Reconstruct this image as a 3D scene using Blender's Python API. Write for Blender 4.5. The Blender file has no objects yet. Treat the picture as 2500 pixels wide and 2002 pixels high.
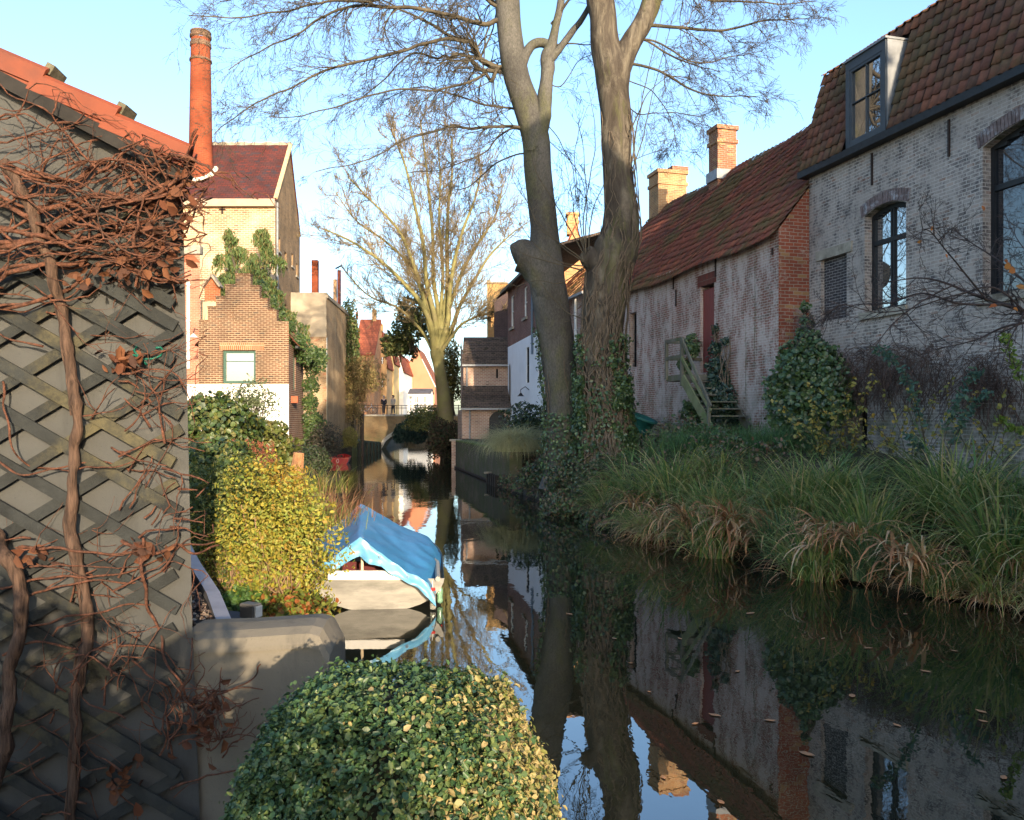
import bpy, bmesh, math, random
import numpy as np
from mathutils import Vector, Matrix, noise as mnoise

# ------------------------------------------------------------------ camera, sky, sun
sc = bpy.context.scene
col = sc.collection
H, F, HX, HY = 2.4, 2000.0, 1250.0, 1030.0          # eye height; focal length and horizon as measured on the photograph

cam_data = bpy.data.cameras.new('camera'); cam = bpy.data.objects.new('camera', cam_data); col.objects.link(cam)
cam.location = (0, 0, H); cam.rotation_euler = (math.radians(90), 0, 0)
cam_data.sensor_width = 36; cam_data.lens = 36 * F / 2500; cam_data.shift_y = (HY - 1001) / 2500
cam_data.clip_end = 3000
sc.camera = cam

SUN_EL = math.radians(11.0); SUN_AZ = math.atan2(0.32, -0.95)      # direction TO the sun: behind the viewer, a little to the right
sdir = Vector((0.32, -0.95, 0)).normalized() * math.cos(SUN_EL) + Vector((0, 0, math.sin(SUN_EL)))
world = bpy.data.worlds.new('World'); sc.world = world; world.use_nodes = True
wn = world.node_tree.nodes; wl = world.node_tree.links
sky = wn.new('ShaderNodeTexSky'); sky.sky_type = 'NISHITA'; sky.sun_disc = False
sky.sun_elevation = SUN_EL; sky.sun_rotation = math.atan2(sdir.x, sdir.y)
sky.air_density = 1.0; sky.dust_density = 2.0; sky.ozone_density = 2.6
wl.new(sky.outputs[0], wn['Background'].inputs[0]); wn['Background'].inputs[1].default_value = 0.115
sun_d = bpy.data.lights.new('sun', 'SUN'); sun = bpy.data.objects.new('sun', sun_d); col.objects.link(sun)
sun_d.energy = 2.0; sun_d.angle = math.radians(0.5); sun_d.color = (1.0, 0.80, 0.56)
sun.rotation_euler = sdir.to_track_quat('Z', 'Y').to_euler(); sun.location = (10, -30, 30)
sc.view_settings.view_transform = 'Standard'; sc.view_settings.look = 'None'
sc.view_settings.exposure = 2.34; sc.view_settings.gamma = 1
sc.cycles.max_bounces = 6; sc.cycles.diffuse_bounces = 4; sc.cycles.glossy_bounces = 3
sc.cycles.transmission_bounces = 4; sc.cycles.transparent_max_bounces = 6

# ------------------------------------------------------------------ helpers
R = random.Random(11)
NP = np.random.RandomState(5)
def at(px, py, Y): return Vector(((px - HX) / F * Y, Y, H + (HY - py) / F * Y))
def rad(w, Y): return w / 2 / F * Y

def tag(o, label=None, cat=None, group=None, kind=None):
    if label: o['label'] = label
    if cat: o['category'] = cat
    if group: o['group'] = group
    if kind: o['kind'] = kind
    return o
def thing(name, label, cat, loc=(0, 0, 0), group=None):
    o = bpy.data.objects.new(name, None); col.objects.link(o); o.location = loc
    o.empty_display_size = .2
    return tag(o, label, cat, group)
def link(name, me, mat, parent=None, label=None):
    o = bpy.data.objects.new(name, me); col.objects.link(o)
    if mat is not None:
        for m in (mat if isinstance(mat, (list, tuple)) else [mat]): me.materials.append(m)
    if parent is not None:
        o.parent = parent
        if parent.type == 'EMPTY': o.matrix_parent_inverse = Matrix.Translation(-parent.location)
    if label: o['label'] = label
    return o
def dup(root, loc, rotz=0, scale=1, label=None):
    r = root.copy(); col.objects.link(r); r.location = loc; r.rotation_euler = (0, 0, rotz); r.scale = (scale,) * 3
    if label: r['label'] = label
    for ch in list(root.children):
        c = ch.copy(); col.objects.link(c); c.parent = r
        for g in ch.children:
            d = g.copy(); col.objects.link(d); d.parent = c
    return r

def metric_uv(me):
    """UVs in metres on every face: u along the horizontal, v up the face."""
    n = len(me.loops)
    if not n: return
    uv = me.uv_layers.new(name='UVMap')
    co = np.empty(len(me.vertices) * 3, np.float32); me.vertices.foreach_get('co', co); co = co.reshape(-1, 3)
    vi = np.empty(n, np.int32); me.loops.foreach_get('vertex_index', vi)
    npoly = len(me.polygons)
    nr = np.empty(npoly * 3, np.float32); me.polygons.foreach_get('normal', nr); nr = nr.reshape(-1, 3)
    ls = np.empty(npoly, np.int32); me.polygons.foreach_get('loop_start', ls)
    lt = np.empty(npoly, np.int32); me.polygons.foreach_get('loop_total', lt)
    pid = np.repeat(np.arange(npoly), lt)
    t = np.stack([-nr[:, 1], nr[:, 0], np.zeros(npoly)], 1)
    ln = np.linalg.norm(t, axis=1); flat = ln < 1e-3
    t[flat] = (1, 0, 0); ln[flat] = 1; t /= ln[:, None]
    t *= np.where(t @ np.array((1, .37, 0)) < 0, -1, 1)[:, None]
    b = np.cross(nr, t); b *= np.where(b[:, 2] < -1e-4, -1, 1)[:, None]
    p = co[vi]
    out = np.stack([(p * t[pid]).sum(1), (p * b[pid]).sum(1)], 1).astype(np.float32)
    uv.data.foreach_set('uv', out.ravel())

class MB:
    def __init__(s): s.v = []; s.f = []
    def add(s, vs, fs):
        k = len(s.v); s.v += [tuple(p) for p in vs]; s.f += [tuple(i + k for i in f) for f in fs]; return s
    def poly(s, *pts): return s.add(pts, [tuple(range(len(pts)))])
    def box(s, c, size, rotz=0.0, M=None):
        x, y, z = [a / 2 for a in size]
        vs = [Vector((i * x, j * y, k * z)) for i in (-1, 1) for j in (-1, 1) for k in (-1, 1)]
        m = M if M is not None else Matrix.Rotation(rotz, 3, 'Z')
        c = Vector(c)
        return s.add([m @ v + c for v in vs], [(0, 1, 3, 2), (4, 6, 7, 5), (0, 4, 5, 1), (2, 3, 7, 6), (0, 2, 6, 4), (1, 5, 7, 3)])
    def beam(s, a, b, w, t, up=(0, 0, 1)):
        a, b = Vector(a), Vector(b); d = b - a; L = d.length; d.normalize()
        up = Vector(up)
        if abs(d.dot(up)) > .99: up = Vector((0, 1, 0))
        x = d.cross(up).normalized(); z = x.cross(d)
        return s.box((a + b) / 2, (w, L, t), M=Matrix((x, d, z)).transposed())
    def prism(s, pts, off):
        n = len(pts); off = Vector(off)
        vs = [Vector(p) for p in pts] + [Vector(p) + off for p in pts]
        return s.add(vs, [tuple(range(n))[::-1], tuple(range(n, 2 * n))] + [(i, (i + 1) % n, n + (i + 1) % n, n + i) for i in range(n)])
    def tube(s, pts, radii, n=6, cap=True):
        V, Fq = tube_arrays(pts, radii, n)
        k = len(s.v); s.v += [tuple(p) for p in V]; s.f += [tuple(int(i) + k for i in f) for f in Fq]
        if cap:
            m = len(pts); s.f.append(tuple(range(k + n - 1, k - 1, -1))); s.f.append(tuple(range(k + (m - 1) * n, k + m * n)))
        return s
    def build(s, name, mat, parent=None, label=None, smooth=False, bevel=0, jit=0):
        me = bpy.data.meshes.new(name); me.from_pydata(s.v, [], s.f); me.update()
        bm = bmesh.new(); bm.from_mesh(me)
        bmesh.ops.recalc_face_normals(bm, faces=bm.faces)
        if bevel:
            bmesh.ops.bevel(bm, geom=[e for e in bm.edges], offset=bevel, segments=2, affect='EDGES', clamp_overlap=True)
        bm.to_mesh(me); bm.free()
        if smooth: me.shade_smooth()
        metric_uv(me)
        return link(name, me, mat, parent, label)
    def solo(s, name, mat, label, cat, group=None, kind=None, **k):
        return tag(s.build(name, mat, **k), label, cat, group, kind)

def tube_arrays(pts, radii, n):
    P = np.array([tuple(p) for p in pts], float); m = len(P)
    r = np.array(radii, float) if np.ndim(radii) else np.full(m, float(radii))
    T = np.gradient(P, axis=0); T /= np.linalg.norm(T, axis=1)[:, None] + 1e-9
    ref = np.array((0.13, 0.21, 1.0)); ref /= np.linalg.norm(ref)
    if abs((T @ ref)).max() > .97: ref = np.array((1.0, .2, .1)); ref /= np.linalg.norm(ref)
    X = np.cross(T, ref); X /= np.linalg.norm(X, axis=1)[:, None] + 1e-9
    Yv = np.cross(T, X)
    a = np.arange(n) * 2 * math.pi / n
    V = P[:, None] + r[:, None, None] * (X[:, None] * np.cos(a)[None, :, None] + Yv[:, None] * np.sin(a)[None, :, None])
    i = np.arange(m - 1)[:, None] * n; j = np.arange(n)[None]; j2 = (j + 1) % n
    Fq = np.stack([i + j, i + j2, i + n + j2, i + n + j], 2).reshape(-1, 4)
    return V.reshape(-1, 3), Fq

class QB:
    """quad soup in numpy, for thousands of leaves, blades or twigs"""
    def __init__(s): s.V = []; s.F = []; s.n = 0
    def add(s, V, Fq): s.V.append(V); s.F.append(Fq + s.n); s.n += len(V); return s
    def tube(s, pts, radii, n=3): return s.add(*tube_arrays(pts, radii, n))
    def build(s, name, mat, parent=None, label=None, smooth=False, uv=False):
        V = np.concatenate(s.V).astype(np.float32); Fq = np.concatenate(s.F).astype(np.int32)
        me = bpy.data.meshes.new(name); m = len(Fq)
        me.vertices.add(len(V)); me.vertices.foreach_set('co', V.ravel())
        me.loops.add(m * 4); me.loops.foreach_set('vertex_index', Fq.ravel())
        me.polygons.add(m); me.polygons.foreach_set('loop_start', np.arange(m, dtype=np.int32) * 4)
        me.update(calc_edges=True)
        if smooth: me.shade_smooth()
        if uv: metric_uv(me)
        return link(name, me, mat, parent, label)

def unit(a): return a / (np.linalg.norm(a, axis=-1, keepdims=True) + 1e-9)
def leaves(P, N, size, aspect=.5, jit=.8, size_var=.4, down=0.0):
    """one rhombic leaf at each point, its blade roughly perpendicular to N"""
    n = len(P); P = np.asarray(P, float)
    Nn = unit(np.asarray(N, float) + NP.normal(0, jit, (n, 3)))
    A = NP.normal(0, 1, (n, 3)); A[:, 2] -= down * 3
    A = unit(A - (A * Nn).sum(1)[:, None] * Nn); B = np.cross(Nn, A)
    L = (size * (1 + NP.uniform(-size_var, size_var, n)))[:, None]
    w = L * aspect * .5 * (1 + NP.uniform(-.2, .2, (n, 1))); fold = Nn * L * NP.uniform(.02, .22, (n, 1)); curl = Nn * L * NP.uniform(-.18, .05, (n, 1))
    V = np.stack([P - A * L * .5, P - A * L * .2 + B * w + fold, P + A * L * .22 + B * w * .85 + fold + curl * .4, P + A * L * .5 + curl, P + A * L * .22 - B * w * .85 + fold + curl * .4, P - A * L * .2 - B * w + fold], 1).reshape(-1, 3)
    b = (np.arange(n) * 6)[:, None]
    return V, np.concatenate([b + np.array([[0, 1, 2, 3]]), b + np.array([[0, 3, 4, 5]])], 0)
def blob_points(n, c, r, shell=.55, lump=.35, seed=0, bottom=-1.0):
    """points near the surface of a lumpy ellipsoid"""
    d = unit(NP.normal(0, 1, (n * 2, 3))); d = d[d[:, 2] > bottom][:n]; n = len(d)
    k = np.array([mnoise.noise(Vector((x * 1.9 + seed * 7.1, y * 1.9 - seed, z * 1.9))) for x, y, z in d])
    k2 = np.array([mnoise.noise(Vector((x * 5 - seed, y * 5, z * 5 + seed * 3))) for x, y, z in d])
    rr = (1 + lump * k + lump * .5 * k2) * (1 - shell * NP.uniform(0, 1, n) ** 2)
    return np.asarray(c) + d * np.asarray(r) * rr[:, None], d
def blades(P, head, length, width, lean, droop, seg=5, twist=0.0):
    """curved grass blades: base points, heading angles, starting lean from vertical, droop"""
    n = len(P); t = np.linspace(0, 1, seg + 1)
    ang = lean[:, None] + droop[:, None] * t[None] ** 1.3
    st = (length / seg)[:, None]
    dx = np.sin(ang) * st; dz = np.cos(ang) * st
    x = np.concatenate([np.zeros((n, 1)), np.cumsum(dx[:, :-1], 1)], 1); z = np.concatenate([np.zeros((n, 1)), np.cumsum(dz[:, :-1], 1)], 1)
    h = np.stack([np.cos(head), np.sin(head), np.zeros(n)], 1); s = np.stack([-np.sin(head), np.cos(head), np.zeros(n)], 1)
    C = P[:, None] + h[:, None] * x[..., None] + np.array((0, 0, 1.0)) * z[..., None]
    w = width[:, None] * (1 - t[None] ** 2 * .92) * .5
    s = s + h * NP.uniform(-.5, .5, (n, 1)) + np.array((0, 0, 1.0)) * NP.uniform(-.3, .3, (n, 1))
    A = C + s[:, None] * w[..., None]; B = C - s[:, None] * w[..., None]
    V = np.stack([A, B], 2).reshape(-1, 3)
    base = (np.arange(n) * (seg + 1) * 2)[:, None] + (np.arange(seg) * 2)[None]
    Fq = np.stack([base, base + 1, base + 3, base + 2], 2).reshape(-1, 4)
    return V, Fq

# ------------------------------------------------------------------ materials
class NT:
    def __init__(s, name):
        s.m = bpy.data.materials.new(name); s.m.use_nodes = True
        s.n = s.m.node_tree.nodes; s.l = s.m.node_tree.links
        s.b = s.n['Principled BSDF']
    def new(s, t, **k):
        x = s.n.new(t)
        for a, v in k.items(): setattr(x, a, v)
        return x
    def put(s, sock, v):
        if hasattr(v, 'is_output'): s.l.new(v, sock)
        else:
            if isinstance(v, (tuple, list)) and len(v) == 3 and sock.type == 'RGBA': v = (*v, 1)
            sock.default_value = v
    def coord(s, kind='Object', scale=(1, 1, 1)):
        tc = s.new('ShaderNodeTexCoord'); mp = s.new('ShaderNodeMapping'); mp.inputs['Scale'].default_value = scale
        s.l.new(tc.outputs[kind], mp.inputs[0]); return mp.outputs[0]
    def noise(s, vec, scale=5, detail=4, rough=.55, dist=0):
        x = s.new('ShaderNodeTexNoise'); s.put(x.inputs['Vector'], vec); x.inputs['Scale'].default_value = scale
        x.inputs['Detail'].default_value = detail; x.inputs['Roughness'].default_value = rough; x.inputs['Distortion'].default_value = dist
        return x.outputs[0]
    def ramp(s, fac, stops, interp='LINEAR'):
        x = s.new('ShaderNodeValToRGB'); s.put(x.inputs[0], fac); e = x.color_ramp.elements; x.color_ramp.interpolation = interp
        while len(e) < len(stops): e.new(0.5)
        for el, (p, c) in zip(e, stops): el.position = p; el.color = (*c, 1) if not np.isscalar(c) else (c, c, c, 1)
        return x.outputs[0]
    def step(s, fac, lo, hi):
        x = s.new('ShaderNodeMapRange'); x.interpolation_type = 'SMOOTHSTEP'; s.put(x.inputs[0], fac)
        x.inputs[1].default_value = lo; x.inputs[2].default_value = hi; return x.outputs[0]
    def mix(s, fac, a, b, mode='MIX'):
        x = s.new('ShaderNodeMix', data_type='RGBA', blend_type=mode); s.put(x.inputs[0], fac); s.put(x.inputs[6], a); s.put(x.inputs[7], b)
        return x.outputs[2]
    def math(s, op, a, b=0.0):
        x = s.new('ShaderNodeMath', operation=op); s.put(x.inputs[0], a); s.put(x.inputs[1], b); return x.outputs[0]
    def bump(s, h, strength=.3, dist=.02):
        x = s.new('ShaderNodeBump'); s.put(x.inputs['Height'], h); x.inputs['Strength'].default_value = strength; x.inputs['Distance'].default_value = dist
        s.l.new(x.outputs[0], s.b.inputs['Normal'])
    def out(s, colr, rough=.85, spec=.25):
        s.put(s.b.inputs['Base Color'], colr); s.put(s.b.inputs['Roughness'], rough); s.b.inputs['Specular IOR Level'].default_value = spec
        return s.m
    def island(s): return s.new('ShaderNodeNewGeometry').outputs['Random Per Island']

def plain(name, c, var=.25, scale=4, rough=.8, spec=.25, bump=.15, bscale=None, stretch=(1, 1, 1), metal=0, dirt=None):
    t = NT(name); v = t.coord('Object', stretch)
    n = t.noise(v, scale, 6, .6)
    lo = tuple(x * (1 - var) for x in c); hi = tuple(min(1, x * (1 + var)) for x in c)
    cc = t.ramp(n, [(.3, lo), (.7, hi)])
    if dirt: cc = t.mix(t.step(t.noise(v, scale * .4, 8, .7), .5, .68), cc, dirt)
    if bump: t.bump(t.noise(v, bscale or scale * 6, 5, .6), bump, .01)
    t.b.inputs['Metallic'].default_value = metal
    return t.out(cc, rough, spec)
def leafmat(name, cols, rough=.5, spec=.35, trans=.3, var=.0):
    t = NT(name); k = t.island()
    cc = t.ramp(k, [((i + .5) / len(cols), c) for i, c in enumerate(cols)])
    t.out(cc, rough, spec)
    if trans:
        tr = t.new('ShaderNodeBsdfTranslucent'); t.put(tr.inputs[0], cc)
        mx = t.new('ShaderNodeMixShader'); mx.inputs[0].default_value = trans
        o = t.n['Material Output']; t.l.new(t.b.outputs[0], mx.inputs[1]); t.l.new(tr.outputs[0], mx.inputs[2]); t.l.new(mx.outputs[0], o.inputs[0])
    return t.m
def brick(name, c1, c2, mortar, wash=None, amt=0, thr=(.45, .62), wscale=(1.6, 1.6), moss=0, moss_z=(3.5, 1.2), soot=None, soot_amt=0, w=.21, row=.068, msize=.007, bump=.5, streaks=None, third=None, low=None):
    t = NT(name); uv = t.coord('UV')
    wob = t.new('ShaderNodeVectorMath', operation='SCALE')
    nz = t.new('ShaderNodeTexNoise'); t.l.new(uv, nz.inputs['Vector']); nz.inputs['Scale'].default_value = 3.5; nz.inputs['Detail'].default_value = 3
    sub = t.new('ShaderNodeVectorMath', operation='SUBTRACT'); t.l.new(nz.outputs['Color'], sub.inputs[0]); sub.inputs[1].default_value = (.5, .5, .5)
    t.l.new(sub.outputs[0], wob.inputs[0]); wob.inputs['Scale'].default_value = .035
    ad = t.new('ShaderNodeVectorMath', operation='ADD'); t.l.new(uv, ad.inputs[0]); t.l.new(wob.outputs[0], ad.inputs[1])
    br = t.new('ShaderNodeTexBrick'); t.l.new(ad.outputs[0], br.inputs['Vector'])
    t.put(br.inputs['Color1'], c1); t.put(br.inputs['Color2'], c2); t.put(br.inputs['Mortar'], mortar)
    br.inputs['Scale'].default_value = 1; br.inputs['Mortar Size'].default_value = msize; br.inputs['Mortar Smooth'].default_value = .25
    br.inputs['Brick Width'].default_value = w; br.inputs['Row Height'].default_value = row
    cc = br.outputs['Color']
    if third:
        vo = t.new('ShaderNodeTexBrick'); t.l.new(ad.outputs[0], vo.inputs['Vector'])
        t.put(vo.inputs['Color1'], (0, 0, 0)); t.put(vo.inputs['Color2'], (1, 1, 1)); t.put(vo.inputs['Mortar'], (0, 0, 0)); vo.offset = .5
        vo.inputs['Scale'].default_value = 1; vo.inputs['Mortar Size'].default_value = msize; vo.inputs['Bias'].default_value = -.25
        vo.inputs['Brick Width'].default_value = w; vo.inputs['Row Height'].default_value = row
        cc = t.mix(t.step(vo.outputs['Color'], .62, .72), cc, third)
    tone = t.ramp(t.noise(uv, .9, 7, .62), [(.3, .72), (.7, 1.22)])
    cc = t.mix(1.0, cc, tone, 'MULTIPLY')
    h = t.math('MULTIPLY', br.outputs['Fac'], -1.0)
    if low:   # a different finish below a height
        sep = t.new('ShaderNodeSeparateXYZ'); t.l.new(uv, sep.inputs[0])
        wobz = t.math('ADD', sep.outputs[1], t.math('MULTIPLY', t.noise(uv, 1.5, 3), low[2]))
        cc = t.mix(t.step(wobz, low[1] + .05, low[1] - .05), cc, low[0])
    if soot: cc = t.mix(t.math('MULTIPLY', t.step(t.noise(uv, .55, 7, .7), .42, .66), soot_amt), cc, soot)
    if wash:
        mp = t.coord('UV', (wscale[0], wscale[1], 1))
        a = t.noise(mp, 1.0, 8, .68, .3); b = t.noise(uv, 14, 5, .7); e = t.noise(uv, 60, 2, .6)
        s = t.math('ADD', t.math('MULTIPLY', a, .62), t.math('ADD', t.math('MULTIPLY', b, .28), t.math('MULTIPLY', e, .10)))
        fac = t.math('MULTIPLY', t.step(s, *thr), amt)
        fac = t.math('MULTIPLY', fac, t.math('SUBTRACT', 1.0, t.math('MULTIPLY', br.outputs['Fac'], .25)))
        cc = t.mix(fac, cc, wash)
    if streaks:
        mp = t.coord('UV', (3.0, .10, 1)); a = t.noise(mp, 1.0, 5, .7)
        g = t.noise(uv, 9, 4, .7)
        fac = t.math('MULTIPLY', t.step(t.math('ADD', t.math('MULTIPLY', a, .8), t.math('MULTIPLY', g, .2)), .58, .68), .85)
        cc = t.mix(fac, cc, streaks)
    if moss:
        sep = t.new('ShaderNodeSeparateXYZ'); t.l.new(uv, sep.inputs[0])
        hz = t.step(sep.outputs[1], moss_z[0], moss_z[1])
        n = t.step(t.noise(uv, 1.6, 8, .72), .38, .62)
        cc = t.mix(t.math('MULTIPLY', t.math('MULTIPLY', hz, n), moss), cc, (.065, .075, .03))
    hh = t.math('ADD', h, t.math('MULTIPLY', t.noise(uv, 22, 4, .7), .9))
    t.bump(hh, bump, .012)
    return t.out(cc, .92, .15)
def tilemat(name, cols, moss=0, mosscol=(.05, .055, .02), thr=(.48, .66), spec=.2, rough=.8):
    t = NT(name); k = t.island(); v = t.coord('Object')
    cc = t.ramp(k, [((i + .5) / len(cols), c) for i, c in enumerate(cols)])
    cc = t.mix(1.0, cc, t.ramp(t.noise(v, 9, 6, .7), [(.3, .7), (.7, 1.25)]), 'MULTIPLY')
    if moss: cc = t.mix(t.math('MULTIPLY', t.step(t.noise(v, .55, 8, .72), *thr), moss), cc, mosscol)
    t.bump(t.noise(v, 40, 4, .7), .25, .01)
    return t.out(cc, rough, spec)
def rows(name, c1, c2, gap, w, h, third=None, moss=0):
    return brick(name, c1, c2, gap, w=w, row=h, msize=.012, bump=.7, third=third, moss=moss, moss_z=(100, 99))
def glassmat(name, c=(.012, .014, .018), rough=.02, spec=.9):
    t = NT(name); v = t.coord('Object'); t.bump(t.noise(v, 1.4, 2), .03, .02)
    t.b.inputs['IOR'].default_value = 1.6
    return t.out(c, rough, spec)

def stucco(name, c, stain, light, crack=.6, rough=.93):
    t = NT(name); v = t.coord('Object'); vs_ = t.coord('Object', (1, 1, .16))
    cc = t.ramp(t.noise(v, 1.1, 8, .65), [(.3, tuple(x * .82 for x in c)), (.7, tuple(x * 1.16 for x in c))])
    cc = t.mix(t.math('MULTIPLY', t.step(t.noise(vs_, 5, 6, .7), .5, .72), .55), cc, stain)
    cc = t.mix(t.math('MULTIPLY', t.step(t.noise(v, 2.6, 9, .75), .56, .66), .6), cc, light)
    cc = t.mix(t.math('MULTIPLY', t.step(t.noise(v, 90, 3, .7), .6, .75), .45), cc, stain)
    vo = t.new('ShaderNodeTexVoronoi', feature='DISTANCE_TO_EDGE'); vo.inputs['Scale'].default_value = 2.2
    wv = t.new('ShaderNodeVectorMath', operation='ADD'); nz = t.new('ShaderNodeTexNoise'); t.l.new(v, nz.inputs['Vector']); nz.inputs['Scale'].default_value = 2.5; nz.inputs['Detail'].default_value = 6
    t.l.new(v, wv.inputs[0]); t.l.new(nz.outputs['Color'], wv.inputs[1]); t.l.new(wv.outputs[0], vo.inputs['Vector'])
    ck = t.math('MULTIPLY', t.step(vo.outputs['Distance'], .006, .001), t.step(t.noise(v, 1.7, 3), .52, .6))
    cc = t.mix(t.math('MULTIPLY', ck, crack), cc, tuple(x * .3 for x in c))
    t.bump(t.math('ADD', t.noise(v, 60, 5, .7), t.math('MULTIPLY', t.noise(v, 7, 5, .6), 1.5)), .28, .008)
    return t.out(cc, rough, .2)
m_glass = glassmat('window_glass')
m_mirror = glassmat('bright_window_glass', (.03, .035, .04), .01, 1.0); m_mirror.node_tree.nodes['Principled BSDF'].inputs['IOR'].default_value = 2.6
m_black = plain('black_paint', (.018, .019, .021), .3, 8, .5)
m_dark = plain('dark_void', (.012, .011, .011), .3, 3, .9)
m_iron = plain('rusty_iron', (.03, .02, .017), .4, 20, .75)
m_zinc = plain('zinc', (.23, .24, .25), .2, 6, .5, .4, metal=.3)
m_white = plain('white_paint', (.74, .73, .70), .06, 2, .7)
m_greenpaint = plain('green_paint', (.045, .095, .075), .2, 6, .5)
m_stone = plain('lime_stone', (.30, .27, .22), .25, 5, .9, dirt=(.12, .10, .075))
m_redpaint = plain('red_brown_paint', (.20, .042, .034), .25, 3, .6, stretch=(6, 6, .6))

# ------------------------------------------------------------------ water and ground
def lerp_st(st, y):
    for (x0, y0), (x1, y1) in zip(st, st[1:]):
        if y0 <= y <= y1: return x0 + (x1 - x0) * (y - y0) / (y1 - y0 + 1e-9)
    return st[0][0] if y < st[0][1] else st[-1][0]
RB = [(9.5, 7.2), (7.7, 9.0), (6.35, 10.6), (5.2, 12.2), (3.05, 16.55), (.04, 28.6), (-.54, 31), (-2.96, 42.9), (-3.05, 50), (-3.3, 71), (-3.6, 96)]
RB = [(60, -80), (12.5, 5.0)] + RB
LB = [(.75, -80), (.75, 2.95), (-.75, 3.0), (-.78, 3.75), (-1.25, 5.2), (-1.98, 8.2), (-2.42, 9.7), (-2.9, 12.5), (-4.4, 19), (-6.9, 30), (-9.9, 43), (-10.5, 47), (-10.75, 52), (-11.3, 63), (-11.6, 72), (-12.6, 96)]
def sm(x, a, b):
    t = max(0, min(1, (x - a) / (b - a))); return t * t * (3 - 2 * t)
def zr_target(y): return 1.35 + .55 * sm(y, 14, 20) - .45 * sm(y, 29, 34)
def zr(x, y):
    d = x - lerp_st(RB, y)
    if y > 31: return zr_target(y) + .05 * mnoise.noise(Vector((x, y, 0)))
    return .06 + (zr_target(y) - .06) * sm(d, -.5, 3.4) + (.10 * mnoise.noise(Vector((x * .9, y * .9, 0))) if d > .2 else 0)
def zlft(x, y):
    d = lerp_st(LB, y) - x
    base = .3 if y < 5 else .42 + .5 * sm(d, .3, 4) + .25 * sm(y, 25, 40)
    return base + (.06 * mnoise.noise(Vector((x * .8, y * .8, 3))) if y > 5 else 0)
def bank(name, st, sign, zf, mat):
    ys = sorted(set([round(y, 3) for _, y in st] + [y for y in np.arange(4, 96, .8)] + [-80, -40, -10]))
    ds = [0, .25, .6, 1.1, 1.7, 2.4, 3.2, 4.2, 6, 10, 30, 300]
    V = []; Fs = []
    for y in ys:
        x0 = lerp_st(st, y)
        V.append((x0 - sign * .02, y, -1.2))
        for d in ds:
            x = x0 + sign * d; V.append((x, y, zf(x, y)))
    w = len(ds) + 1
    for i in range(len(ys) - 1):
        for j in range(w - 1): Fs.append((i * w + j, i * w + j + 1, (i + 1) * w + j + 1, (i + 1) * w + j))
    m = MB(); m.add(V, Fs)
    return tag(m.build(name, mat, smooth=False), kind='structure')
m_soil = plain('bank_soil', (.055, .045, .03), .4, 1.6, .95, bump=.6, bscale=7, dirt=(.035, .045, .018))
bank('bank_right', RB, 1, zr, m_soil)
bank('bank_left', LB, -1, zlft, m_soil)
m = MB(); m.poly((-1500, 96, 1.3), (1500, 96, 1.3), (1500, 2500, 1.3), (-1500, 2500, 1.3)); m.poly((-1500, 96, -1.2), (1500, 96, -1.2), (1500, 96, 1.3), (-1500, 96, 1.3))
m.poly((-1500, -300, -1.2), (1500, -300, -1.2), (1500, 96, -1.2), (-1500, 96, -1.2))
tag(m.build('ground', m_soil), kind='structure')
def watermat():
    t = NT('canal_water'); v = t.coord('Object', (1, .55, 1))
    a = t.noise(v, 1.1, 2, .5, .4); b = t.noise(v, 5, 3, .55, .3)
    far = t.new('ShaderNodeSeparateXYZ'); t.l.new(t.coord('Object'), far.inputs[0])
    k = t.math('ADD', .45, t.step(far.outputs[1], 8, 40))
    hgt = t.math('MULTIPLY', t.math('ADD', t.math('MULTIPLY', a, .8), t.math('MULTIPLY', b, .22)), k)
    t.bump(hgt, .15, .05)
    t.b.inputs['IOR'].default_value = 2.2
    film = t.step(t.noise(t.coord('Object', (1, .4, 1)), .55, 7, .7, .8), .5, .68)
    return t.out((.010, .0115, .0065), t.math('ADD', .008, t.math('MULTIPLY', film, .05)), .62)
m = MB(); m.poly((-60, -60, 0), (60, -60, 0), (60, 96, 0), (-60, 96, 0))
tag(m.build('water', watermat()), kind='structure')

# ------------------------------------------------------------------ wall, window and roof builders
Zv = Vector((0, 0, 1))
class Face:
    """a vertical wall plane: origin P0, unit direction d, outward normal n"""
    def __init__(s, P0, d, n): s.P0 = Vector((P0[0], P0[1], 0)); s.d = Vector((d[0], d[1], 0)).normalized(); s.n = Vector((n[0], n[1], 0)).normalized()
    def P(s, u, z, k=0.0): return s.P0 + s.d * u + Zv * z - s.n * k
    def u(s, px):
        k = (px - HX) / F; return (k * s.P0.y - s.P0.x) / (s.d.x - k * s.d.y)
    def uz(s, px, py):
        u = s.u(px); Y = (s.P0 + s.d * u).y; return u, H + (HY - py) / F * Y
    def M(s): return Matrix((s.d, -s.n, Zv)).transposed()
    def box(s, mb, u0, u1, z0, z1, k0, k1):
        mb.box(s.P((u0 + u1) / 2, (z0 + z1) / 2, (k0 + k1) / 2), (abs(u1 - u0), abs(k1 - k0), abs(z1 - z0)), M=s.M())
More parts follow.
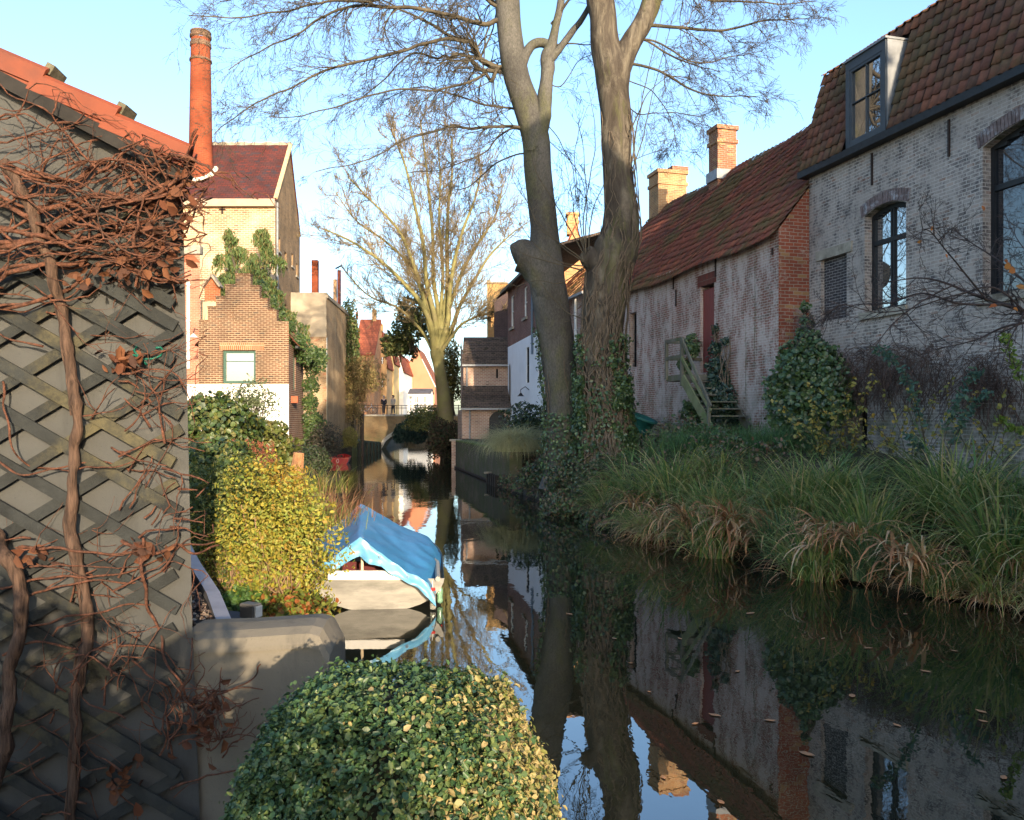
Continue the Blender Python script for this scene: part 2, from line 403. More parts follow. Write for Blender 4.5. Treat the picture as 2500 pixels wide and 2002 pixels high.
def wall(mb, f, u0, u1, z0, z1, holes=(), depth=.22, extra=None):
    us = sorted(set([u0, u1] + [h[0] for h in holes] + [h[1] for h in holes]))
    tops = [h[3] + (h[4] if len(h) > 4 else 0) for h in holes]
    zs = sorted(set([z0, z1] + [h[2] for h in holes] + tops))
    for a, b in zip(us, us[1:]):
        for c, d in zip(zs, zs[1:]):
            uc, zc = (a + b) / 2, (c + d) / 2
            if any(h[0] < uc < h[1] and h[2] < zc < t for h, t in zip(holes, tops)): continue
            mb.poly(f.P(a, c), f.P(b, c), f.P(b, d), f.P(a, d))
    for h, t in zip(holes, tops):
        rise = h[4] if len(h) > 4 else 0; n = 10 if rise else 1
        pts = [(h[0] + (h[1] - h[0]) * i / n, h[3] + rise * (1 - (2 * i / n - 1) ** 2) if rise else h[3]) for i in range(n + 1)]
        for (a, za), (b, zb) in zip(pts, pts[1:]):
            if rise: mb.poly(f.P(a, za), f.P(b, zb), f.P(b, t), f.P(a, t))
            mb.poly(f.P(a, za), f.P(a, za, depth), f.P(b, zb, depth), f.P(b, zb))
        for u in (h[0], h[1]): mb.poly(f.P(u, h[2]), f.P(u, h[2], depth), f.P(u, h[3], depth), f.P(u, h[3]))
        mb.poly(f.P(h[0], h[2]), f.P(h[1], h[2]), f.P(h[1], h[2], depth), f.P(h[0], h[2], depth))
    if extra: mb.poly(*[f.P(u, z) for u, z in extra])
def window(f, u0, u1, z0, z1, recess, fw, mat, parent, vbars=(), hbars=(), glass=None, bar=.035, arch=0, label=None, name='window'):
    m = MB(); g = recess
    zt = z1 + arch
    f.box(m, u0, u0 + fw, z0, zt, g - .05, g + .02); f.box(m, u1 - fw, u1, z0, zt, g - .05, g + .02)
    f.box(m, u0 + fw, u1 - fw, z0, z0 + fw, g - .05, g + .02)
    if arch:
        n = 8
        for i in range(n):
            a, b = u0 + fw + (u1 - u0 - 2 * fw) * i / n, u0 + fw + (u1 - u0 - 2 * fw) * (i + 1) / n
            tt = (i + .5) / n; zz = z1 + arch * (1 - (2 * tt - 1) ** 2)
            f.box(m, a, b, zz - fw - .02, zt, g - .05, g + .02)
    else: f.box(m, u0 + fw, u1 - fw, z1 - fw, z1, g - .05, g + .02)
    for v in vbars: f.box(m, v - bar / 2, v + bar / 2, z0 + fw, zt - .001, g - .04, g + .015)
    for v in hbars: f.box(m, u0 + fw, u1 - fw, v - bar / 2, v + bar / 2, g - .045, g + .016)
    o = m.build(name, mat, parent, label)
    p = MB(); f.box(p, u0 + fw * .5, u1 - fw * .5, z0 + fw * .5, zt - .02, g, g + .012)
    p.build('pane', glass or m_glass, o)
    return o
def pantiles(mb_add, O, du, dv, nu, nv, tw, tl, amp=.032, lift=.028, jit=.006, keep=None):
    """rows of S-shaped clay tiles, each its own little curved shell"""
    du = Vector(du).normalized(); dv = Vector(dv).normalized(); n = du.cross(dv).normalized()
    if n.z < 0: n = -n
    O = Vector(O); V = []; Fq = []; c = 0
    prof = [(0, .55), (.13, 1.0), (.28, .75), (.45, .05), (.7, -.12), (.9, .1), (1.04, .62)]
    for j in range(nv):
        for i in range(nu):
            if keep and not keep((i + .5) * tw, (j + .5) * tl): continue
            jz = R.uniform(-jit, jit); ju = R.uniform(-jit, jit); jv = R.uniform(-jit, jit) * 1.5
            row = []
            for v, lf in ((-.06 * tl, lift), (tl, 0.0)):
                for t, h in prof:
                    row.append(O + du * (i * tw + t * tw + ju) + dv * (j * tl + v + jv) + n * (h * amp + lf + jz))
            k = len(prof)
            low = [p - n * .016 for p in row[:k]]
            V += row + low
            for a in range(k - 1):
                Fq.append((c + a, c + a + 1, c + k + a + 1, c + k + a)); Fq.append((c + 2 * k + a, c + 2 * k + a + 1, c + a + 1, c + a))
            c += 3 * k
    return np.array([tuple(p) for p in V]), np.array(Fq)
def pantile_roof(name, mat, parent, O, du, dv, nu, nv, tw, tl, **k):
    q = QB(); q.add(*pantiles(None, O, du, dv, nu, nv, tw, tl, **k)); return q.build(name, mat, parent, smooth=False)
def downpipe(f, u, z0, z1, mat, parent, r=.045, k=-.06):
    m = MB(); m.tube([f.P(u, z0, k), f.P(u, z1, k)], r, 8)
    for z in np.arange(z0 + .5, z1, 1.6): m.tube([f.P(u, z, k), f.P(u, z + .05, k)], r * 1.35, 8)
    return m.build('downpipe', mat, parent, smooth=False)
def chimney(name, label, c, w, d, z0, z1, rot, mat, cap=True, pots=0, parent=None, group=None):
    t = parent or thing(name, label, 'chimney', (c[0], c[1], z0), group)
    m = MB(); rz = Matrix.Rotation(rot, 3, 'Z')
    m.box((c[0], c[1], (z0 + z1) / 2), (w, d, z1 - z0), M=rz)
    ob = m.build('stack', mat, t)
    if cap:
        m = MB(); m.box((c[0], c[1], z1 - .42), (w + .09, d + .09, .13), M=rz); m.build('band', mat, t)
        m = MB(); m.box((c[0], c[1], z1 + .05), (w + .12, d + .12, .14), M=rz); m.build('cap', mat, t)
    return t

A = Vector((-.275, 1, 0)).normalized(); B = Vector((1, .275, 0)).normalized()      # along the right bank (away), and inland
# ------------------------------------------------------------------ barn on the right bank
b_barn = brick('barn_brick', (.25, .11, .085), (.20, .115, .085), (.44, .40, .36), wash=(.55, .47, .43), amt=.66, thr=(.44, .56), wscale=(2.2, .8), moss=.6, moss_z=(4.0, 2.2), streaks=(.10, .10, .055), third=(.16, .11, .085))
b_red = brick('red_quoin_brick', (.27, .075, .04), (.20, .06, .04), (.30, .27, .22), w=.24, row=.085, third=(.30, .17, .08), wash=(.42, .38, .33), amt=.55, thr=(.52, .62), moss=.3)
t_barn = tilemat('barn_tiles', [(.20, .065, .045), (.155, .05, .038), (.25, .085, .05), (.11, .05, .042), (.18, .07, .048)], moss=.65, mosscol=(.085, .09, .035), thr=(.47, .6))
barn_c = Vector((6.51, 20.0, 0))
fb = Face(barn_c, A, -B)
barn = thing('brick_barn', 'long low whitewashed brick barn with red door and sagging red tiled roof', 'barn', barn_c)
BL = 13.8; BE = 7.12; BR = 10.87; BD = 2.98
wu0, wu1 = fb.u(1554), fb.u(1537)
wz1 = fb.uz(1552, 761)[1]; wz0 = fb.uz(1552, 896)[1]
du0, du1 = fb.u(1743.5), fb.u(1710)
dz1 = fb.uz(1743, 690)[1]; dz0 = fb.uz(1735, 908)[1]
m = MB()
wall(m, fb, 0, BL, .6, BE, [(wu0, wu1, wz0, wz1), (du0, du1, dz0, dz1)], .3)
m.build('wall', b_barn, barn)
fg = Face(barn_c, B, -A)             # gable end that steps forward of the house
m = MB(); wall(m, fg, .003, 3, .6, BE, (), .2, extra=[(.003, BE), (3, BE), (3, BR), (2.98, BR)])
m.build('gable_end', b_red, barn)
m = MB(); back = Face(barn_c + A * BL, B, A); wall(m, back, 0, 6, .6, BE, (), .2, extra=[(0, BE), (6, BE), (3, BR)])
f2 = Face(barn_c + B * 6, A, B); wall(m, f2, 0, BL, .6, BE); m.build('wall', b_barn, barn)
slope = (B * BD + Zv * (BR - BE)).normalized()
n_r = int(math.hypot(BD + .25, BR - BE + .3) / .30) + 1
ev = fb.P(-.08, BE, -.20) - Zv * .2
def sag(o):   # the old roof is not straight
    me = o.data; co = np.empty(len(me.vertices) * 3, np.float32); me.vertices.foreach_get('co', co); co = co.reshape(-1, 3)
    u = (co[:, 0] - barn_c.x) * A.x + (co[:, 1] - barn_c.y) * A.y
    s = (co[:, 2] - BE) / (BR - BE)
    co[:, 2] -= (.10 * np.sin(np.clip(u / BL, 0, 1) * math.pi) + .04 * np.sin(u * 1.3 + s * 2))
    me.vertices.foreach_set('co', co.ravel()); me.update()
roof = pantile_roof('roof', t_barn, barn, ev, A, slope, int((BL + .1) / .215), n_r, .215, .30, jit=.011, amp=.036, lift=.034); sag(roof)
m = MB(); rs = B * 3.0 + Zv * (BR + .02)
m.tube([barn_c + rs + A * u - Zv * (.10 * math.sin(u / BL * math.pi)) for u in np.arange(-.1, BL + .1, .35)], .10, 8)
m.build('ridge', t_barn, roof)
m = MB(); o2 = barn_c + B * 6; m.poly(o2 + Zv * BE, o2 + A * BL + Zv * BE, barn_c + A * BL + B * 3 + Zv * BR, barn_c + B * 3 + Zv * BR); m.build('roof', t_barn, barn)
window(fb, wu0, wu1, wz0, wz1, .24, .05, m_black, barn, hbars=[wz0 + (wz1 - wz0) * .62, wz0 + (wz1 - wz0) * .3])
m = MB(); fb.box(m, du0 + .02, du1 - .02, dz0, dz1 - .1, .10, .16)
for i in range(5):
    u = du0 + .02 + (du1 - du0 - .04) * (i + .5) / 5; fb.box(m, u - .085, u + .085, dz0 + .02, dz1 - .12, .085, .0995)
door = m.build('door', m_redpaint, barn)
m = MB(); fb.box(m, du0 + .16, du0 + .2, dz0 + 1.05, dz0 + 1.17, .03, .08); m.build('handle', m_iron, door)
m = MB(); fb.box(m, du0 - .12, du1 + .15, dz1 + .003, dz1 + .33, -.012, .1); m.build('lintel', brick('soldier_brick', (.17, .04, .028), (.12, .035, .027), (.16, .12, .1), w=.07, row=.34), barn)
for px, y0, y1 in ((1645, 672, 706), (1651, 708, 748), (1748, 628, 676), (1887, 606, 622)):
    u, za = fb.uz(px, y0); zb = fb.uz(px, y1)[1]
    m = MB(); fb.box(m, u - .025, u + .025, zb, za, -.03, .02); m.build('wall_anchor', m_iron, barn)
m = MB(); g = fb.uz(1500, 720)
# chimneys on the ridge
b_chim = brick('chimney_brick', (.30, .11, .055), (.24, .10, .06), (.34, .29, .22), third=(.36, .22, .10), moss=0, wash=(.45, .36, .25), amt=.4, thr=(.5, .62))
def on_ridge(px):
    k = (px - HX) / F; P = barn_c + B * 3; u = (k * P.y - P.x) / (A.x - k * A.y); return P + A * u
pc = on_ridge(1764); rot_r = math.atan2(B.y, B.x)
zt = H + (HY - 322) / F * pc.y
c1 = chimney('brick_chimney', 'tall narrow red brick chimney riding the ridge of the red tiled barn', pc, .72, .62, BR - .5, zt, rot_r, b_chim)
m = MB(); m.box((pc.x, pc.y, BR + .02), (.86, .76, .34), M=Matrix.Rotation(rot_r, 3, 'Z')); m.build('flashing', m_zinc, c1)
pc = on_ridge(1608); zt = H + (HY - 428) / F * pc.y
c2 = chimney('brick_chimney', 'broad sunlit yellow brick chimney with stepped top at far end of the barn', pc + B * .4, 1.25, .9, BR - 2.2, zt, rot_r, brick('yellow_chimney_brick', (.40, .22, .10), (.34, .17, .08), (.42, .34, .22), third=(.26, .13, .07), wash=(.12, .12, .07), amt=.4, thr=(.5, .6)))
m = MB(); m.box((pc.x + .72, pc.y + .2, zt + .20), (.72, .92, .2), M=Matrix.Rotation(rot_r, 3, 'Z')); m.build('flue', b_chim, c2)

# ------------------------------------------------------------------ tall house on the right
b_house = brick('house_brick', (.10, .092, .095), (.16, .125, .11), (.42, .385, .35), wash=(.48, .415, .365), amt=.62, thr=(.40, .55), wscale=(3.4, 2.4), moss=.85, moss_z=(3.6, 1.6), third=(.20, .10, .07), soot=(.085, .08, .082), soot_amt=.55, w=.2, row=.072, msize=.011)
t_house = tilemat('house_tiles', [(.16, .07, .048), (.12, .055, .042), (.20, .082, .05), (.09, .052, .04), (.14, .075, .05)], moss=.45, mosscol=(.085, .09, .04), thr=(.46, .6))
t_house_top = tilemat('sunlit_tiles', [(.32, .12, .05), (.26, .10, .045), (.36, .15, .06), (.22, .09, .045)], moss=.5, mosscol=(.16, .13, .04))  # upper slope: sunlight is put into this lighter tile colour
hc = barn_c + B * .855
fh = Face(hc, -A, -B)                # u runs toward the viewer
house = thing('brick_house', 'tall greyed brick house with steep tiled mansard roof and dormer', 'house', hc)
HL = 14.5; HE = 8.44
def hz(px, py): return fh.uz(px, py)
w1 = (fh.u(2111), fh.u(2212)); w1z0 = hz(2200, 747)[1]; w1z1 = hz(2112, 529)[1]; w1r = hz(2212, 495)[1] - w1z1
w1r = .14
w2 = (fh.u(2399), fh.u(2399) + 2.3); w2z0 = hz(2412, 722)[1]; w2z1 = hz(2399, 360)[1]
nn = (fh.u(2004), fh.u(2067)); nz1 = hz(2067, 616)[1]; nz0 = hz(2067, 775)[1]
ld = (fh.u(2082), fh.u(2117)); lz1 = hz(2100, 957)[1]
m = MB()
wall(m, fh, .004, HL, .6, HE, [(w1[0], w1[1], w1z0, w1z1, w1r), (w2[0], w2[1], w2z0, w2z1, .22), (nn[0], nn[1], nz0, nz1), (ld[0], ld[1], .9, lz1)], .3)
m.build('wall', b_house, house)
m = MB(); fhb = Face(hc - A * HL, B, -A); wall(m, fhb, 0, 9, .6, HE, (), .2, extra=[(0, HE), (9, HE), (8.5, 10.98), (4.5, 13.6), (.5, 10.98)])
fhf = Face(hc, B, A); wall(m, fhf, 0.01, 9, .6, HE, (), .2, extra=[(0.01, HE), (9, HE), (8.5, 10.98), (4.5, 13.6), (.5, 10.98)])
fhr = Face(hc + B * 9, A, B); wall(m, fhr, -HL, 0, .6, HE); m.build('wall', b_house, house)
m = MB(); fh.box(m, nn[0], nn[1], nz0, nz1, .10, .2); m.build('blocked_niche', brick('black_brick', (.05, .045, .05), (.07, .06, .06), (.28, .26, .25), third=(.035, .035, .04), wash=(.5, .5, .5), amt=.3, thr=(.55, .62)), house)
m = MB(); fh.box(m, nn[0] - .16, nn[1] + .2, nz1 - .01, nz1 + .22, -.035, .15); m.build('lintel', m_stone, house)
m = MB(); fh.box(m, ld[0] - .3, ld[1] + .22, lz1, lz1 + .13, -.03, .2); m.build('lintel', m_stone, house)
m = MB(); fh.box(m, ld[0], ld[1], .9, lz1, .26, .3); m.build('low_doorway', m_dark, house)
for (a, b), z0, z1, r, gl in ((w1, w1z0, w1z1, w1r, m_mirror), (w2, w2z0, w2z1, .22, m_glass)):
    mid = (a + b) / 2; tr = z0 + (z1 + r - z0) * .66
    window(fh, a, b, z0, z1, .24, .075, m_black, house, vbars=[mid - .035, mid + .035], hbars=[tr, tr + .05], glass=gl, bar=.05, arch=r)
    m = MB(); fh.box(m, a - .12, b + .05, z0 - .16, z0 - .003, -.07, .2); m.build('sill', m_stone, house)
    n = int((b - a + .2) / .075); m = MB()
    for i in range(n):
        t = i / (n - 1); u = a - .06 + (b - a + .12) * t; zz = z1 + r * (1 - (2 * t - 1) ** 2)
        tilt = (t - .5) * .35; d1 = fh.d * math.sin(tilt) + Zv * math.cos(tilt); q = fh.P(u, zz + .005, -.006)
        m.beam(q, q + d1 * .26, .062, .03, up=fh.n)
    m.build('arch', plain('arch_bricks', (.16, .12, .115), .5, 9, .9, dirt=(.36, .36, .38)), house)
for px, y0, y1 in ((2130, 374, 452), (2318, 292, 382)):
    u, za = hz(px, y0); zb = hz(px, y1)[1]
    m = MB(); fh.box(m, u - .022, u + .022, zb, za, -.03, .02); m.build('wall_anchor', m_iron, house)
m = MB(); fh.box(m, -.14, HL + .2, HE - .03, HE + .13, -.24, .05); m.build('gutter', m_black, house)
HK = 10.98
O = fh.P(-.08, HE + .13, -.2)
dvm = (B * .69 + Zv * (HK - HE - .1)).normalized(); sl = math.hypot(.69, HK - HE - .1)
q0, q1 = fh.u(2079), fh.u(2177)
def keepm(u, v): u2 = u - .08; return not (q0 - .12 < u2 < q1 + .12 and .05 < v < sl - .3)
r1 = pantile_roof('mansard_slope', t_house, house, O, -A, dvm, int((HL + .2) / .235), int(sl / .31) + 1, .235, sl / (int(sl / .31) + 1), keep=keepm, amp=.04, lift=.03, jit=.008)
m = MB(); m.poly(O - fh.n * .16 , O - fh.n * .16 - A * (HL + .2), O - fh.n * .05 - A * (HL + .2) + dvm * sl, O - fh.n * .05 + dvm * sl); m.build('roof_boards', m_dark, house)
O2 = fh.P(-.1, HK, .46)
ph = math.atan(.64); dvu = (B * math.cos(ph) + Zv * math.sin(ph)).normalized()
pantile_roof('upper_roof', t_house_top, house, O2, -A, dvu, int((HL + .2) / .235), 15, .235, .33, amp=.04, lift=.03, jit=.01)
rp = fh.P(0, HK, .46) + dvu * 4.9
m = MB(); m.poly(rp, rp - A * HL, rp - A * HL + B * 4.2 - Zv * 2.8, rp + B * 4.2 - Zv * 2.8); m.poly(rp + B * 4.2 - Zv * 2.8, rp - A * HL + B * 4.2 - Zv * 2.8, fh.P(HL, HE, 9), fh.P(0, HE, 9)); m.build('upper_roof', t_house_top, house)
# dormer
m_dormer = plain('grey_blue_paint', (.055, .066, .078), .12, 4, .5)
dz0_, dz1_ = hz(2077, 369)[1], hz(2080, 158)[1]
dorm = MB()
fh.box(dorm, q0, q0 + .13, dz0_, dz1_, -.16, 1.0); fh.box(dorm, q1 - .11, q1, dz0_, dz1_, -.16, 1.0)
fh.box(dorm, q0 + .13, q1 - .11, dz1_ - .2, dz1_, -.16, 1.2); fh.box(dorm, q0 + .13, q1 - .11, dz0_, dz0_ + .10, -.16, .6)
dob = dorm.build('dormer', m_dormer, house)
window(fh, q0 + .13, q1 - .11, dz0_ + .10, dz1_ - .2, -.10, .06, m_dormer, dob, vbars=[(q0 + q1) / 2 + .01], hbars=[dz0_ + (dz1_ - dz0_) * .5], glass=m_mirror, bar=.022, name='dormer_window')
m = MB(); fh.box(m, q1 + .002, q1 + .03, dz0_ + .05, dz1_ + .05, -.13, 1.2); fh.box(m, q0 - .03, q1 + .05, dz1_ + .003, dz1_ + .05, -.2, 1.6); m.build('dormer_cheek', m_zinc, dob)

# ------------------------------------------------------------------ left bank: stepped-gable cottage
AL = Vector((-.10, 1, 0)).normalized(); BLt = Vector((-1, -.10, 0)).normalized()
X = Vector((1, 0, 0)); Yv = Vector((0, 1, 0))
b_cot = brick('cottage_brick', (.14, .068, .04), (.095, .053, .034), (.38, .29, .19), msize=.012, third=(.07, .048, .038), w=.25, row=.085, bump=.4, soot=(.09, .06, .045), soot_amt=.5)
m_limew = plain('lime_wash', (.80, .77, .70), .05, 1.5, .85, bump=.1)
YC = 34.0
fc = Face((at(485, 0, YC).x, YC), X, -Yv)
def fpt(f, px, py): return f.uz(px, py)
cot = thing('cottage', 'small stepped gable brick cottage with whitewashed base and green window frame', 'house', (fc.P0.x + 1.9, YC, 1))
CW = at(705, 0, YC).x - fc.P0.x
zz = lambda py, Y=YC: H + (HY - py) / F * Y
wh = zz(938)
cw = (fpt(fc, 543, 0)[0], fpt(fc, 624, 0)[0], zz(936), zz(855))
lw = (fpt(fc, 640, 0)[0], fpt(fc, 672, 0)[0], zz(1085), zz(1028))
m = MB(); wall(m, fc, 0, CW, wh, zz(784), [cw])
st = [(487, 784), (507, 784), (507, 751), (527, 751), (527, 726), (550, 726), (550, 697), (575, 697), (575, 671), (611, 671), (611, 700), (633, 700), (633, 731), (653, 731), (653, 760), (675, 760), (675, 792), (693, 792), (693, 826), (705, 836)]
ptz = [(fpt(fc, a, b)) for a, b in st]
for (ua, za), (ub, zb) in zip(ptz, ptz[1:]):
    if abs(ub - ua) > .01:
        zlo = zz(784); hi = max(za, zb) if abs(za - zb) < .01 else za
        if hi > zlo: m.poly(fc.P(ua, zlo), fc.P(ub, zlo), fc.P(ub, hi), fc.P(ua, hi))
m.build('gable_wall', b_cot, cot)
m = MB()   # back of the gable and its coping, so that the steps have thickness
for (ua, za), (ub, zb) in zip(ptz, ptz[1:]):
    if abs(za - zb) < .01: fc.box(m, ua - .02, ub + .02, za + .002, za + .06, -.04, .34)
    else: fc.box(m, ua - .005, ua + .005, min(za, zb), max(za, zb), .003, .3)
m.build('coping', b_cot, cot)
m = MB(); wall(m, fc, -.9, CW, .4, wh, [lw], .15); m.build('whitewashed_base', m_limew, cot)
fs = Face(fc.P(CW, 0), AL, X)
sw = (1.2, 1.75, zz(950), zz(850))
m = MB(); wall(m, fs, .003, 3.9, .2, zz(838), [sw]); m.build('side_wall', brick('cottage_side_brick', (.19, .085, .055), (.13, .065, .045), (.33, .27, .21), third=(.09, .05, .04), w=.25, row=.085, msize=.012), cot)
window(fc, *cw, .17, .11, m_greenpaint, cot, hbars=[cw[2] + (cw[3] - cw[2]) * .67], bar=.03, glass=m_mirror)
window(fc, *lw, .08, .05, m_greenpaint, cot, glass=m_glass)
window(fs, *sw, .1, .06, m_greenpaint, cot, hbars=[(sw[2] + sw[3]) / 2])
m = MB(); fc.box(m, cw[0] - .12, cw[1] + .35, cw[3] + .003, cw[3] + .30, -.008, .1); m.build('lintel', brick('orange_soldier', (.33, .13, .06), (.26, .10, .05), (.5, .42, .3), w=.085, row=.31), cot)
m = MB(); cu, cz = fpt(fc, 590, 762)
for i in range(22):
    a = i * 2 * math.pi / 22; q = fc.P(cu + .33 * math.cos(a), cz + .33 * math.sin(a), -.006); d = fc.d * math.cos(a) + Zv * math.sin(a)
    m.beam(q, q + d * .16, .055, .03, up=fc.n)
m.build('round_brick_ring', b_cot, cot)
rz = zz(692); mid = fpt(fc, 593, 0)[0]
t_cot = tilemat('cottage_roof_tiles', [(.30, .10, .05), (.24, .08, .04), (.20, .08, .045)], moss=.4)
eR = fc.P(CW + .25, zz(842), .3); rg = fc.P(mid, rz, .3)
dvc = (rg - eR); nv = int(dvc.length / .33) + 1
pantile_roof('roof', t_cot, cot, eR, AL, dvc, 19, nv, .21, dvc.length / nv)
m = MB(); m.poly(rg, rg + AL * 4, fc.P(-.3, zz(842), .3) + AL * 4, fc.P(-.3, zz(842), .3)); m.build('roof', t_cot, cot)
m = MB(); m.beam(eR - Zv * .06, eR + AL * 4 - Zv * .06, .12, .1); m.build('gutter', m_black, cot)
m = MB(); fs.box(m, .55, .85, zz(983), zz(966), -.28, .0); m.build('terracotta_corbel', plain('terracotta', (.32, .10, .05), .2, 6), cot)
# lamp on a bracket at the cottage corner
lp = thing('wall_lamp', 'white enamel wall lamp on a bracket between pink house and cottage', 'lamp', fc.P(-.05, zz(822), -.5))
m = MB(); q = fc.P(-.02, zz(826), -.5)
m.tube([q + Zv * .15, q + Zv * .05, q - Zv * .02], [.03, .10, .2], 12); m.build('shade', m_white, lp, smooth=False)
m = MB(); m.tube([q + Zv * .15, q + Zv * .35 + Yv * .1, q + Zv * .35 + Yv * .5], .02, 6); m.build('bracket', m_black, lp)

# pink rendered house at the left, a slice of it
YP = 36.5
fp = Face((at(380, 0, YP).x, YP), X, -Yv); zp = lambda py: H + (HY - py) / F * YP
pk = thing('brick_house', 'pale pink brick house with white downpipe left of the stepped cottage', 'house', (at(440, 0, YP).x, YP, 1))
b_pink = brick('pink_brick', (.42, .16, .10), (.35, .13, .085), (.46, .29, .22), w=.24, row=.08, bump=.3)
pw = fp.u(489)
m = MB(); wall(m, fp, 0, pw, .6, zp(622)); fps = Face(fp.P(pw, 0), Vector((-.42, 1, 0)), X); wall(m, fps, .003, 3, .6, zp(622)); m.build('wall', b_pink, pk)
m = MB(); fp.box(m, 0, pw + .02, zp(620), zp(600), -.08, .3); m.build('cornice', m_stone, pk)
m = MB(); fp.box(m, 0, pw - .1, zp(598), zp(572), .1, .4); m.build('attic_block', plain('attic_render', (.45, .30, .18), .2, 2, .9), pk)
m = MB(); m.poly(fp.P(0, zp(640), -.02), fp.P(pw, zp(640), -.02), fp.P(pw - .3, zp(622), -.05), fp.P(0, zp(622), -.05)); m.build('tile_edge', t_cot, pk)
downpipe(fp, fp.u(461), zp(900), zp(688), m_white, pk, .07)
# red brick outbuilding between the pink house and the warehouse
YO = 39.0
fo = Face((at(500, 0, YO).x, YO), X, -Yv); zo = lambda py: H + (HY - py) / F * YO
ob = thing('brick_outbuilding', 'small arched gable of red brick between pink house and stepped cottage', 'outbuilding', (at(525, 0, YO).x, YO, 1))
uw = fo.u(538)
m = MB(); wall(m, fo, 0, uw, zo(735), zo(700), (), .2, extra=[(0, zo(700)), (uw, zo(700)), (uw * .85, zo(685)), (uw * .5, zo(674)), (uw * .15, zo(685))]); m.build('wall', brick('orange_brick', (.40, .12, .055), (.33, .10, .05), (.42, .30, .2), w=.24, row=.085), ob)
m = MB()
for a, b in (((-.05, zo(702)), (uw * .5, zo(672))), ((uw * .5, zo(672)), (uw + .05, zo(702)))): m.beam(fo.P(a[0], a[1], 0), fo.P(b[0], b[1], 0), .5, .09)
m.build('roof', m_stone, ob)
m = MB(); fo.box(m, -.1, uw - .1, zo(800), zo(737), -.02, .3); m.build('plaster_base', plain('cream_plaster', (.5, .42, .27), .15, 2, .9), ob)

# ------------------------------------------------------------------ tall warehouse with a factory chimney
YW = 45.0
fw_ = Face((at(400, 0, YW).x, YW), X, -Yv); zw = lambda py, Y=YW: H + (HY - py) / F * Y
wh_ = thing('warehouse', 'tall yellow brick warehouse with dark red slate roof behind the cottage', 'warehouse', (at(560, 0, YW).x, YW, 1))
b_wh = brick('warehouse_brick', (.33, .21, .115), (.25, .15, .085), (.50, .42, .30), wash=(.54, .45, .31), amt=.85, thr=(.47, .6), wscale=(.22, .3), w=.3, row=.105, msize=.016, bump=.25, third=(.2, .11, .07))
WL = fw_.u(672); WE = zw(492)
m = MB(); wall(m, fw_, 0, WL, .6, WE); m.build('wall', b_wh, wh_)
fws = Face(fw_.P(WL, 0), AL, Vector((1, .1, 0))); WD = 8.6; rgY = 4.3; RZ = zw(356, YW + rgY)
sw_ = []
b_whs = brick('warehouse_side_brick', (.30, .19, .10), (.23, .15, .085), (.30, .23, .15), w=.3, row=.1, msize=.012, bump=.5, soot=(.10, .075, .05), soot_amt=.6, third=(.16, .11, .07))
wins = [(.9, 1.5, 12.0), (2.9, 3.6, 11.6), (5.3, 5.9, 12.0), (7.0, 7.6, 11.7), (3.6, 4.5, 15.5), (.9, 1.5, 8.8), (2.9, 3.5, 8.5), (5.5, 6.1, 8.9)]
holes = [(a, b, z, z + .8) for a, b, z in wins if z + .8 < WE]
m = MB(); wall(m, fws, .004, WD, .6, WE, holes, .25, extra=[(.004, WE), (WD, WE - .0), (WD - .5, WE + 1.4), (rgY, RZ), ]); m.build('side_wall', b_whs, wh_)
for a, b, z, zt_ in holes:
    m = MB(); fws.box(m, a, b, z, zt_, .16, .2); wo = m.build('window', m_dark, wh_)
    m = MB(); fws.box(m, a - .1, b + .1, z - .12, z - .003, -.08, .1); m.build('sill', m_stone, wo)
rd = (fw_.P(0, RZ, rgY) - fw_.P(0, WE, -.25))
m_slate = rows('red_slates', (.11, .028, .022), (.06, .03, .03), (.03, .02, .02), .3, .2, third=(.05, .035, .04))
m = MB(); a0 = fw_.P(-.2, WE + .1, -.25); m.prism([a0, fw_.P(WL + .12, WE + .1, -.25), fw_.P(WL + .12, RZ + .1, rgY) + AL * 0 - X * rgY * .1, fw_.P(-.2, RZ + .1, rgY)], (0, .03, -.12)); rf = m.build('roof', m_slate, wh_)
m = MB(); p0 = fw_.P(-.2, RZ + .1, rgY); p1 = fw_.P(WL - rgY * .1 + .12, RZ + .1, rgY); m.tube([p0 + (p1 - p0) * t for t in np.linspace(0, 1, 30)], [.12 + R.uniform(-.02, .03) for _ in range(30)], 6); m.build('ridge', m_stone, rf)
m = MB(); m.poly(p0, p1, fw_.P(WL - .8, WE, WD), fw_.P(-.2, WE, WD)); m.build('roof', m_slate, wh_)
m = MB(); m.beam(fw_.P(WL + .08, WE + .12, -.2), p1, .22, .1); m.build('verge', plain('pale_verge', (.5, .36, .2), .2, 5), wh_)
m = MB(); fw_.box(m, -.2, WL + .05, WE - .32, WE + .08, -.3, 0); m.build('gutter', plain('ochre_board', (.36, .27, .20), .1, 3), wh_)
downpipe(Face(fw_.P(WL, 0), AL, Vector((1, .1, 0))), .25, 5, WE, m_zinc, wh_, .07)
m = MB(); u, z = fpt(fw_, 543, 500); fw_.box(m, u - .05, u + .05, z - .5, z + .1, -.05, .02); fw_.box(m, u - .18, u + .18, z - .3, z - .22, -.05, .02); m.build('wall_anchor', m_iron, wh_)
cx = at(490, 0, YW + 1.9); cz0 = WE + .5
fch = thing('factory_chimney', 'tall round red brick factory chimney rising through the warehouse roof', 'chimney', (cx.x, cx.y, cz0))
b_fac = brick('factory_chimney_brick', (.26, .055, .024), (.20, .045, .02), (.15, .07, .04), w=.26, row=.105, msize=.012, third=(.15, .04, .022), bump=.3)
ztop = zw(80, cx.y); ycz = lambda py: zw(py, cx.y)
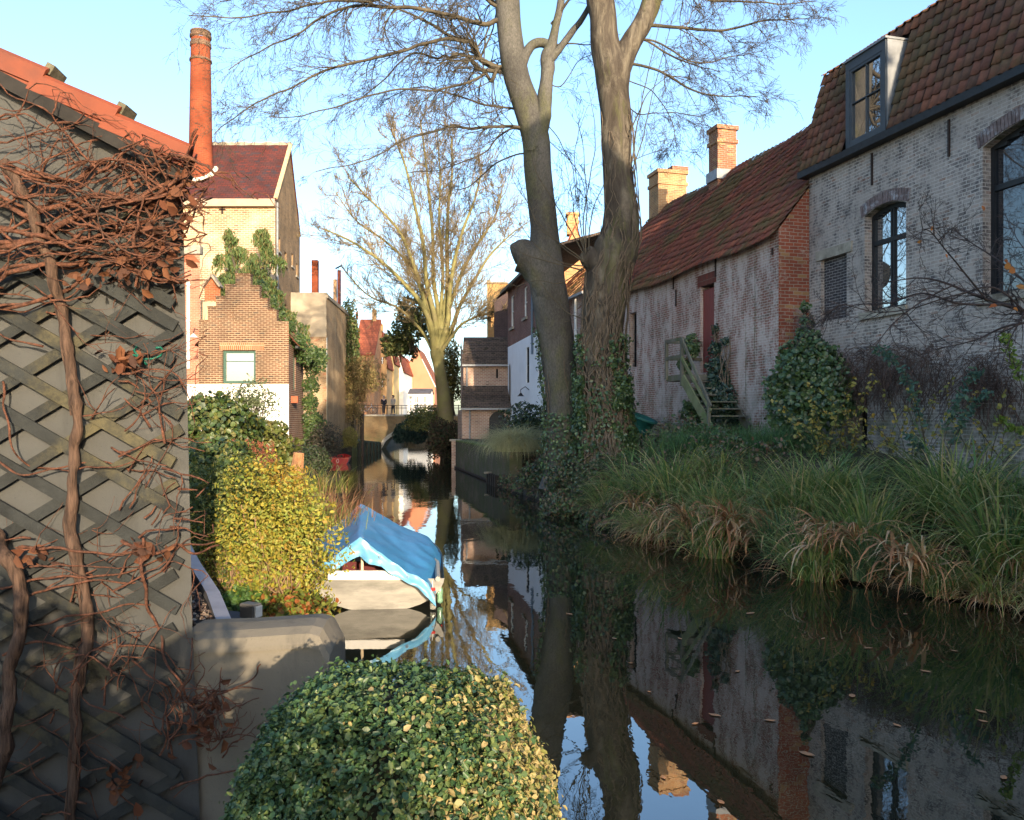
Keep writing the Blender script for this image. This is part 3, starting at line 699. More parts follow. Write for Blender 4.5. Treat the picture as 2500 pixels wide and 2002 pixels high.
def lathe(prof, n, c):
    V = []; Fs = []
    for r, z in prof:
        for j in range(n): a = j * 2 * math.pi / n; V.append((c[0] + r * math.cos(a), c[1] + r * math.sin(a), z))
    for i in range(len(prof) - 1):
        for j in range(n): Fs.append((i * n + j, i * n + (j + 1) % n, (i + 1) * n + (j + 1) % n, (i + 1) * n + j))
    return V, Fs
def cyl_uv(o, c, r):
    me = o.data; uv = me.uv_layers[0].data
    for p in me.polygons:
        an = [math.atan2(me.vertices[me.loops[l].vertex_index].co.y - c[1], me.vertices[me.loops[l].vertex_index].co.x - c[0]) for l in p.loop_indices]
        if max(an) - min(an) > 3: an = [a + 2 * math.pi if a < 0 else a for a in an]
        for l, a in zip(p.loop_indices, an): uv[l].uv = (a * r, me.vertices[me.loops[l].vertex_index].co.z)
r0, r1 = .70, .53
m = MB(); m.add(*lathe([(r0, cz0 - 1), (r0, cz0), (r1, ycz(97))], 28, cx)); o = m.build('shaft', b_fac, fch, smooth=True); cyl_uv(o, cx, .62)
m = MB(); b_drk = brick('sooty_brick', (.13, .075, .05), (.10, .06, .045), (.2, .16, .11), w=.26, row=.1)
m.add(*lathe([(r1 + .01, ycz(96)), (.60, ycz(93)), (.60, ycz(88)), (.535, ycz(87)), (.535, ycz(83)), (.57, ycz(81)), (.57, ycz(78.5)), (.44, ycz(78.5)), (.44, ycz(90))], 28, cx))
o = m.build('cap', b_drk, fch); cyl_uv(o, cx, .6)
for pr_ in ([(.56, ycz(117)), (.585, ycz(114)), (.585, ycz(107)), (.55, ycz(104))], [(.575, ycz(152)), (.615, ycz(151)), (.615, ycz(147)), (.575, ycz(146))]):
    m = MB(); m.add(*lathe(pr_, 28, cx)); o = m.build('band', b_drk, fch); cyl_uv(o, cx, .6)
m = MB(); pts = []
for i in range(23):
    a = math.pi * (.95 + i / 22 * 1.1); x = cx.x + .84 * math.cos(a); y = cx.y + .84 * math.sin(a)
    z = WE + .2 + (y + .25 - YW) / (rgY + .25) * (RZ - WE); pts.append((x, y, z))
m.tube(pts, .13, 8); m.build('mortar_collar', plain('pale_mortar', (.60, .55, .45), .1, 6), fch)

# ------------------------------------------------------------------ concrete-capped building, ivy wall and chimneys
YK = 50.0
fk = Face((at(640, 0, YK).x, YK), X, -Yv); zk = lambda py, Y=YK: H + (HY - py) / F * Y
ck = thing('canal_building', 'flat topped canal building with grey render above worn brick', 'building', (at(740, 0, YK).x, YK, 0))
KW = fk.u(797); KT = zk(714); KM = zk(822)
m_conc = plain('grey_render', (.33, .28, .21), .3, .5, .9, dirt=(.16, .13, .10), bscale=6)
m = MB(); fk.box(m, 0, KW, KM, KT, 0, .5); m.poly(fk.P(0, KT - .15, .5), fk.P(KW - .1, KT - .15, .5), fk.P(KW - .8, KT - .15, 13), fk.P(0, KT - .15, 13)); m.build('rendered_top', m_conc, ck)
b_old = brick('worn_canal_brick', (.36, .24, .13), (.28, .18, .10), (.36, .28, .19), wash=(.52, .42, .28), amt=.8, thr=(.46, .6), wscale=(.5, .35), w=.26, row=.085, third=(.32, .10, .05), soot=(.14, .10, .07), soot_amt=.5, moss=.4, moss_z=(2.5, .4))
m = MB(); wall(m, fk, -.02, KW + .02, -.3, KM); m.build('front_wall', b_old, ck)
fks = Face(fk.P(KW + .03, 0), Vector((-.05, 1, 0)), X); KS = 13.0
m = MB(); wall(m, fks, 0, KS, -.5, KT - .35); m.build('side_wall', brick('canal_side_brick', (.42, .28, .15), (.34, .22, .12), (.44, .34, .23), wash=(.60, .47, .29), amt=.6, thr=(.48, .62), wscale=(1.2, .3), w=.26, row=.085, soot=(.20, .145, .09), soot_amt=.5), ck)
m = MB(); fks.box(m, -.02, KS, KT - .34, KT - .12, -.08, .3); m.build('coping', m_conc, ck)
def far_ch(px0, px1, top, base, Y, name, label, mat, cap=True):
    c = at((px0 + px1) / 2, 0, Y); w = (px1 - px0) / F * Y
    return chimney(name, label, c, w, w, H + (HY - base) / F * Y, H + (HY - top) / F * Y, 0, mat, cap=cap)
far_ch(762, 777, 636, 740, 58, 'brick_chimney', 'slim red brick chimney standing behind the grey rendered top', b_fac, False)
far_ch(814, 822, 682, 800, 62, 'brick_chimney', 'thin yellow brick chimney beside the rusty metal flue', brick('thin_chimney_brick', (.42, .24, .12), (.36, .20, .1), (.45, .36, .24)), False)
c = at(828, 0, 62); fl = thing('metal_flue', 'rusty red metal flue pipe with tilted cowl above ivy wall', 'flue', (c.x, c.y, 9))
m = MB(); m.tube([(c.x, c.y, zk(800, 62)), (c.x, c.y, zk(660, 62))], .15, 10); m.build('pipe', plain('rust_red', (.22, .06, .04), .3, 8, .7), fl)
m = MB(); m.beam((c.x - .28, c.y, zk(656, 62)), (c.x + .2, c.y, zk(648, 62)), .35, .03); m.beam((c.x - .05, c.y, zk(662, 62)), (c.x - .05, c.y, zk(651, 62)), .03, .03); m.build('cowl', m_black, fl)

# ------------------------------------------------------------------ far houses beyond the bridge
def gable_house(name, label, x0, x1, Y, depth, z_eave, z_ridge, wmat, rmat, axis='y', wins=(), group='gabled houses beyond the bridge', z0=.8, steps=0):
    """axis 'y': ridge runs away from the viewer and the gable faces us; 'x': the roof slope faces us"""
    t = thing(name, label, 'house', ((x0 + x1) / 2, Y, z0), group)
    f = Face((x0, Y), X, -Yv); L = x1 - x0; s = Face((x1, Y), Yv, X); s2 = Face((x0, Y), Yv, -X)
    hw_ = [w for w in wins if w[3] < z_eave - .05]
    m = MB()
    if axis == 'y':
        wall(m, f, 0, L, z0, z_eave, hw_, .12, extra=[(0, z_eave), (L, z_eave), (L / 2, z_ridge)])
        for q in (s, s2): wall(m, q, .003, depth, z0, z_eave)
    else:
        wall(m, f, 0, L, z0, z_eave, hw_, .12)
        for q in (s, s2): wall(m, q, .003, depth, z0, z_eave, (), .1, extra=[(.003, z_eave), (depth, z_eave), (depth / 2, z_ridge)])
    m.build('wall', wmat, t)
    m = MB(); th = Zv * .12
    if axis == 'y':
        for a, b in ((-.15, L / 2), (L + .15, L / 2)):
            m.prism([f.P(a, z_eave, .02), f.P(b, z_ridge + .02, .02), f.P(b, z_ridge + .02, depth), f.P(a, z_eave, depth)], th)
    else:
        for a, b in ((-.2, depth / 2), (depth + .2, depth / 2)):
            m.prism([f.P(-.1, z_eave, a), f.P(L + .1, z_eave, a), f.P(L + .1, z_ridge + .02, b), f.P(-.1, z_ridge + .02, b)], th)
    m.build('roof', rmat, t)
    if steps:
        m = MB()
        for i in range(steps):
            k = i / steps; a = L / 2 * k; zt = z_eave + (z_ridge - z_eave) * (k + 1 / steps) + .15
            for u0, u1 in ((a, a + L / 2 / steps), (L - a - L / 2 / steps, L - a)): f.box(m, u0, u1, z_eave + (z_ridge - z_eave) * k, zt, -.03, .25)
        f.box(m, L / 2 - .3, L / 2 + .3, z_ridge, z_ridge + .7, -.03, .3)
        m.build('stepped_gable', wmat, t)
    for a, b, c_, d in wins:
        k0 = 0 if d < z_eave - .05 else -.11
        m = MB(); f.box(m, a, b, c_, d, .07 + k0, .1 + k0); wo = m.build('window', m_glass, t)
        m = MB(); f.box(m, a, b, (c_ + d) / 2 - .04, (c_ + d) / 2 + .04, .04 + k0, .069 + k0); f.box(m, (a + b) / 2 - .04, (a + b) / 2 + .04, c_, d, .03 + k0, .066 + k0); m.build('frame', m_white, wo)
    return t
def xs(px, Y): return at(px, 0, Y).x
def zs(py, Y): return H + (HY - py) / F * Y
def wn_(px0, px1, y0, y1, X0, Y): return (xs(px0, Y) - X0, xs(px1, Y) - X0, zs(y1, Y), zs(y0, Y))
t_far = rows('far_red_tiles', (.36, .10, .05), (.28, .08, .045), (.15, .05, .03), .3, .3, moss=0)
t_far2 = rows('far_orange_tiles', (.34, .13, .07), (.26, .09, .05), (.15, .06, .04), .3, .3)
b_far = brick('far_orange_brick', (.48, .22, .10), (.40, .17, .08), (.5, .30, .17), w=.3, row=.12, wash=(.55, .33, .18), amt=.5)
m_cream = plain('cream_render', (.44, .27, .13), .1, .6, .9); m_pink = plain('salmon_render', (.42, .19, .11), .12, .6, .9); m_wht = plain('far_white_render', (.85, .80, .72), .05, .6, .9)
Y1 = 80; gable_house('gabled_house', 'orange brick house with steep red roof right of the ivy wall', xs(866, Y1), xs(914, Y1), Y1, 7, zs(868, Y1), zs(772, Y1), b_far, t_far, 'x', [wn_(880, 888, 900, 930, xs(866, Y1), Y1), wn_(898, 906, 900, 930, xs(866, Y1), Y1)])
far_ch(869, 874, 762, 780, 83.5, 'brick_chimney', 'small red chimney at left end of the steep red roof', b_fac, False)
far_ch(909, 919, 756, 790, 83.5, 'brick_chimney', 'small yellow finial chimney on right end of the steep red roof', m_cream, False)
Y2 = 84; gable_house('gabled_house', 'tall narrow cream stepped gable behind the steep red roof', xs(911, Y2), xs(944, Y2), Y2, 9, zs(900, Y2), zs(808, Y2), m_cream, t_far, 'y', [wn_(921, 926, 872, 888, xs(911, Y2), Y2), wn_(931, 936, 872, 888, xs(911, Y2), Y2), wn_(921, 926, 925, 945, xs(911, Y2), Y2), wn_(931, 936, 925, 945, xs(911, Y2), Y2)], steps=5)
Y3 = 88; gable_house('gabled_house', 'narrow pale yellow gable with small twin windows', xs(940, Y3), xs(962, Y3), Y3, 9, zs(890, Y3), zs(832, Y3), plain('pale_yellow_render', (.48, .35, .17), .1, .6, .9), t_far, 'y', [wn_(945, 949, 882, 888, xs(940, Y3), Y3), wn_(952, 956, 882, 888, xs(940, Y3), Y3), wn_(945, 949, 925, 940, xs(940, Y3), Y3), wn_(952, 956, 925, 940, xs(940, Y3), Y3), wn_(945, 950, 985, 1010, xs(940, Y3), Y3)])
Y4 = 92; gable_house('gabled_house', 'tall bright white gable next to the red wall', xs(961, Y4), xs(985, Y4), Y4, 9, zs(910, Y4), zs(866, Y4), m_wht, t_far, 'y', [wn_(966, 970, 945, 960, xs(961, Y4), Y4)])
Y5 = 100; gable_house('gabled_house', 'wide salmon house with long red roof facing the bridge', xs(972, Y5), xs(1062, Y5), Y5, 9, zs(945, Y5), zs(850, Y5), m_pink, t_far2, 'y', [wn_(978, 984, 890, 902, xs(972, Y5), Y5), wn_(1002, 1010, 960, 985, xs(972, Y5), Y5)])
Y6 = 96; gable_house('low_house', 'low white fronted house with small grey pediment beyond the bridge', xs(980, Y6), xs(1050, Y6), Y6, 4, zs(962, Y6), zs(950, Y6), m_wht, rows('grey_slates', (.12, .12, .14), (.09, .09, .1), (.05, .05, .05), .3, .2), 'x', [wn_(1000, 1007, 968, 985, xs(980, Y6), Y6), wn_(1014, 1021, 968, 1000, xs(980, Y6), Y6), wn_(1034, 1041, 968, 1000, xs(980, Y6), Y6)], group=None)
t6 = thing('garden_wall', 'red painted wall panel in front of the low white house', 'wall', (xs(970, 94), 94, 1)); m = MB(); m.box((xs(973, 94), 94, zs(990, 94)), (.55, .2, 4.4)); m.build('panel', plain('red_paint', (.35, .05, .04), .15, 3), t6)
m = MB(); m.box((xs(973, 94), 94, zs(940, 94)), (.65, .3, .12)); m.build('coping', m_stone, t6)

# ------------------------------------------------------------------ stone bridge with railing, people and bicycle
YB = 72.0; DZ = zs(1016, YB)
br = thing('stone_bridge', 'old brick arch bridge with iron railing across the far canal', 'bridge', (-7.5, YB, 0))
xl, xr = -13.6, -2.4; ax0 = xs(928, YB); aw = 8.2; ac = ax0 + aw / 2; ah = zs(1042, YB)
fbr = Face((xl, YB), X, -Yv); b_br = brick('bridge_brick', (.17, .105, .05), (.13, .08, .04), (.20, .15, .09), w=.3, row=.09, soot=(.13, .10, .06), soot_amt=.6, wash=(.22, .165, .09), amt=.4, moss=.7, moss_z=(2.2, .3))
m = MB(); n = 20
def arc(t): return ax0 + aw * t, ah * (1 - (2 * t - 1) ** 2) ** .62
m.poly(fbr.P(0, -.5), fbr.P(ax0 - xl, -.5), fbr.P(ax0 - xl, DZ), fbr.P(0, DZ)); 
for i in range(n):
    (xa, za), (xb, zb) = arc(i / n), arc((i + 1) / n)
    for k in (0, 3.4):
        m.poly(fbr.P(xa - xl, za, k), fbr.P(xb - xl, zb, k), fbr.P(xb - xl, DZ, k), fbr.P(xa - xl, DZ, k))
    m.poly(fbr.P(xa - xl, za, 0), fbr.P(xb - xl, zb, 0), fbr.P(xb - xl, zb, 3.4), fbr.P(xa - xl, za, 3.4))
xe = ax0 + aw; m.poly(fbr.P(xe - xl, -.5), fbr.P(xr - xl, -.5), fbr.P(xr - xl, DZ), fbr.P(xe - xl, DZ))
m.build('arch_wall', b_br, br)
m = MB()
for i in range(n):
    (xa, za), (xb, zb) = arc(i / n), arc((i + 1) / n); m.beam(fbr.P(xa - xl, za + .12, -.02), fbr.P(xb - xl, zb + .12, -.02), .08, .3)
m.build('arch_ring', m_stone, br)
m = MB(); fbr.box(m, 0, xr - xl, DZ, DZ + .15, -.06, 3.5); m.build('deck', m_stone, br)
m = MB(); zr_ = zs(990, YB)
for z in (zr_, zr_ - .22): m.beam((xl + .5, YB + .1, z), (xr, YB + .1, z), .05, .05)
for x in np.arange(xl + .5, xr, .42): m.beam((x, YB + .1, DZ + .15), (x, YB + .1, zr_), .03, .03)
for x in np.arange(xl + .5, xr, 2.1): m.beam((x, YB + .1, DZ + .15), (x, YB + .1, zr_ + .06), .07, .07)
m.build('railing', m_iron, br)
def skin_body(name, mat, parent, nodes, edges, sub=2):
    me = bpy.data.meshes.new(name); me.from_pydata([n[:3] for n in nodes], edges, [])
    o = link(name, me, None, parent)
    md = o.modifiers.new('s', 'SKIN'); 
    for v, n in zip(me.skin_vertices[0].data, nodes): v.radius = (n[3], n[3]) if len(n) == 4 else (n[3], n[4])
    me.skin_vertices[0].data[0].use_root = True
    o.modifiers.new('u', 'SUBSURF').levels = sub; o.modifiers['u'].render_levels = sub
    dg = bpy.context.evaluated_depsgraph_get(); nm = bpy.data.meshes.new_from_object(o.evaluated_get(dg)); o.modifiers.clear(); o.data = nm; nm.name = name
    nm.materials.clear(); nm.materials.append(mat); nm.shade_smooth()
    return o
m_skin = plain('skin', (.45, .27, .19), .1, 8, .6)
def person(x, y, z0, h, facing, coat, trousers, hair, label, stride=.12):
    t = thing('person', label, 'person', (x, y, z0)); t.rotation_euler = (0, 0, 0)
    s = h / 1.72; P = lambda a, b, c: (x + (a * math.cos(facing) - b * math.sin(facing)) * s, y + (a * math.sin(facing) + b * math.cos(facing)) * s, z0 + c * s)
    N = lambda a, b, c, r, r2=None: P(a, b, c) + ((r * s,) if r2 is None else (r * s, r2 * s))
    nodes = [N(0, 0, .92, .15, .11), N(0, 0, 1.15, .14, .10), N(0, .01, 1.36, .16, .10), N(0, .02, 1.46, .055), N(0, .035, 1.53, .06), N(0, .05, 1.62, .085, .10), N(0, .04, 1.70, .05)]
    e = [(0, 1), (1, 2), (2, 3), (3, 4), (4, 5), (5, 6)]
    for sx in (-1, 1):
        k = len(nodes); nodes += [N(sx * .19, 0, 1.38, .055), N(sx * .23, -.02 * sx, 1.12, .043), N(sx * .2, .12, .92, .034), N(sx * .19, .15, .84, .03)]
        e += [(2, k), (k, k + 1), (k + 1, k + 2), (k + 2, k + 3)]
        k = len(nodes); nodes += [N(sx * .09, 0, .82, .085), N(sx * .1, sx * stride * .5 + .02, .47, .06), N(sx * .1, sx * stride, .08, .042), N(sx * .11, sx * stride + .14, .04, .035)]
        e += [(0, k), (k, k + 1), (k + 1, k + 2), (k + 2, k + 3)]
    skin_body('body', m_skin, t, nodes, e)
    nodes = [N(0, 0, .80, .19, .14), N(0, 0, 1.15, .165, .125), N(0, .01, 1.36, .18, .115), N(0, .015, 1.45, .08)]; e = [(0, 1), (1, 2), (2, 3)]
    for sx in (-1, 1):
        k = len(nodes); nodes += [N(sx * .2, 0, 1.37, .07), N(sx * .24, -.02 * sx, 1.12, .06), N(sx * .205, .115, .94, .05)]; e += [(2, k), (k, k + 1), (k + 1, k + 2)]
    skin_body('coat', coat, t, nodes, e)
    nodes = [N(0, 0, .86, .155, .115)]; e = []
    for sx in (-1, 1):
        k = len(nodes); nodes += [N(sx * .09, 0, .78, .1), N(sx * .1, sx * stride * .5 + .02, .47, .075), N(sx * .1, sx * stride, .10, .055)]; e += [(0, k), (k, k + 1), (k + 1, k + 2)]
    skin_body('trousers', trousers, t, nodes, e)
    skin_body('hair', hair, t, [N(0, .03, 1.645, .095, .105), N(0, .02, 1.70, .07), N(0, -.02, 1.56, .06)], [(0, 1), (0, 2)])
    m = MB()
    for sx in (-1, 1): m.box(P(sx * .035, .145, 1.64), (.02 * s, .02 * s, .012 * s))
    m.box(P(0, .16, 1.605), (.02 * s, .03 * s, .035 * s)); m.box(P(0, .142, 1.565), (.045 * s, .015 * s, .01 * s)); m.build('face', plain('face_features', (.25, .12, .09), .1, 9), t)
    for sx in (-1, 1): m = MB(); m.box(P(sx * .11, sx * stride + .07, .03), (.09 * s, .26 * s, .07 * s), rotz=facing); m.build('shoe', m_black, t)
    return t
m_navy = plain('dark_coat', (.02, .02, .028), .2, 9); m_beige = plain('beige_coat', (.36, .29, .22), .15, 9); m_hair = plain('dark_hair', (.03, .02, .016), .2, 20); m_grey = plain('grey_hair', (.30, .25, .21), .2, 20)
person(xs(937, YB + 1.2), YB + 1.2, DZ + .15, 1.68, .4, m_navy, plain('dark_leggings', (.05, .04, .04), .2, 9), m_grey, 'person in a long dark coat walking across the bridge', .2)
person(xs(960, YB + 1.2), YB + 1.2, DZ + .15, 1.70, 2.6, m_beige, m_black, m_hair, 'person in a pale beige jacket and dark trousers standing on the bridge', .06)
bi = thing('bicycle', 'bicycle leaning on the railing at left end of the bridge', 'bicycle', (xs(895, YB), YB + .5, DZ + .15))
bx, by, bz = xs(895, YB), YB + .45, DZ + .15
for dx in (-.52, .52):
    m = MB(); pts = [(bx + dx + .33 * math.cos(a), by, bz + .34 + .33 * math.sin(a)) for a in np.linspace(0, 2 * math.pi, 21)]; m.tube(pts, .022, 5, cap=False)
    for a in np.linspace(0, math.pi, 7)[:-1]: m.beam((bx + dx + .32 * math.cos(a), by, bz + .34 + .32 * math.sin(a)), (bx + dx - .32 * math.cos(a), by, bz + .34 - .32 * math.sin(a)), .006, .006)
    m.build('wheel', m_black, bi)
m = MB(); pr = lambda a, b: (bx + a, by, bz + b)
for a, b in ((pr(-.52, .34), pr(-.05, .30)), (pr(-.05, .30), pr(-.18, .85)), (pr(-.52, .34), pr(-.16, .78)), (pr(-.05, .30), pr(.36, .78)), (pr(-.16, .78), pr(.36, .80)), (pr(.33, .95), pr(.52, .34))): m.tube([a, b], .02, 6)
m.build('frame', plain('silver_frame', (.4, .42, .45), .1, 8, .35, metal=.6), bi)
m = MB(); m.box(pr(-.2, .9), (.24, .13, .05)); m.build('saddle', m_black, bi)
m = MB(); m.tube([(bx + .30, by - .28, bz + 1.0), (bx + .33, by - .1, bz + 1.0), (bx + .33, by + .1, bz + 1.0), (bx + .30, by + .28, bz + 1.0)], .016, 6); m.build('handlebar', m_black, bi)

# mooring fender of mossy timber, post, red boat
fd = thing('timber_fender', 'mossy green timber mooring fender at the left canal wall', 'fender', (-11.0, 62, 0))
m = MB(); Pf = [(at(871, 1116, 56)), (at(929, 1098, 68))]
a, b = Pf[0], Pf[1]; a.z = b.z = 0; dd = (b - a).normalized(); nn_ = Vector((dd.y, -dd.x, 0))
m.prism([a - Zv * .3, b - Zv * .3, b + Zv * .72, b + Zv * .8 - dd * 1.5, a + Zv * 1.1 + dd * 2, a + Zv * .95], -nn_ * 1.2); m.build('boarding', plain('mossy_timber', (.07, .085, .045), .5, 1.2, .9, stretch=(2, 2, .3)), fd)
m_dtim = plain('dark_timber', (.035, .035, .028), .4, 4, .9)
for t in np.linspace(.05, .95, 7): q = a + (b - a) * t; m = MB(); m.beam(q - Zv * .3 + nn_ * .05, q + Zv * (1.0 - .3 * t) + nn_ * .05, .18, .12); m.build('upright', m_dtim, fd)
po = at(884, 0, 58); m = MB(); m.tube([(po.x, po.y, -.5), (po.x, po.y, zs(1010, 58))], .13, 8); m.solo('mooring_pole', plain('wet_pole', (.06, .045, .035), .3, 5), 'dark mooring pole standing in front of the bridge at left', 'pole')
rb = thing('rowing_boat', 'small red boat with pale number 10 moored by the left canal wall', 'boat', (xs(828, 46.5), 46.5, 0))
m_redboat = plain('red_hull', (.42, .035, .035), .15, 3, .45)
bxc, byc = xs(829, 46.5), 46.5
def hull(cx_, cy_, L, W, z0, z1, ang, bow=1.0, flat=.35, n=14, sec=16, sheer=.15):
    V = []; Fs = []
    for i in range(n + 1):
        t = i / n; w = W / 2 * (1 - max(0, (t - .35) / .65) ** 2.2 * bow); zt = z1 + sheer * t * t; zb = z0 + .3 * max(0, t - .6) ** 1.5
        for j in range(sec + 1):
            th = (j / sec * 2 - 1) * math.pi / 2
            V.append((w * math.copysign(abs(math.sin(th)) ** .8, th), t * L, zb + (zt - zb) * (1 - abs(math.cos(th)) ** 1.15)))
    k = sec + 1
    for i in range(n):
        for j in range(sec): Fs.append((i * k + j, i * k + j + 1, (i + 1) * k + j + 1, (i + 1) * k + j))
    Fs.append(tuple(range(k)))
    c, s = math.cos(ang), math.sin(ang)
    return [(cx_ + x * c - y * s, cy_ + x * s + y * c, z) for x, y, z in V], Fs
m = MB(); m.add(*hull(bxc, byc, 3.4, 1.05, -.12, .33, .12)); m.build('hull', m_redboat, rb)
m = MB()
for sx in (-1, 1): m.tube([(bxc + sx * .52 - y * .12, byc + y, .34 + .012 * y * y) for y in np.linspace(0, 1.6, 6)], .03, 6)
m.beam((bxc - .5, byc + .05, .33), (bxc + .5, byc + .05, .33), .08, .05); m.build('gunwale', plain('faded_red', (.5, .12, .08), .2, 4), rb)
cu = bpy.data.curves.new('number', 'FONT'); cu.body = "'10"; cu.size = .34; cu.extrude = .004
tmp = bpy.data.objects.new('number', cu); col.objects.link(tmp); dg = bpy.context.evaluated_depsgraph_get()
nme = bpy.data.meshes.new_from_object(tmp.evaluated_get(dg)); bpy.data.objects.remove(tmp)
nme.transform(Matrix.Translation((bxc - .42, byc - .02, .07)) @ Matrix.Rotation(math.radians(90), 4, 'X')); nme.materials.clear()
link('number', nme, plain('pale_lettering', (.62, .40, .38), .1, 5), rb)

# ------------------------------------------------------------------ right bank: shed, canal wall, white house and neighbours
YS = 46.0
fsx = Face((xs(1128, YS), YS), X, -Yv); zsd = lambda py, Y=YS: zs(py, Y)
sh = thing('brick_shed', 'narrow brick shed with two brown tiled roofs and black arched door', 'shed', (xs(1185, YS), YS, 1.4))
b_shed = brick('shed_brick', (.40, .24, .165), (.33, .19, .14), (.50, .43, .35), w=.22, row=.085, msize=.012, third=(.20, .12, .09))
SW_ = fsx.u(1243); sd = [fsx.u(1193.5), fsx.u(1237), 1.2, zsd(1028), .42]
sd[3] = zsd(1022); m = MB(); wall(m, fsx, 0, SW_, 1.2, zsd(1000), [tuple(sd)], .2)
f_up = Face(fsx.P(0, 0, 1.3), X, -Yv); sl_ = (fsx.u(1210), fsx.u(1215), zsd(920), zsd(897))
wall(m, f_up, .0, SW_ - .05, zsd(1000), zsd(888), [sl_], .2)
fss = Face(fsx.P(0, 0), Vector((-.135, 1, 0)), -X)
wall(m, fss, .003, 3.4, 1.2, zsd(1000)); wall(m, Face(f_up.P(0, 0), Vector((-.135, 1, 0)), -X), .003, 2.2, zsd(1000), zsd(888), (), .1, extra=[(.003, zsd(888)), (2.2, zsd(888)), (2.2, zsd(815)), (1.9, zsd(810))])
wall(m, Face(fsx.P(SW_, 0), Yv, X), .003, 3.4, 1.2, zsd(888)); m.build('wall', b_shed, sh)
t_shed = rows('brown_flat_tiles', (.13, .095, .075), (.10, .075, .06), (.03, .024, .02), .2, .13, third=(.05, .045, .03))
def slab_roof(f, u0, u1, z0, k0, z1, k1, name='roof', steps=9):
    m = MB()
    for i in range(steps):
        a, b = i / steps, (i + 1) / steps
        za, zb = z0 + (z1 - z0) * a + .05, z0 + (z1 - z0) * b + .02; ka, kb = k0 + (k1 - k0) * a - .04, k0 + (k1 - k0) * b
        m.prism([f.P(u0, za, ka), f.P(u1, za, ka), f.P(u1, zb, kb), f.P(u0, zb, kb)], (0, 0, -.05))
    return m.build(name, t_shed, sh)
slab_roof(fsx, -.05, SW_ + .12, zsd(997), -.25, zsd(940), 1.28); slab_roof(f_up, -.08, SW_ + .08, zsd(887), -.22, zsd(811), 1.6)
m = MB(); fsx.box(m, -.05, SW_ + .12, zsd(1001), zsd(996.5), -.38, -.26); m.build('gutter', m_zinc, sh)
m = MB(); f_up.box(m, -.05, SW_ + .08, zsd(891), zsd(886.5), -.34, -.23); m.build('gutter', m_zinc, sh)
downpipe(fsx, fsx.u(1147), 1.3, zsd(1000), m_zinc, sh, .05); downpipe(f_up, fsx.u(1137), zsd(950), zsd(888), m_zinc, sh, .05)
m = MB(); fsx.box(m, sd[0] + .02, sd[1] - .02, 1.2, zsd(1000), .12, .16); dd_ = m.build('door', m_black, sh)
m = MB(); fsx.box(m, sd[0] + .1, sd[0] + .13, 2.0, 2.12, .07, .12); m.build('handle', m_iron, dd_)
m = MB(); f_up.box(m, sl_[0], sl_[1], sl_[2], sl_[3], .14, .18); m.build('window', m_dark, sh)
m = MB(); fss.box(m, 0, 3.4, zsd(999), zsd(994), -.05, .1)
# canal wall
cwl = thing('canal_wall', 'mossy canal retaining wall with brick pier below the shed', 'wall', (-2.9, 43, 0))
ap = Vector((-2.42, 11.9, 0)).normalized(); fcw = Face((-2.96 + .02, 42.9), -ap, (-1, -.2))
m = MB(); fcw.box(m, .7, 14.6, -.5, 1.38, -.06, .4); m.build('wall', brick('mossy_wall', (.11, .09, .065), (.13, .09, .07), (.11, .10, .08), moss=.8, moss_z=(9, 8), soot=(.06, .06, .04), soot_amt=.6), cwl)
m = MB(); fcw.box(m, .72, 14.6, 1.384, 1.46, -.09, .5); m.build('grassy_coping', plain('mossy_top', (.10, .13, .04), .4, 3, .95), cwl)
m = MB(); m.box((-2.95, 43.0, .45), (.42, .4, 1.9)); m.build('pier', b_shed, cwl); m = MB(); m.box((-2.95, 43.0, 1.44), (.62, .55, .09)); m.build('pier_cap', m_stone, cwl)
m = MB(); fcw.box(m, .3, 12.2, .02, .10, -.12, -.065); m.build('waling', m_iron, cwl)
for i in range(5):
    p = fcw.P(11.2 + i * .42, 0, -.2); m = MB(); m.box((p.x, p.y, .14), (.17, .17, .55), rotz=.2); tag(m.build('timber_pile', plain('wet_pile', (.022, .019, .017), .3, 6) if i == 0 else bpy.data.materials['wet_pile']), 'short wet timber pile at the foot of the canal wall', 'pile', 'row of timber piles below the canal wall')
m = MB(); p = fcw.P(11.3, 0, -.25); m.box((p.x, p.y, .43), (.3, .1, .07)); m.solo('plank_end', m_stone, 'pale plank end resting on the row of timber piles', 'plank')

# white and brick house behind the two trees
dW = Vector((-.175, 1, 0)).normalized(); wC = Vector((xs(1240, 47), 47, 0))
fwh = Face(wC, -dW, Vector((-1, -.175, 0)))      # u toward the viewer
wz = lambda px, py: fwh.uz(px, py)
hw = thing('canal_house', 'long house with brick upper floor and white ground floor behind big trees', 'house', wC)
b_up = brick('upper_red_brick', (.20, .095, .075), (.16, .08, .065), (.26, .22, .2), w=.22, row=.075)
HWL = fwh.u(1352); zE = wz(1245, 708)[1]; zM = wz(1245, 845)[1]
uo = [(fwh.u(1247), fwh.u(1254.5)), (fwh.u(1279), fwh.u(1287))]
hs = [(uo[0][0], uo[0][1], wz(1250, 800)[1], wz(1250, 722)[1]), (uo[1][0], uo[1][1], wz(1283, 775)[1], wz(1283, 700)[1])]
m = MB(); wall(m, fwh, 0, HWL, zM, zE, hs, .2); 
fwe = Face(wC, X, Yv); m.build('upper_wall', b_up, hw)
lo = [(fwh.u(1285), fwh.u(1292), wz(1288, 935)[1], wz(1288, 848)[1]), (fwh.u(1314), fwh.u(1321), wz(1317, 935)[1], wz(1317, 903)[1])]
m = MB(); wall(m, fwh, -.02, HWL, .9, zM, lo, .15); m.build('white_wall', plain('white_lime', (.70, .72, .76), .06, 1.2, .85), hw)
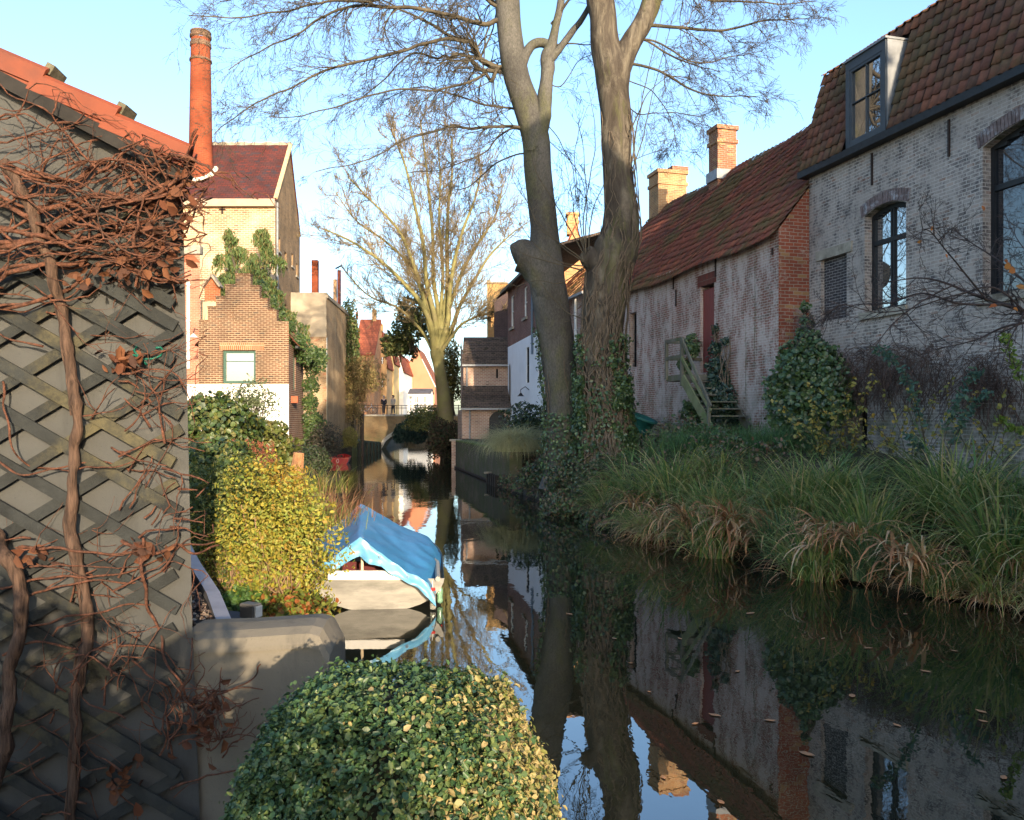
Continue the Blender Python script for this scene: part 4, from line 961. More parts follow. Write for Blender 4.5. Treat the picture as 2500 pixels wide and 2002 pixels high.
for a, b, c_, d in hs + lo: window(fwh, a, b, c_, d, .1, .05, m_white if c_ > zM else m_black, hw, hbars=[(c_ + d) / 2])
for a, b, c_, d in hs: m = MB(); fwh.box(m, a - .12, b + .12, c_ - .14, c_ - .003, -.1, .1); m.build('sill', m_stone, hw)
m = MB(); rO = fwh.P(-.3, zE, -.3); m.prism([rO, fwh.P(HWL, zE, -.3), fwh.P(HWL, zE + 1, 3), fwh.P(-.3, zE + 1, 3)], Zv * .12); m.build('roof', t_shed, hw)
m = MB(); fwh.box(m, -.3, HWL, zE - .12, zE + .03, -.42, -.29); m.build('gutter', m_black, hw)
m = MB(); fn = Face(wC + Vector((0, .01, 0)), X, Yv); wall(m, fn, 0, 6, .9, zE, (), .1, extra=[(0, zE), (6, zE), (3, zE + .95)]); m.build('end_wall', b_up, hw)
downpipe(fwh, fwh.u(1302), zM - 1, zE, plain('blue_grey_pipe', (.12, .16, .21), .1, 4), hw, .06)
m = MB(); q = fwh.P(fwh.u(1288), wz(1288, 965)[1], -.35)
m.tube([fwh.P(fwh.u(1292), q.z + .25, 0), fwh.P(fwh.u(1291), q.z + .42, -.18), q + Zv * .28, q + Zv * .12], .02, 6); m.tube([q + Zv * .12, q, q - Zv * .05], [.04, .12, .2], 10); m.solo('wall_lamp', m_black, 'black swan neck wall lamp on the white wall behind the trees', 'lamp')
# dark brick slab and sunlit house beyond
Yn = 58; tn = thing('brick_house', 'sunlit yellow brick house end beyond the dark chimney wall', 'house', (xs(1215, Yn), Yn, 1)); fn_ = Face((xs(1189, Yn), Yn), X, -Yv)
m = MB(); wall(m, fn_, 0, fn_.u(1240), 1, zs(692, Yn)); Fq_ = Face(fn_.P0, Yv, -X); wall(m, Fq_, .003, 6, 1, zs(692, Yn)); m.build('wall', brick('gold_brick', (.52, .30, .12), (.44, .25, .10), (.5, .36, .2), w=.3, row=.1), tn)
m = MB(); fn_.box(m, -.05, fn_.u(1240), zs(692, Yn), zs(688, Yn), -.1, 5); fn_.box(m, -.05, .25, zs(688, Yn), zs(684, Yn), -.05, .3); m.build('coping', m_stone, tn)
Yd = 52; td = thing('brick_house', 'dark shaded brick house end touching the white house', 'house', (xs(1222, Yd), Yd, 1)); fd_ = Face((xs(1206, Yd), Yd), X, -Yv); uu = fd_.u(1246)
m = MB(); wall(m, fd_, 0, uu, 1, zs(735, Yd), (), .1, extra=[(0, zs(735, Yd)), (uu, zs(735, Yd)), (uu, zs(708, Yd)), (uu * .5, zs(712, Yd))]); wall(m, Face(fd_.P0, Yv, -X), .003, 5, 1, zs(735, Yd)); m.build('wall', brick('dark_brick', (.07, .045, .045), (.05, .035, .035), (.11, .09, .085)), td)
m = MB(); m.beam(fd_.P(-.1, zs(735, Yd), 2), fd_.P(uu, zs(706, Yd), 2), 4, .12); m.build('roof', t_shed, td)
# tiled annex between the trunks, with downpipe
fa = Face((barn_c + A * (BL + .02) + B * .35), A, -B); an = thing('tiled_annex', 'low annex with drooping tiled roof seen between the two trunks', 'annex', fa.P0)
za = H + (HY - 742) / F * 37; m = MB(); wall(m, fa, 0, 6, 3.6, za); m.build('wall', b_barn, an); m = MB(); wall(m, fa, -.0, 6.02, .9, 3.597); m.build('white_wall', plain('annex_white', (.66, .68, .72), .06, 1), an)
dva = (B * 2.4 + Zv * 2.3).normalized(); pantile_roof('roof', t_barn, an, fa.P(-.1, za, -.25), A, dva, 30, 12, .215, .3, jit=.02)
m = MB(); fa.box(m, -.1, 6.2, za - .12, za - .02, -.4, -.26); m.build('gutter', m_zinc, an); downpipe(fa, fa.u(1409), 1, za - .1, m_white, an, .06)
Yg = 46; X0 = xs(1356, Yg); X1 = xs(1452, Yg)
gh = gable_house('gabled_house', 'sunlit orange brick gable with small chimney seen between the two trunks', X0, X1, Yg, 8, zs(660, Yg), zs(556, Yg), brick('sunny_gable_brick', (.50, .26, .11), (.42, .2, .09), (.5, .36, .22), w=.25, row=.085, third=(.3, .14, .08)), t_far, 'y', [], group=None)
far_ch(1384, 1411, 527, 575, Yg + .4, 'brick_chimney', 'small capped chimney on the gable seen between the two trunks', bpy.data.materials['sunny_gable_brick'])
# unseen houses added behind the viewer, sized to throw shade over the right bank
def shade_house(name, label, x0, x1, y0, y1, ze, zr__):
    t = thing(name, label, 'house', ((x0 + x1) / 2, (y0 + y1) / 2, .8)); m = MB(); m.box(((x0 + x1) / 2, (y0 + y1) / 2, (ze + .5) / 2), (x1 - x0, y1 - y0, ze - .5)); m.build('wall', b_red, t)
    m = MB(); m.prism([(x0 - .2, y0, ze + .26), (x1 + .2, y0, ze + .26), ((x0 + x1) / 2, y0, zr__)], (0, y1 - y0, 0)); m.build('roof', t_far, t)
shade_house('brick_house', 'tall narrow brick house behind the viewer, beyond the picture', 8.4, 12.4, -14, -4, 14.2, 17.0)
shade_house('brick_house', 'narrow brick house behind the viewer beside the tall one, beyond the picture', 12.7, 15.2, -14, -4, 14.2, 16)
shade_house('brick_house', 'wide lower brick house behind the viewer, beyond the picture', 15.5, 34, -14, -4, 11.5, 13.6)

# ------------------------------------------------------------------ foreground left: rendered outbuilding with tile verge
YT = 3.42
ft = Face((at(-260, 0, YT).x, YT), X, -Yv); tz = lambda py, Y=YT: H + (HY - py) / F * Y; tu = lambda px: ft.u(px)
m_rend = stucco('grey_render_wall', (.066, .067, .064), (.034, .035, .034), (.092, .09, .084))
gb = thing('garden_outbuilding', 'grey rendered outbuilding with orange tile verge covered by trellis and vine', 'outbuilding', (-1.6, YT, .8))
vs = (tz(398) - tz(160)) / (tu(447) - tu(0))           # slope of the verge
zv = lambda u: tz(160) + vs * (u - tu(0))
uR, uB = tu(445), tu(470)
m = MB(); m.prism([ft.P(0, .5), ft.P(uB + .04, .5), ft.P(uB, tz(1540)), ft.P(uR, zv(uR) - .02), ft.P(0, zv(0) - .02)], Vector((-.5, 1, 0)).normalized() * .26)
sd_ = Vector((-.5, 1, 0)).normalized()
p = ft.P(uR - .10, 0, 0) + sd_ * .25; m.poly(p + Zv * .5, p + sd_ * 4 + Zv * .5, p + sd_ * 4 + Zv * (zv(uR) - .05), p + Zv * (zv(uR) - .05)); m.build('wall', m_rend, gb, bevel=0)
tilt = math.atan(vs); dS = Vector((math.cos(tilt), 0, math.sin(tilt)))      # down the slope to the right
m = MB(); a = ft.P(tu(-200), zv(tu(-200)) - .06, -.03); b_ = ft.P(uR + .03, zv(uR + .03) - .06, -.03); m.beam(a, b_, .10, .055); m.build('fascia', plain('dark_board', (.02, .018, .016), .3, 8), gb)
t_ver = plain('orange_clay', (.165, .040, .016), .3, 2.2, .62, .35, bump=.12, bscale=30, dirt=(.10, .036, .022))
T1 = .375; base_u = tu(447) - T1 * math.cos(tilt)
nS = Vector((-math.sin(tilt), 0, math.cos(tilt)))
for i in range(5):
    u = tu(450) - (i + 1) * .335 * math.cos(tilt)
    o = ft.P(u, zv(u) + .012, -.07) + Vector((0, 0, .0))
    d2 = (dS + nS * -.0 + Zv * -.055).normalized() if False else (dS - nS * .0).normalized()
    prof = [(0.0, -.055), (-.012, -.05), (-.012, .02), (.0, .034), (.03, .04), (.07, .036), (.13, .03), (.19, .045), (.215, .075), (.25, .085), (.285, .07), (.30, .03)]
    V = []; Fs = []; n = len(prof)
    for k in range(5):
        s = T1 * k / 4; lift = .034 * (k / 4)
        for y, z in prof: V.append(o + d2 * s + Vector((-.42 * max(0, y), y + R.uniform(-.001, .001), 0)) + nS * (z + lift - .0))
    V2 = [v - nS * .014 + Yv * .010 for v in V]; q = len(V)
    for k in range(4):
        for j in range(n - 1):
            Fs.append((k * n + j, k * n + j + 1, (k + 1) * n + j + 1, (k + 1) * n + j)); Fs.append((q + k * n + j, q + (k + 1) * n + j, q + (k + 1) * n + j + 1, q + k * n + j + 1))
    for j in range(n - 1): Fs.append((4 * n + j, 4 * n + j + 1, q + 4 * n + j + 1, q + 4 * n + j)); Fs.append((j, q + j, q + j + 1, j + 1))
    for k in range(4): Fs.append((k * n, (k + 1) * n, q + (k + 1) * n, q + k * n))
    m = MB(); m.add(V + V2, Fs); m.build('verge_tile', t_ver, gb, smooth=False)
    if i: 
        m = MB(); c_ = o + d2 * (T1 - .01) + Yv * .06 + nS * .085
        m.box(c_ - nS * .022, (.035, .10, .045), M=Matrix((d2, Yv, nS)).transposed() @ Matrix.Rotation(R.uniform(-.1, .1), 3, 'X')); m.build('mortar_fillet', plain('lichen_mortar', (.12, .11, .075), .3, 18, .95, bump=.5) if i == 1 else bpy.data.materials['lichen_mortar'], gb)
pantile_roof('roof', tilemat('outbuilding_tiles', [(.17, .045, .02), (.14, .04, .018), (.19, .055, .025)]), gb, ft.P(tu(424), zv(tu(424)) + .03, 0) + sd_ * .26, sd_, Vector((-math.cos(tilt), 0, -math.sin(tilt))), 9, 6, .25, .335)

# parapet, terrace and lamp
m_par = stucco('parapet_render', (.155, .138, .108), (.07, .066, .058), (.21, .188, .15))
xe = at(806, 0, 3.45).x; xb = ft.P(uB, 0).x - .05; z1 = tz(1585, 3.45); z0p = .5
prof = [(0, z0p), (0, z1 - .02), (-.012, z1 - .018), (-.012, z1), (0.0, z1 + .04), (.05, z1 + .062), (.16, z1 + .07), (.27, z1 + .06), (.31, z1 + .04), (.32, z1), (.32, z0p)]
m = MB(); yb = 3.44; nseg = 14; V = []; Fs = []; n = len(prof)
for i in range(nseg + 1):
    t = i / nseg; x = xb + (xe - xb) * t; over = max(0, (t - .86) / .14); shr = math.sqrt(max(0, 1 - over ** 2)) if over else 1
    dz = .035 * t - (1 - shr) * .10
    for y, z in prof: V.append((x + .006 * math.sin(y * 20), yb + y, z + dz * (1 if z > 1 else 0) + .006 * mnoise.noise(Vector((x * 3, y, z)))))
for i in range(nseg):
    for j in range(n - 1): Fs.append((i * n + j, (i + 1) * n + j, (i + 1) * n + j + 1, i * n + j + 1))
Fs.append(tuple(range(nseg * n, nseg * n + n)))
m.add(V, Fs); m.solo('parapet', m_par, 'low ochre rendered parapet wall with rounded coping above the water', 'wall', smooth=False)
gv = [(ft.P(uR, 0).x - .1, 3.77), (-1.30, 3.77), (-2.07, 5.35), (-3.0, 7.2), (-3.9, 7.2)]
tr = thing('roof_terrace', 'strip of gravel roof edged with a bent lead flashing beside the outbuilding', 'roof', (-1.9, 4.6, 1.4))
m = MB(); m.prism([(x, y, 1.05) for x, y in gv], (0, 0, .36)); m.build('slab', m_dark, tr)
pts = []
for _ in range(2600):
    t = R.random(); y = 3.78 + t * 3.2; xr_ = -1.30 - .5 * (y - 3.77); pts.append((xr_ - R.random() ** 1.2 * .55 - .03, y, 1.412 + R.random() * .012))
V, Fq = leaves(pts, np.tile((0, 0, 1.0), (len(pts), 1)), .022, .8, .5)
q = QB(); q.add(V, Fq); g_ = q.build('gravel', leafmat('gravel_chips', [(.16, .11, .09), (.10, .07, .06), (.22, .17, .14), (.13, .09, .075), (.3, .26, .22)], .9, .2, 0), tr); g_['kind'] = 'stuff'
m = MB()
ed = [Vector((-1.27, 3.70, 1.40)), Vector((-1.66, 4.55, 1.43)), Vector((-2.07, 5.35, 1.45)), Vector((-2.95, 7.2, 1.46))]
for a, b in zip(ed, ed[1:]): m.beam(a, b, .07, .05)
m.build('edging', plain('lead_edging', (.20, .20, .23), .2, 6, .5, .5), tr)
sl = thing('flat_roof', 'dark felt covered flat slab with a floodlight below the shrubs', 'roof', (-2.2, 6.3, .6))
m = MB(); m.prism([(-1.22, 4.6, .45), (-1.72, 5.9, .45), (-2.2, 6.9, .45), (-3.1, 7.3, .45), (-2.0, 4.6, .45)], (0, 0, .34)); m.build('felt', plain('roof_felt', (.035, .037, .045), .3, 3, .7), sl)
fl_ = thing('floodlight', 'small grey box floodlight standing on the dark flat roof', 'lamp', at(612, 1500, 6.5))
q = at(612, 1490, 6.5); mt = Matrix.Rotation(-.5, 3, 'Z')
m = MB(); m.box(q, (.15, .10, .115), M=mt); hd = m.build('housing', plain('grey_housing', (.10, .10, .10), .1, 9, .5), fl_, bevel=.008)
m = MB(); m.box(q + mt @ Vector((.085, 0, 0)), (.012, .07, .085), M=mt); m.build('lens', plain('pale_lens', (.6, .6, .58), .1, 30, .15, .8), hd)
m = MB(); m.tube([q - Zv * .055, (q.x, q.y, .80)], .018, 8); m.box((q.x, q.y, .798), (.08, .08, .02)); m.build('stem', m_black, fl_)

# ------------------------------------------------------------------ trellis with an old vine
trl = thing('trellis', 'weathered diagonal timber trellis fixed on the grey rendered wall', 'trellis', (-1.7, YT - .05, 1.2))
m_slat = plain('weathered_slat', (.024, .026, .025), .45, 5, .9, bump=.5, bscale=60, dirt=(.085, .075, .042))
def slat(mb, px, py, slope, w, k, px0, px1):
    a = at(px0, py + slope * (px0 - px), YT - k); b = at(px1, py + slope * (px1 - px), YT - k); mb.beam(a, b, .012, w, up=(0, 0, 1))
m1 = MB()
for i, y0 in enumerate(range(500, 2200, 124)):
    y0 += R.uniform(-8, 8); e = R.uniform(418, 446); x0 = -250
    if y0 + .57 * 440 > 1890: e = 500 + R.uniform(-40, 40)
    slat(m1, 0, y0 + 12 * (i % 2), .575 + R.uniform(-.012, .012), .048, .052, x0 if y0 < 1500 else -200, e)
for i, y0 in enumerate([380, 250]): slat(m1, 0, y0 + 170, .575, .046, .052, 210 + 90 * i, 430)
m1.build('front_slats', m_slat, trl)
m2 = MB()
for i, y0 in enumerate(range(700, 2500, 121)):
    y0 += R.uniform(-8, 8); e = R.uniform(425, 448); slat(m2, 0, y0, -.60 + R.uniform(-.012, .012), .045, .036, -220, e)
m2.build('back_slats', m_slat, trl)
tie = thing('plant_tie', 'bright green wire plant tie looped round a trellis slat', 'tie', at(365, 865, YT - .08)); m = MB()
cs = [(310, 862), (330, 868), (350, 877), (372, 876), (392, 868), (399, 856), (392, 848), (380, 849)]
m.tube([at(a, b, YT - .075 - .01 * math.sin(i)) for i, (a, b) in enumerate(cs)], .0042, 6)
m.tube([at(335, 846, YT - .07), at(326, 856, YT - .08), at(335, 866, YT - .085), at(352, 884, YT - .075), at(358, 890, YT - .07)], .0045, 6)
m.build('wire', plain('green_plastic', (.008, .10, .068), .1, 9, .4), tie, smooth=True)

m_vine = plain('vine_bark', (.10, .042, .025), .65, 45, .85, bump=.8, bscale=120, stretch=(1, 1, 1), dirt=(.06, .035, .025))
m_vine2 = plain('old_vine_bark', (.075, .046, .032), .7, 60, .95, bump=1.0, bscale=120, stretch=(1, 1, .12), dirt=(.06, .04, .03))
vine = thing('climbing_vine', 'nearly bare climbing vine with peeling red brown stems tangled over the trellis', 'vine', (-1.85, YT - .1, .8))
def wob(pts, n=8, amp=.012, seed=0):
    """smooth noisy polyline through control points"""
    P = [Vector(p) for p in pts]; out = []
    for i in range(len(P) - 1):
        p0, p1, p2, p3 = P[max(0, i - 1)], P[i], P[i + 1], P[min(len(P) - 1, i + 2)]
        for k in range(n):
            t = k / n; q = .5 * ((2 * p1) + (p2 - p0) * t + (2 * p0 - 5 * p1 + 4 * p2 - p3) * t * t + (3 * p1 - p0 - 3 * p2 + p3) * t ** 3)
            out.append(q)
    out.append(P[-1])
    return [q + Vector((mnoise.noise(q * 9 + Vector((seed, 0, 0))), mnoise.noise(q * 9 + Vector((0, seed, 3))), mnoise.noise(q * 9 + Vector((5, 1, seed))))) * amp for q in out]
K = lambda px, py, k: at(px, py, YT - k)
def trunk(pts, r, seed):
    mb = QB(); P = wob(pts, 10, .016, seed); n = len(P)
    rr = [r * (1 + .5 * mnoise.noise(p * 22)) for p in P]
    mb.tube(P, rr, 9)
    for s in range(22):      # strips of loose bark
        off = Vector((R.uniform(-1, 1), -.4, R.uniform(-.2, .2))) * r * 1.0
        a = R.randint(0, n - 12); L = R.randint(8, 20)
        Q = [p + off * (1 + .3 * mnoise.noise(p * 20 + Vector((s, 0, 0)))) for p in P[a:a + L]]
        if len(Q) > 3: mb.tube(Q, [r * R.uniform(.15, .34)] * len(Q), 4)
    return mb
trunk([K(175, 2080, .09), K(190, 1700, .10), K(215, 1500, .09), K(175, 1300, .085), K(180, 1150, .09), K(185, 1000, .1), K(165, 860, .09), K(150, 760, .09), K(125, 660, .1), K(90, 560, .11), K(60, 480, .12), K(10, 390, .1)], .021, 1).build('stem', m_vine2, vine)
trunk([K(-40, 2080, .13), K(10, 1820, .13), K(25, 1650, .12), K(50, 1500, .13), K(40, 1400, .12), K(-20, 1300, .1)], .024, 2).build('stem', m_vine2, vine)
tw = QB()
def clip_top(px): return 190 + .53 * px
def walk(px, py, ang, steps, r, k, bias=0, turn=.28, st=24, branch=.16, depth=0):
    P = []; x, y, kk, a = px, py, k, ang
    for i in range(steps):
        P.append(K(x, y, kk)); a += R.gauss(0, turn) + bias * (-math.sin(a)) * .12
        x += math.cos(a) * st; y += math.sin(a) * st; kk = min(.24, max(.02, kk + R.gauss(0, .014)))
        if x > 500 and y < 1600: a = 2.6
        if y < clip_top(x) - 30: a = R.uniform(.3, 1.2)
        if depth < 2 and R.random() < branch: walk(x, y, a + R.choice((-1, 1)) * R.uniform(.5, 1.2), R.randint(3, 9), r * .55, kk, bias, turn, st * .8, branch, depth + 1)
    if len(P) > 2: tw.tube(P, [r * (1 - .65 * i / len(P)) * (1 + .2 * math.sin(i * 2.3)) for i in range(len(P))], 5)
for (y, n, r) in ((310, 6, .006), (400, 7, .007), (450, 8, .008), (505, 7, .009), (560, 6, .008), (620, 7, .008), (680, 5, .006), (720, 4, .005)):
    for i in range(n):
        x0 = R.uniform(-60, 300); yy = max(y + R.uniform(-45, 45), clip_top(x0) + 10)
        walk(x0, yy, R.choice((0, 0, .2, -.25, -.1, 3.1)) + R.gauss(0, .12), R.randint(7, 17), r * R.uniform(.4, 1.0), R.uniform(.05, .16), 1)
for i in range(20): walk(R.uniform(300, 440), R.uniform(380, 760), R.uniform(-2.6, .6), R.randint(5, 10), R.uniform(.004, .009), R.uniform(.06, .15), .2, .35)
for i in range(28): walk(R.uniform(0, 430), R.uniform(800, 1950), R.uniform(-.6, .6) + R.choice((0, 0, 3.14, -1.3)), R.randint(4, 13), R.uniform(.0028, .006), R.uniform(.04, .14), .4, .25)
for i in range(24): walk(R.uniform(280, 440), R.uniform(860, 1420), R.uniform(-1.5, .5), R.randint(3, 9), R.uniform(.003, .006), R.uniform(.05, .13), .2, .3)
for i in range(20): walk(R.uniform(150, 440), R.uniform(1620, 1990), R.uniform(-3, 0), R.randint(4, 10), R.uniform(.0028, .005), R.uniform(.05, .2), .2, .35)
for i in range(34): walk(R.uniform(410, 560), R.uniform(1690, 1850), R.uniform(-3.1, .3), R.randint(4, 10), R.uniform(.002, .0045), R.uniform(.08, .24), .2, .4, st=15)
tw.build('twigs', m_vine, vine)
tk = QB()
for pts, r in ((([(-40, 610), (60, 590), (160, 545), (250, 505), (350, 490), (440, 440)]), .017), (([(-30, 470), (60, 520), (170, 500), (240, 480), (330, 500), (450, 450)]), .014), (([(-40, 700), (70, 650), (200, 640), (300, 610), (440, 600)]), .014), (([(-30, 560), (90, 575), (180, 590), (300, 560), (430, 560), (470, 540)]), .013), (([(-40, 760), (60, 745), (170, 700), (260, 650), (400, 690), (460, 680)]), .012), (([(0, 400), (90, 430), (180, 440), (250, 395), (330, 420), (420, 470), (450, 400), (480, 330)]), .011),
    (([(-20, 1110), (60, 1160), (190, 1130), (300, 1140), (430, 1170)]), .006), (([(50, 1335), (180, 1345), (300, 1350), (440, 1330), (520, 1325)]), .008), (([(300, 1320), (370, 1350), (430, 1330), (480, 1345), (530, 1330)]), .009), (([(10, 930), (20, 1050), (60, 1130), (120, 1150), (240, 1140), (330, 1130)]), .006),
    (([(350, 1320), (345, 1400), (350, 1460), (375, 1530), (400, 1600), (440, 1660), (465, 1720)]), .009), (([(0, 1430), (160, 1410), (310, 1400), (390, 1370)]), .007), (([(60, 1460), (190, 1420), (330, 1420), (420, 1380)]), .0065), (([(40, 1540), (180, 1505), (300, 1480), (370, 1480)]), .0065), (([(0, 1600), (100, 1565), (210, 1590), (340, 1555)]), .007), (([(320, 1610), (390, 1660), (420, 1690), (440, 1770)]), .006), (([(470, 1710), (510, 1690), (560, 1680), (640, 1690)]), .005), (([(500, 1740), (520, 1700), (570, 1680), (620, 1650), (640, 1620)]), .006), (([(0, 1790), (80, 1760), (150, 1730)]), .004), (([(20, 2000), (110, 1940), (210, 1930), (240, 2000)]), .004), (([(480, 1560), (450, 1640), (430, 1700)]), .004)):
    for rep in range(3 if r > .0105 else 1):
        P = wob([K(a + R.uniform(-6, 6), b + R.uniform(-14, 14) * rep, .07 + .05 * math.sin(i * 1.7 + rep) + .015 * rep) for i, (a, b) in enumerate(pts)], 8, .02, r * 999 + rep)
        rr = r * .8 * (1 - .3 * rep); tk.tube(P, [rr * (1 - .45 * i / len(P)) * (1 + .25 * mnoise.noise(p * 25)) for i, p in enumerate(P)], 7)
tk.build('branches', m_vine, vine)
pts = []
for _ in range(280):
    c_ = R.choice(((500, 1770, 50, 70), (330, 665, 60, 40), (230, 680, 60, 30), (310, 880, 40, 25), (400, 640, 50, 50), (380, 560, 60, 40), (300, 1900, 70, 50), (360, 1340, 50, 25), (500, 1740, 40, 50), (60, 1350, 60, 50), (440, 460, 40, 60)))
    pts.append(tuple(K(c_[0] + R.gauss(0, c_[2] * .6), c_[1] + R.gauss(0, c_[3] * .6), R.uniform(.05, .17))))
V, Fq = leaves(pts, np.tile((0, -1.0, 0), (len(pts), 1)), .045, .55, 1.0, .5); q = QB(); q.add(V, Fq)
q.build('dead_leaves', leafmat('dead_vine_leaf', [(.12, .045, .024), (.08, .036, .022), (.16, .065, .03), (.055, .028, .02)], .8, .2, .15), vine)
# unseen hedge added behind the viewer to shade the trellis wall and box bush
nb = thing('shade_hedge', 'clipped hedge beside the viewer, just outside the picture', 'hedge', (-2.2, -.8, .8))
hx = NP.uniform(-2.4, .74, 6000); ht = 2.66 - .42 * np.clip(hx + .75, -.6, 2) + .10 * np.sin(hx * 5.3) + .06 * np.sin(hx * 13)
P = np.stack([hx, -.9 + NP.uniform(-.3, .3, 6000), .8 + (ht - .8) * NP.uniform(0, 1, 6000) ** .6], 1); V, Fq = leaves(P, NP.normal(0, 1, P.shape), .08, .5, .8); q = QB(); q.add(V, Fq)
q.build('foliage', leafmat('hedge_leaf', [(.03, .05, .018), (.045, .07, .02)]), nb)
m = MB(); m.prism([(-2.3, -.9, .3), (.68, -.9, .3), (.68, -.9, 1.85), (-2.3, -.9, 2.6)], (0, .2, 0)); m.build('stems', m_dark, nb)  # solid slab inside the added hedge, blocks the sun

# ------------------------------------------------------------------ boat under a blue tarpaulin
bt = thing('boat', 'moored grey dinghy with white rail, transom facing the viewer, under blue tarpaulin', 'boat', (-1.72, 10.5, 0))
BX, BY = -1.70, 10.5; c0 = at(0, 0, BY)
m_hull = plain('worn_grey_hull', (.215, .205, .18), .3, 2.0, .5, .4, stretch=(1, 1, 4), dirt=(.12, .115, .10))
m = MB(); m.add(*hull(BX, BY, 4.2, 1.66, -.03, .38, .10, sheer=.2, n=16, sec=16)); m.build('hull', m_hull, bt)
m = MB()
for sx in (-1, 1): m.tube([(BX + sx * (.75 - .045 * y * y * (y > 1.2)) - .1 * y, BY + y, .385 + .012 * y * y) for y in np.linspace(0, 3.4, 10)], .035, 6)
m.build('gunwale', plain('grey_gunwale', (.3, .29, .25), .2, 3, .6), bt)
m = MB(); m.box((BX - .16, BY - .02, .44), (.98, .07, .115)); m.build('transom_rail', m_white, bt, bevel=.008)
m = MB(); m.box((BX - .1, BY + .9, .28), (1.0, .3, .05)); m.build('thwart', m_redpaint, bt)
m = MB(); m.box((BX - .25, BY + .4, .46), (.6, .05, .16)); m.build('seat_back', plain('wine_red', (.09, .02, .02), .2, 4), bt)
m = MB(); m.tube([(BX - .22, BY + .0, .36), (BX - .22, BY, .92)], .018, 8); m.build('pole', plain('pale_wood', (.55, .45, .32), .15, 6), bt)
tp = thing('tarpaulin', 'creased blue tarpaulin tent stretched over the moored dinghy', 'tarpaulin', (BX, BY + 1.5, .5))
def tarp_pt(s, t):
    """s: -1..1 across, t: 0..1 from the near end to the far end"""
    y = BY - .12 + 3.25 * t; rx = BX - .22 - .60 * t; rzt = .945 + .09 * t + .03 * math.sin(t * 3.1) * -1.0
    w = (.97 + .05 * math.sin(t * 3.1) - .15 * t * t) ; zl = .27 + .14 * t + .10 * math.sin(t * 3.1)
    x = rx + (s * w if s < 0 else s * (w + .02 + .46 * t)) ; a = abs(s)
    z = rzt + (zl - rzt) * (a ** 1.06) - .05 * math.sin(a * math.pi)
    if a > .86: z -= (a - .86) * .55; x -= math.copysign((a - .86) * .35, s)
    q = Vector((x * 3, y * 2.2, z * 2))
    wr = .03 * mnoise.noise(q * 1.3) + .012 * abs(mnoise.noise(q * 4)) + .022 * mnoise.noise(Vector((x * 9 + y * 3.5, y * 2, 1))) * (a ** .5) + .012 * mnoise.noise(Vector((s * 4, t * 30, 5))) * a
    return Vector((x, y, z + wr))
V = []; Fs = []; ns, nt = 44, 40
for i in range(nt + 1):
    for j in range(ns + 1): V.append(tarp_pt(j / ns * 2 - 1, i / nt))
for i in range(nt):
    for j in range(ns): Fs.append((i * (ns + 1) + j, i * (ns + 1) + j + 1, (i + 1) * (ns + 1) + j + 1, (i + 1) * (ns + 1) + j))
m_tarp = plain('blue_tarp', (.045, .21, .40), .18, 1.5, .4, .45, bump=.25, bscale=28)
m = MB(); m.add(V, Fs); tb = m.build('sheet', m_tarp, tp, smooth=True)
V = []; Fs = []; ns, nk = 44, 10       # the near end hangs down as two folded flaps, open in the middle
for j in range(ns + 1):
    s = j / ns * 2 - 1; top = tarp_pt(s, 0) + Vector((0, -.004, .004))
    a = abs(s); drop = .30 - .10 * min(1, a / .18) + (.12 * sm(a, .1, .6)) if a < .7 else .36 - .30 * (a - .7) / .3 * .9
    drop = float(np.interp(a, [0, .12, .45, .6, .85, 1], [.24, .215, .135, .13, .17, .14])) + .015 * math.sin(s * 17)
    gat = max(0, a - .3)
    for k in range(nk + 1):
        t = k / nk; w = math.sin(s * 24 + t * 2) * .030 * t + .03 * mnoise.noise(Vector((s * 7, t * 2, 2)))
        V.append(top + Vector((math.copysign(gat, s) * .03 * t, -.05 * t + w, -drop * t)))
for j in range(ns):
    for k in range(nk): Fs.append((j * (nk + 1) + k, j * (nk + 1) + k + 1, (j + 1) * (nk + 1) + k + 1, (j + 1) * (nk + 1) + k))
m_tarp2 = plain('light_blue_tarp', (.12, .34, .54), .35, 3.0, .38, .5, bump=.3, bscale=18)
m = MB(); m.add(V, Fs); m.build('end_flap', m_tarp2, tp, smooth=True)
m = MB()
for s_ in (-.97, .97):
    for t in (.08, .4, .72):
        a = tarp_pt(s_, t); b = Vector((BX - .1 * (a.y - BY) + math.copysign(.70, s_), a.y + .08, .30)); m = MB(); m.tube([a, a.lerp(b, .5) - Zv * .03, b], .006, 5); m.build('tie_cord', m_white, tp)
for s_ in (-.97, -.6, -.25, .25, .6, .97):
    a = tarp_pt(s_, 0) + Vector((0, -.03, -.05)); m = MB(); m.tube([(a.x + .016 * math.cos(q_), a.y, a.z + .016 * math.sin(q_)) for q_ in np.linspace(0, 6.28, 11)], .005, 5, cap=False); m.build('eyelet', m_zinc, tp)
def bottle(px, Y, mat, label, z0):
    c_ = at(px, 0, Y); t = thing('bottle_float', label, 'bottle', (c_.x, c_.y, z0))
    m = MB(); m.add(*lathe([(.001, z0), (.036, z0), (.04, z0 + .03), (.034, z0 + .09), (.04, z0 + .13), (.04, z0 + .17), (.014, z0 + .22), (.014, z0 + .235)], 12, c_)); m.build('body', mat, t, smooth=True)
    m = MB(); m.tube([(c_.x, c_.y, z0 + .235), (c_.x, c_.y, z0 + .27)], .03, 10); m.build('cap', plain('red_cap', (.5, .03, .025), .1, 5, .4) if 'red_cap' not in bpy.data.materials else bpy.data.materials['red_cap'], t)
    m = MB(); m.tube([(c_.x, c_.y, z0 + .27), (c_.x - .01, c_.y, z0 + .36)], .004, 5); m.build('cord', m_white, t)
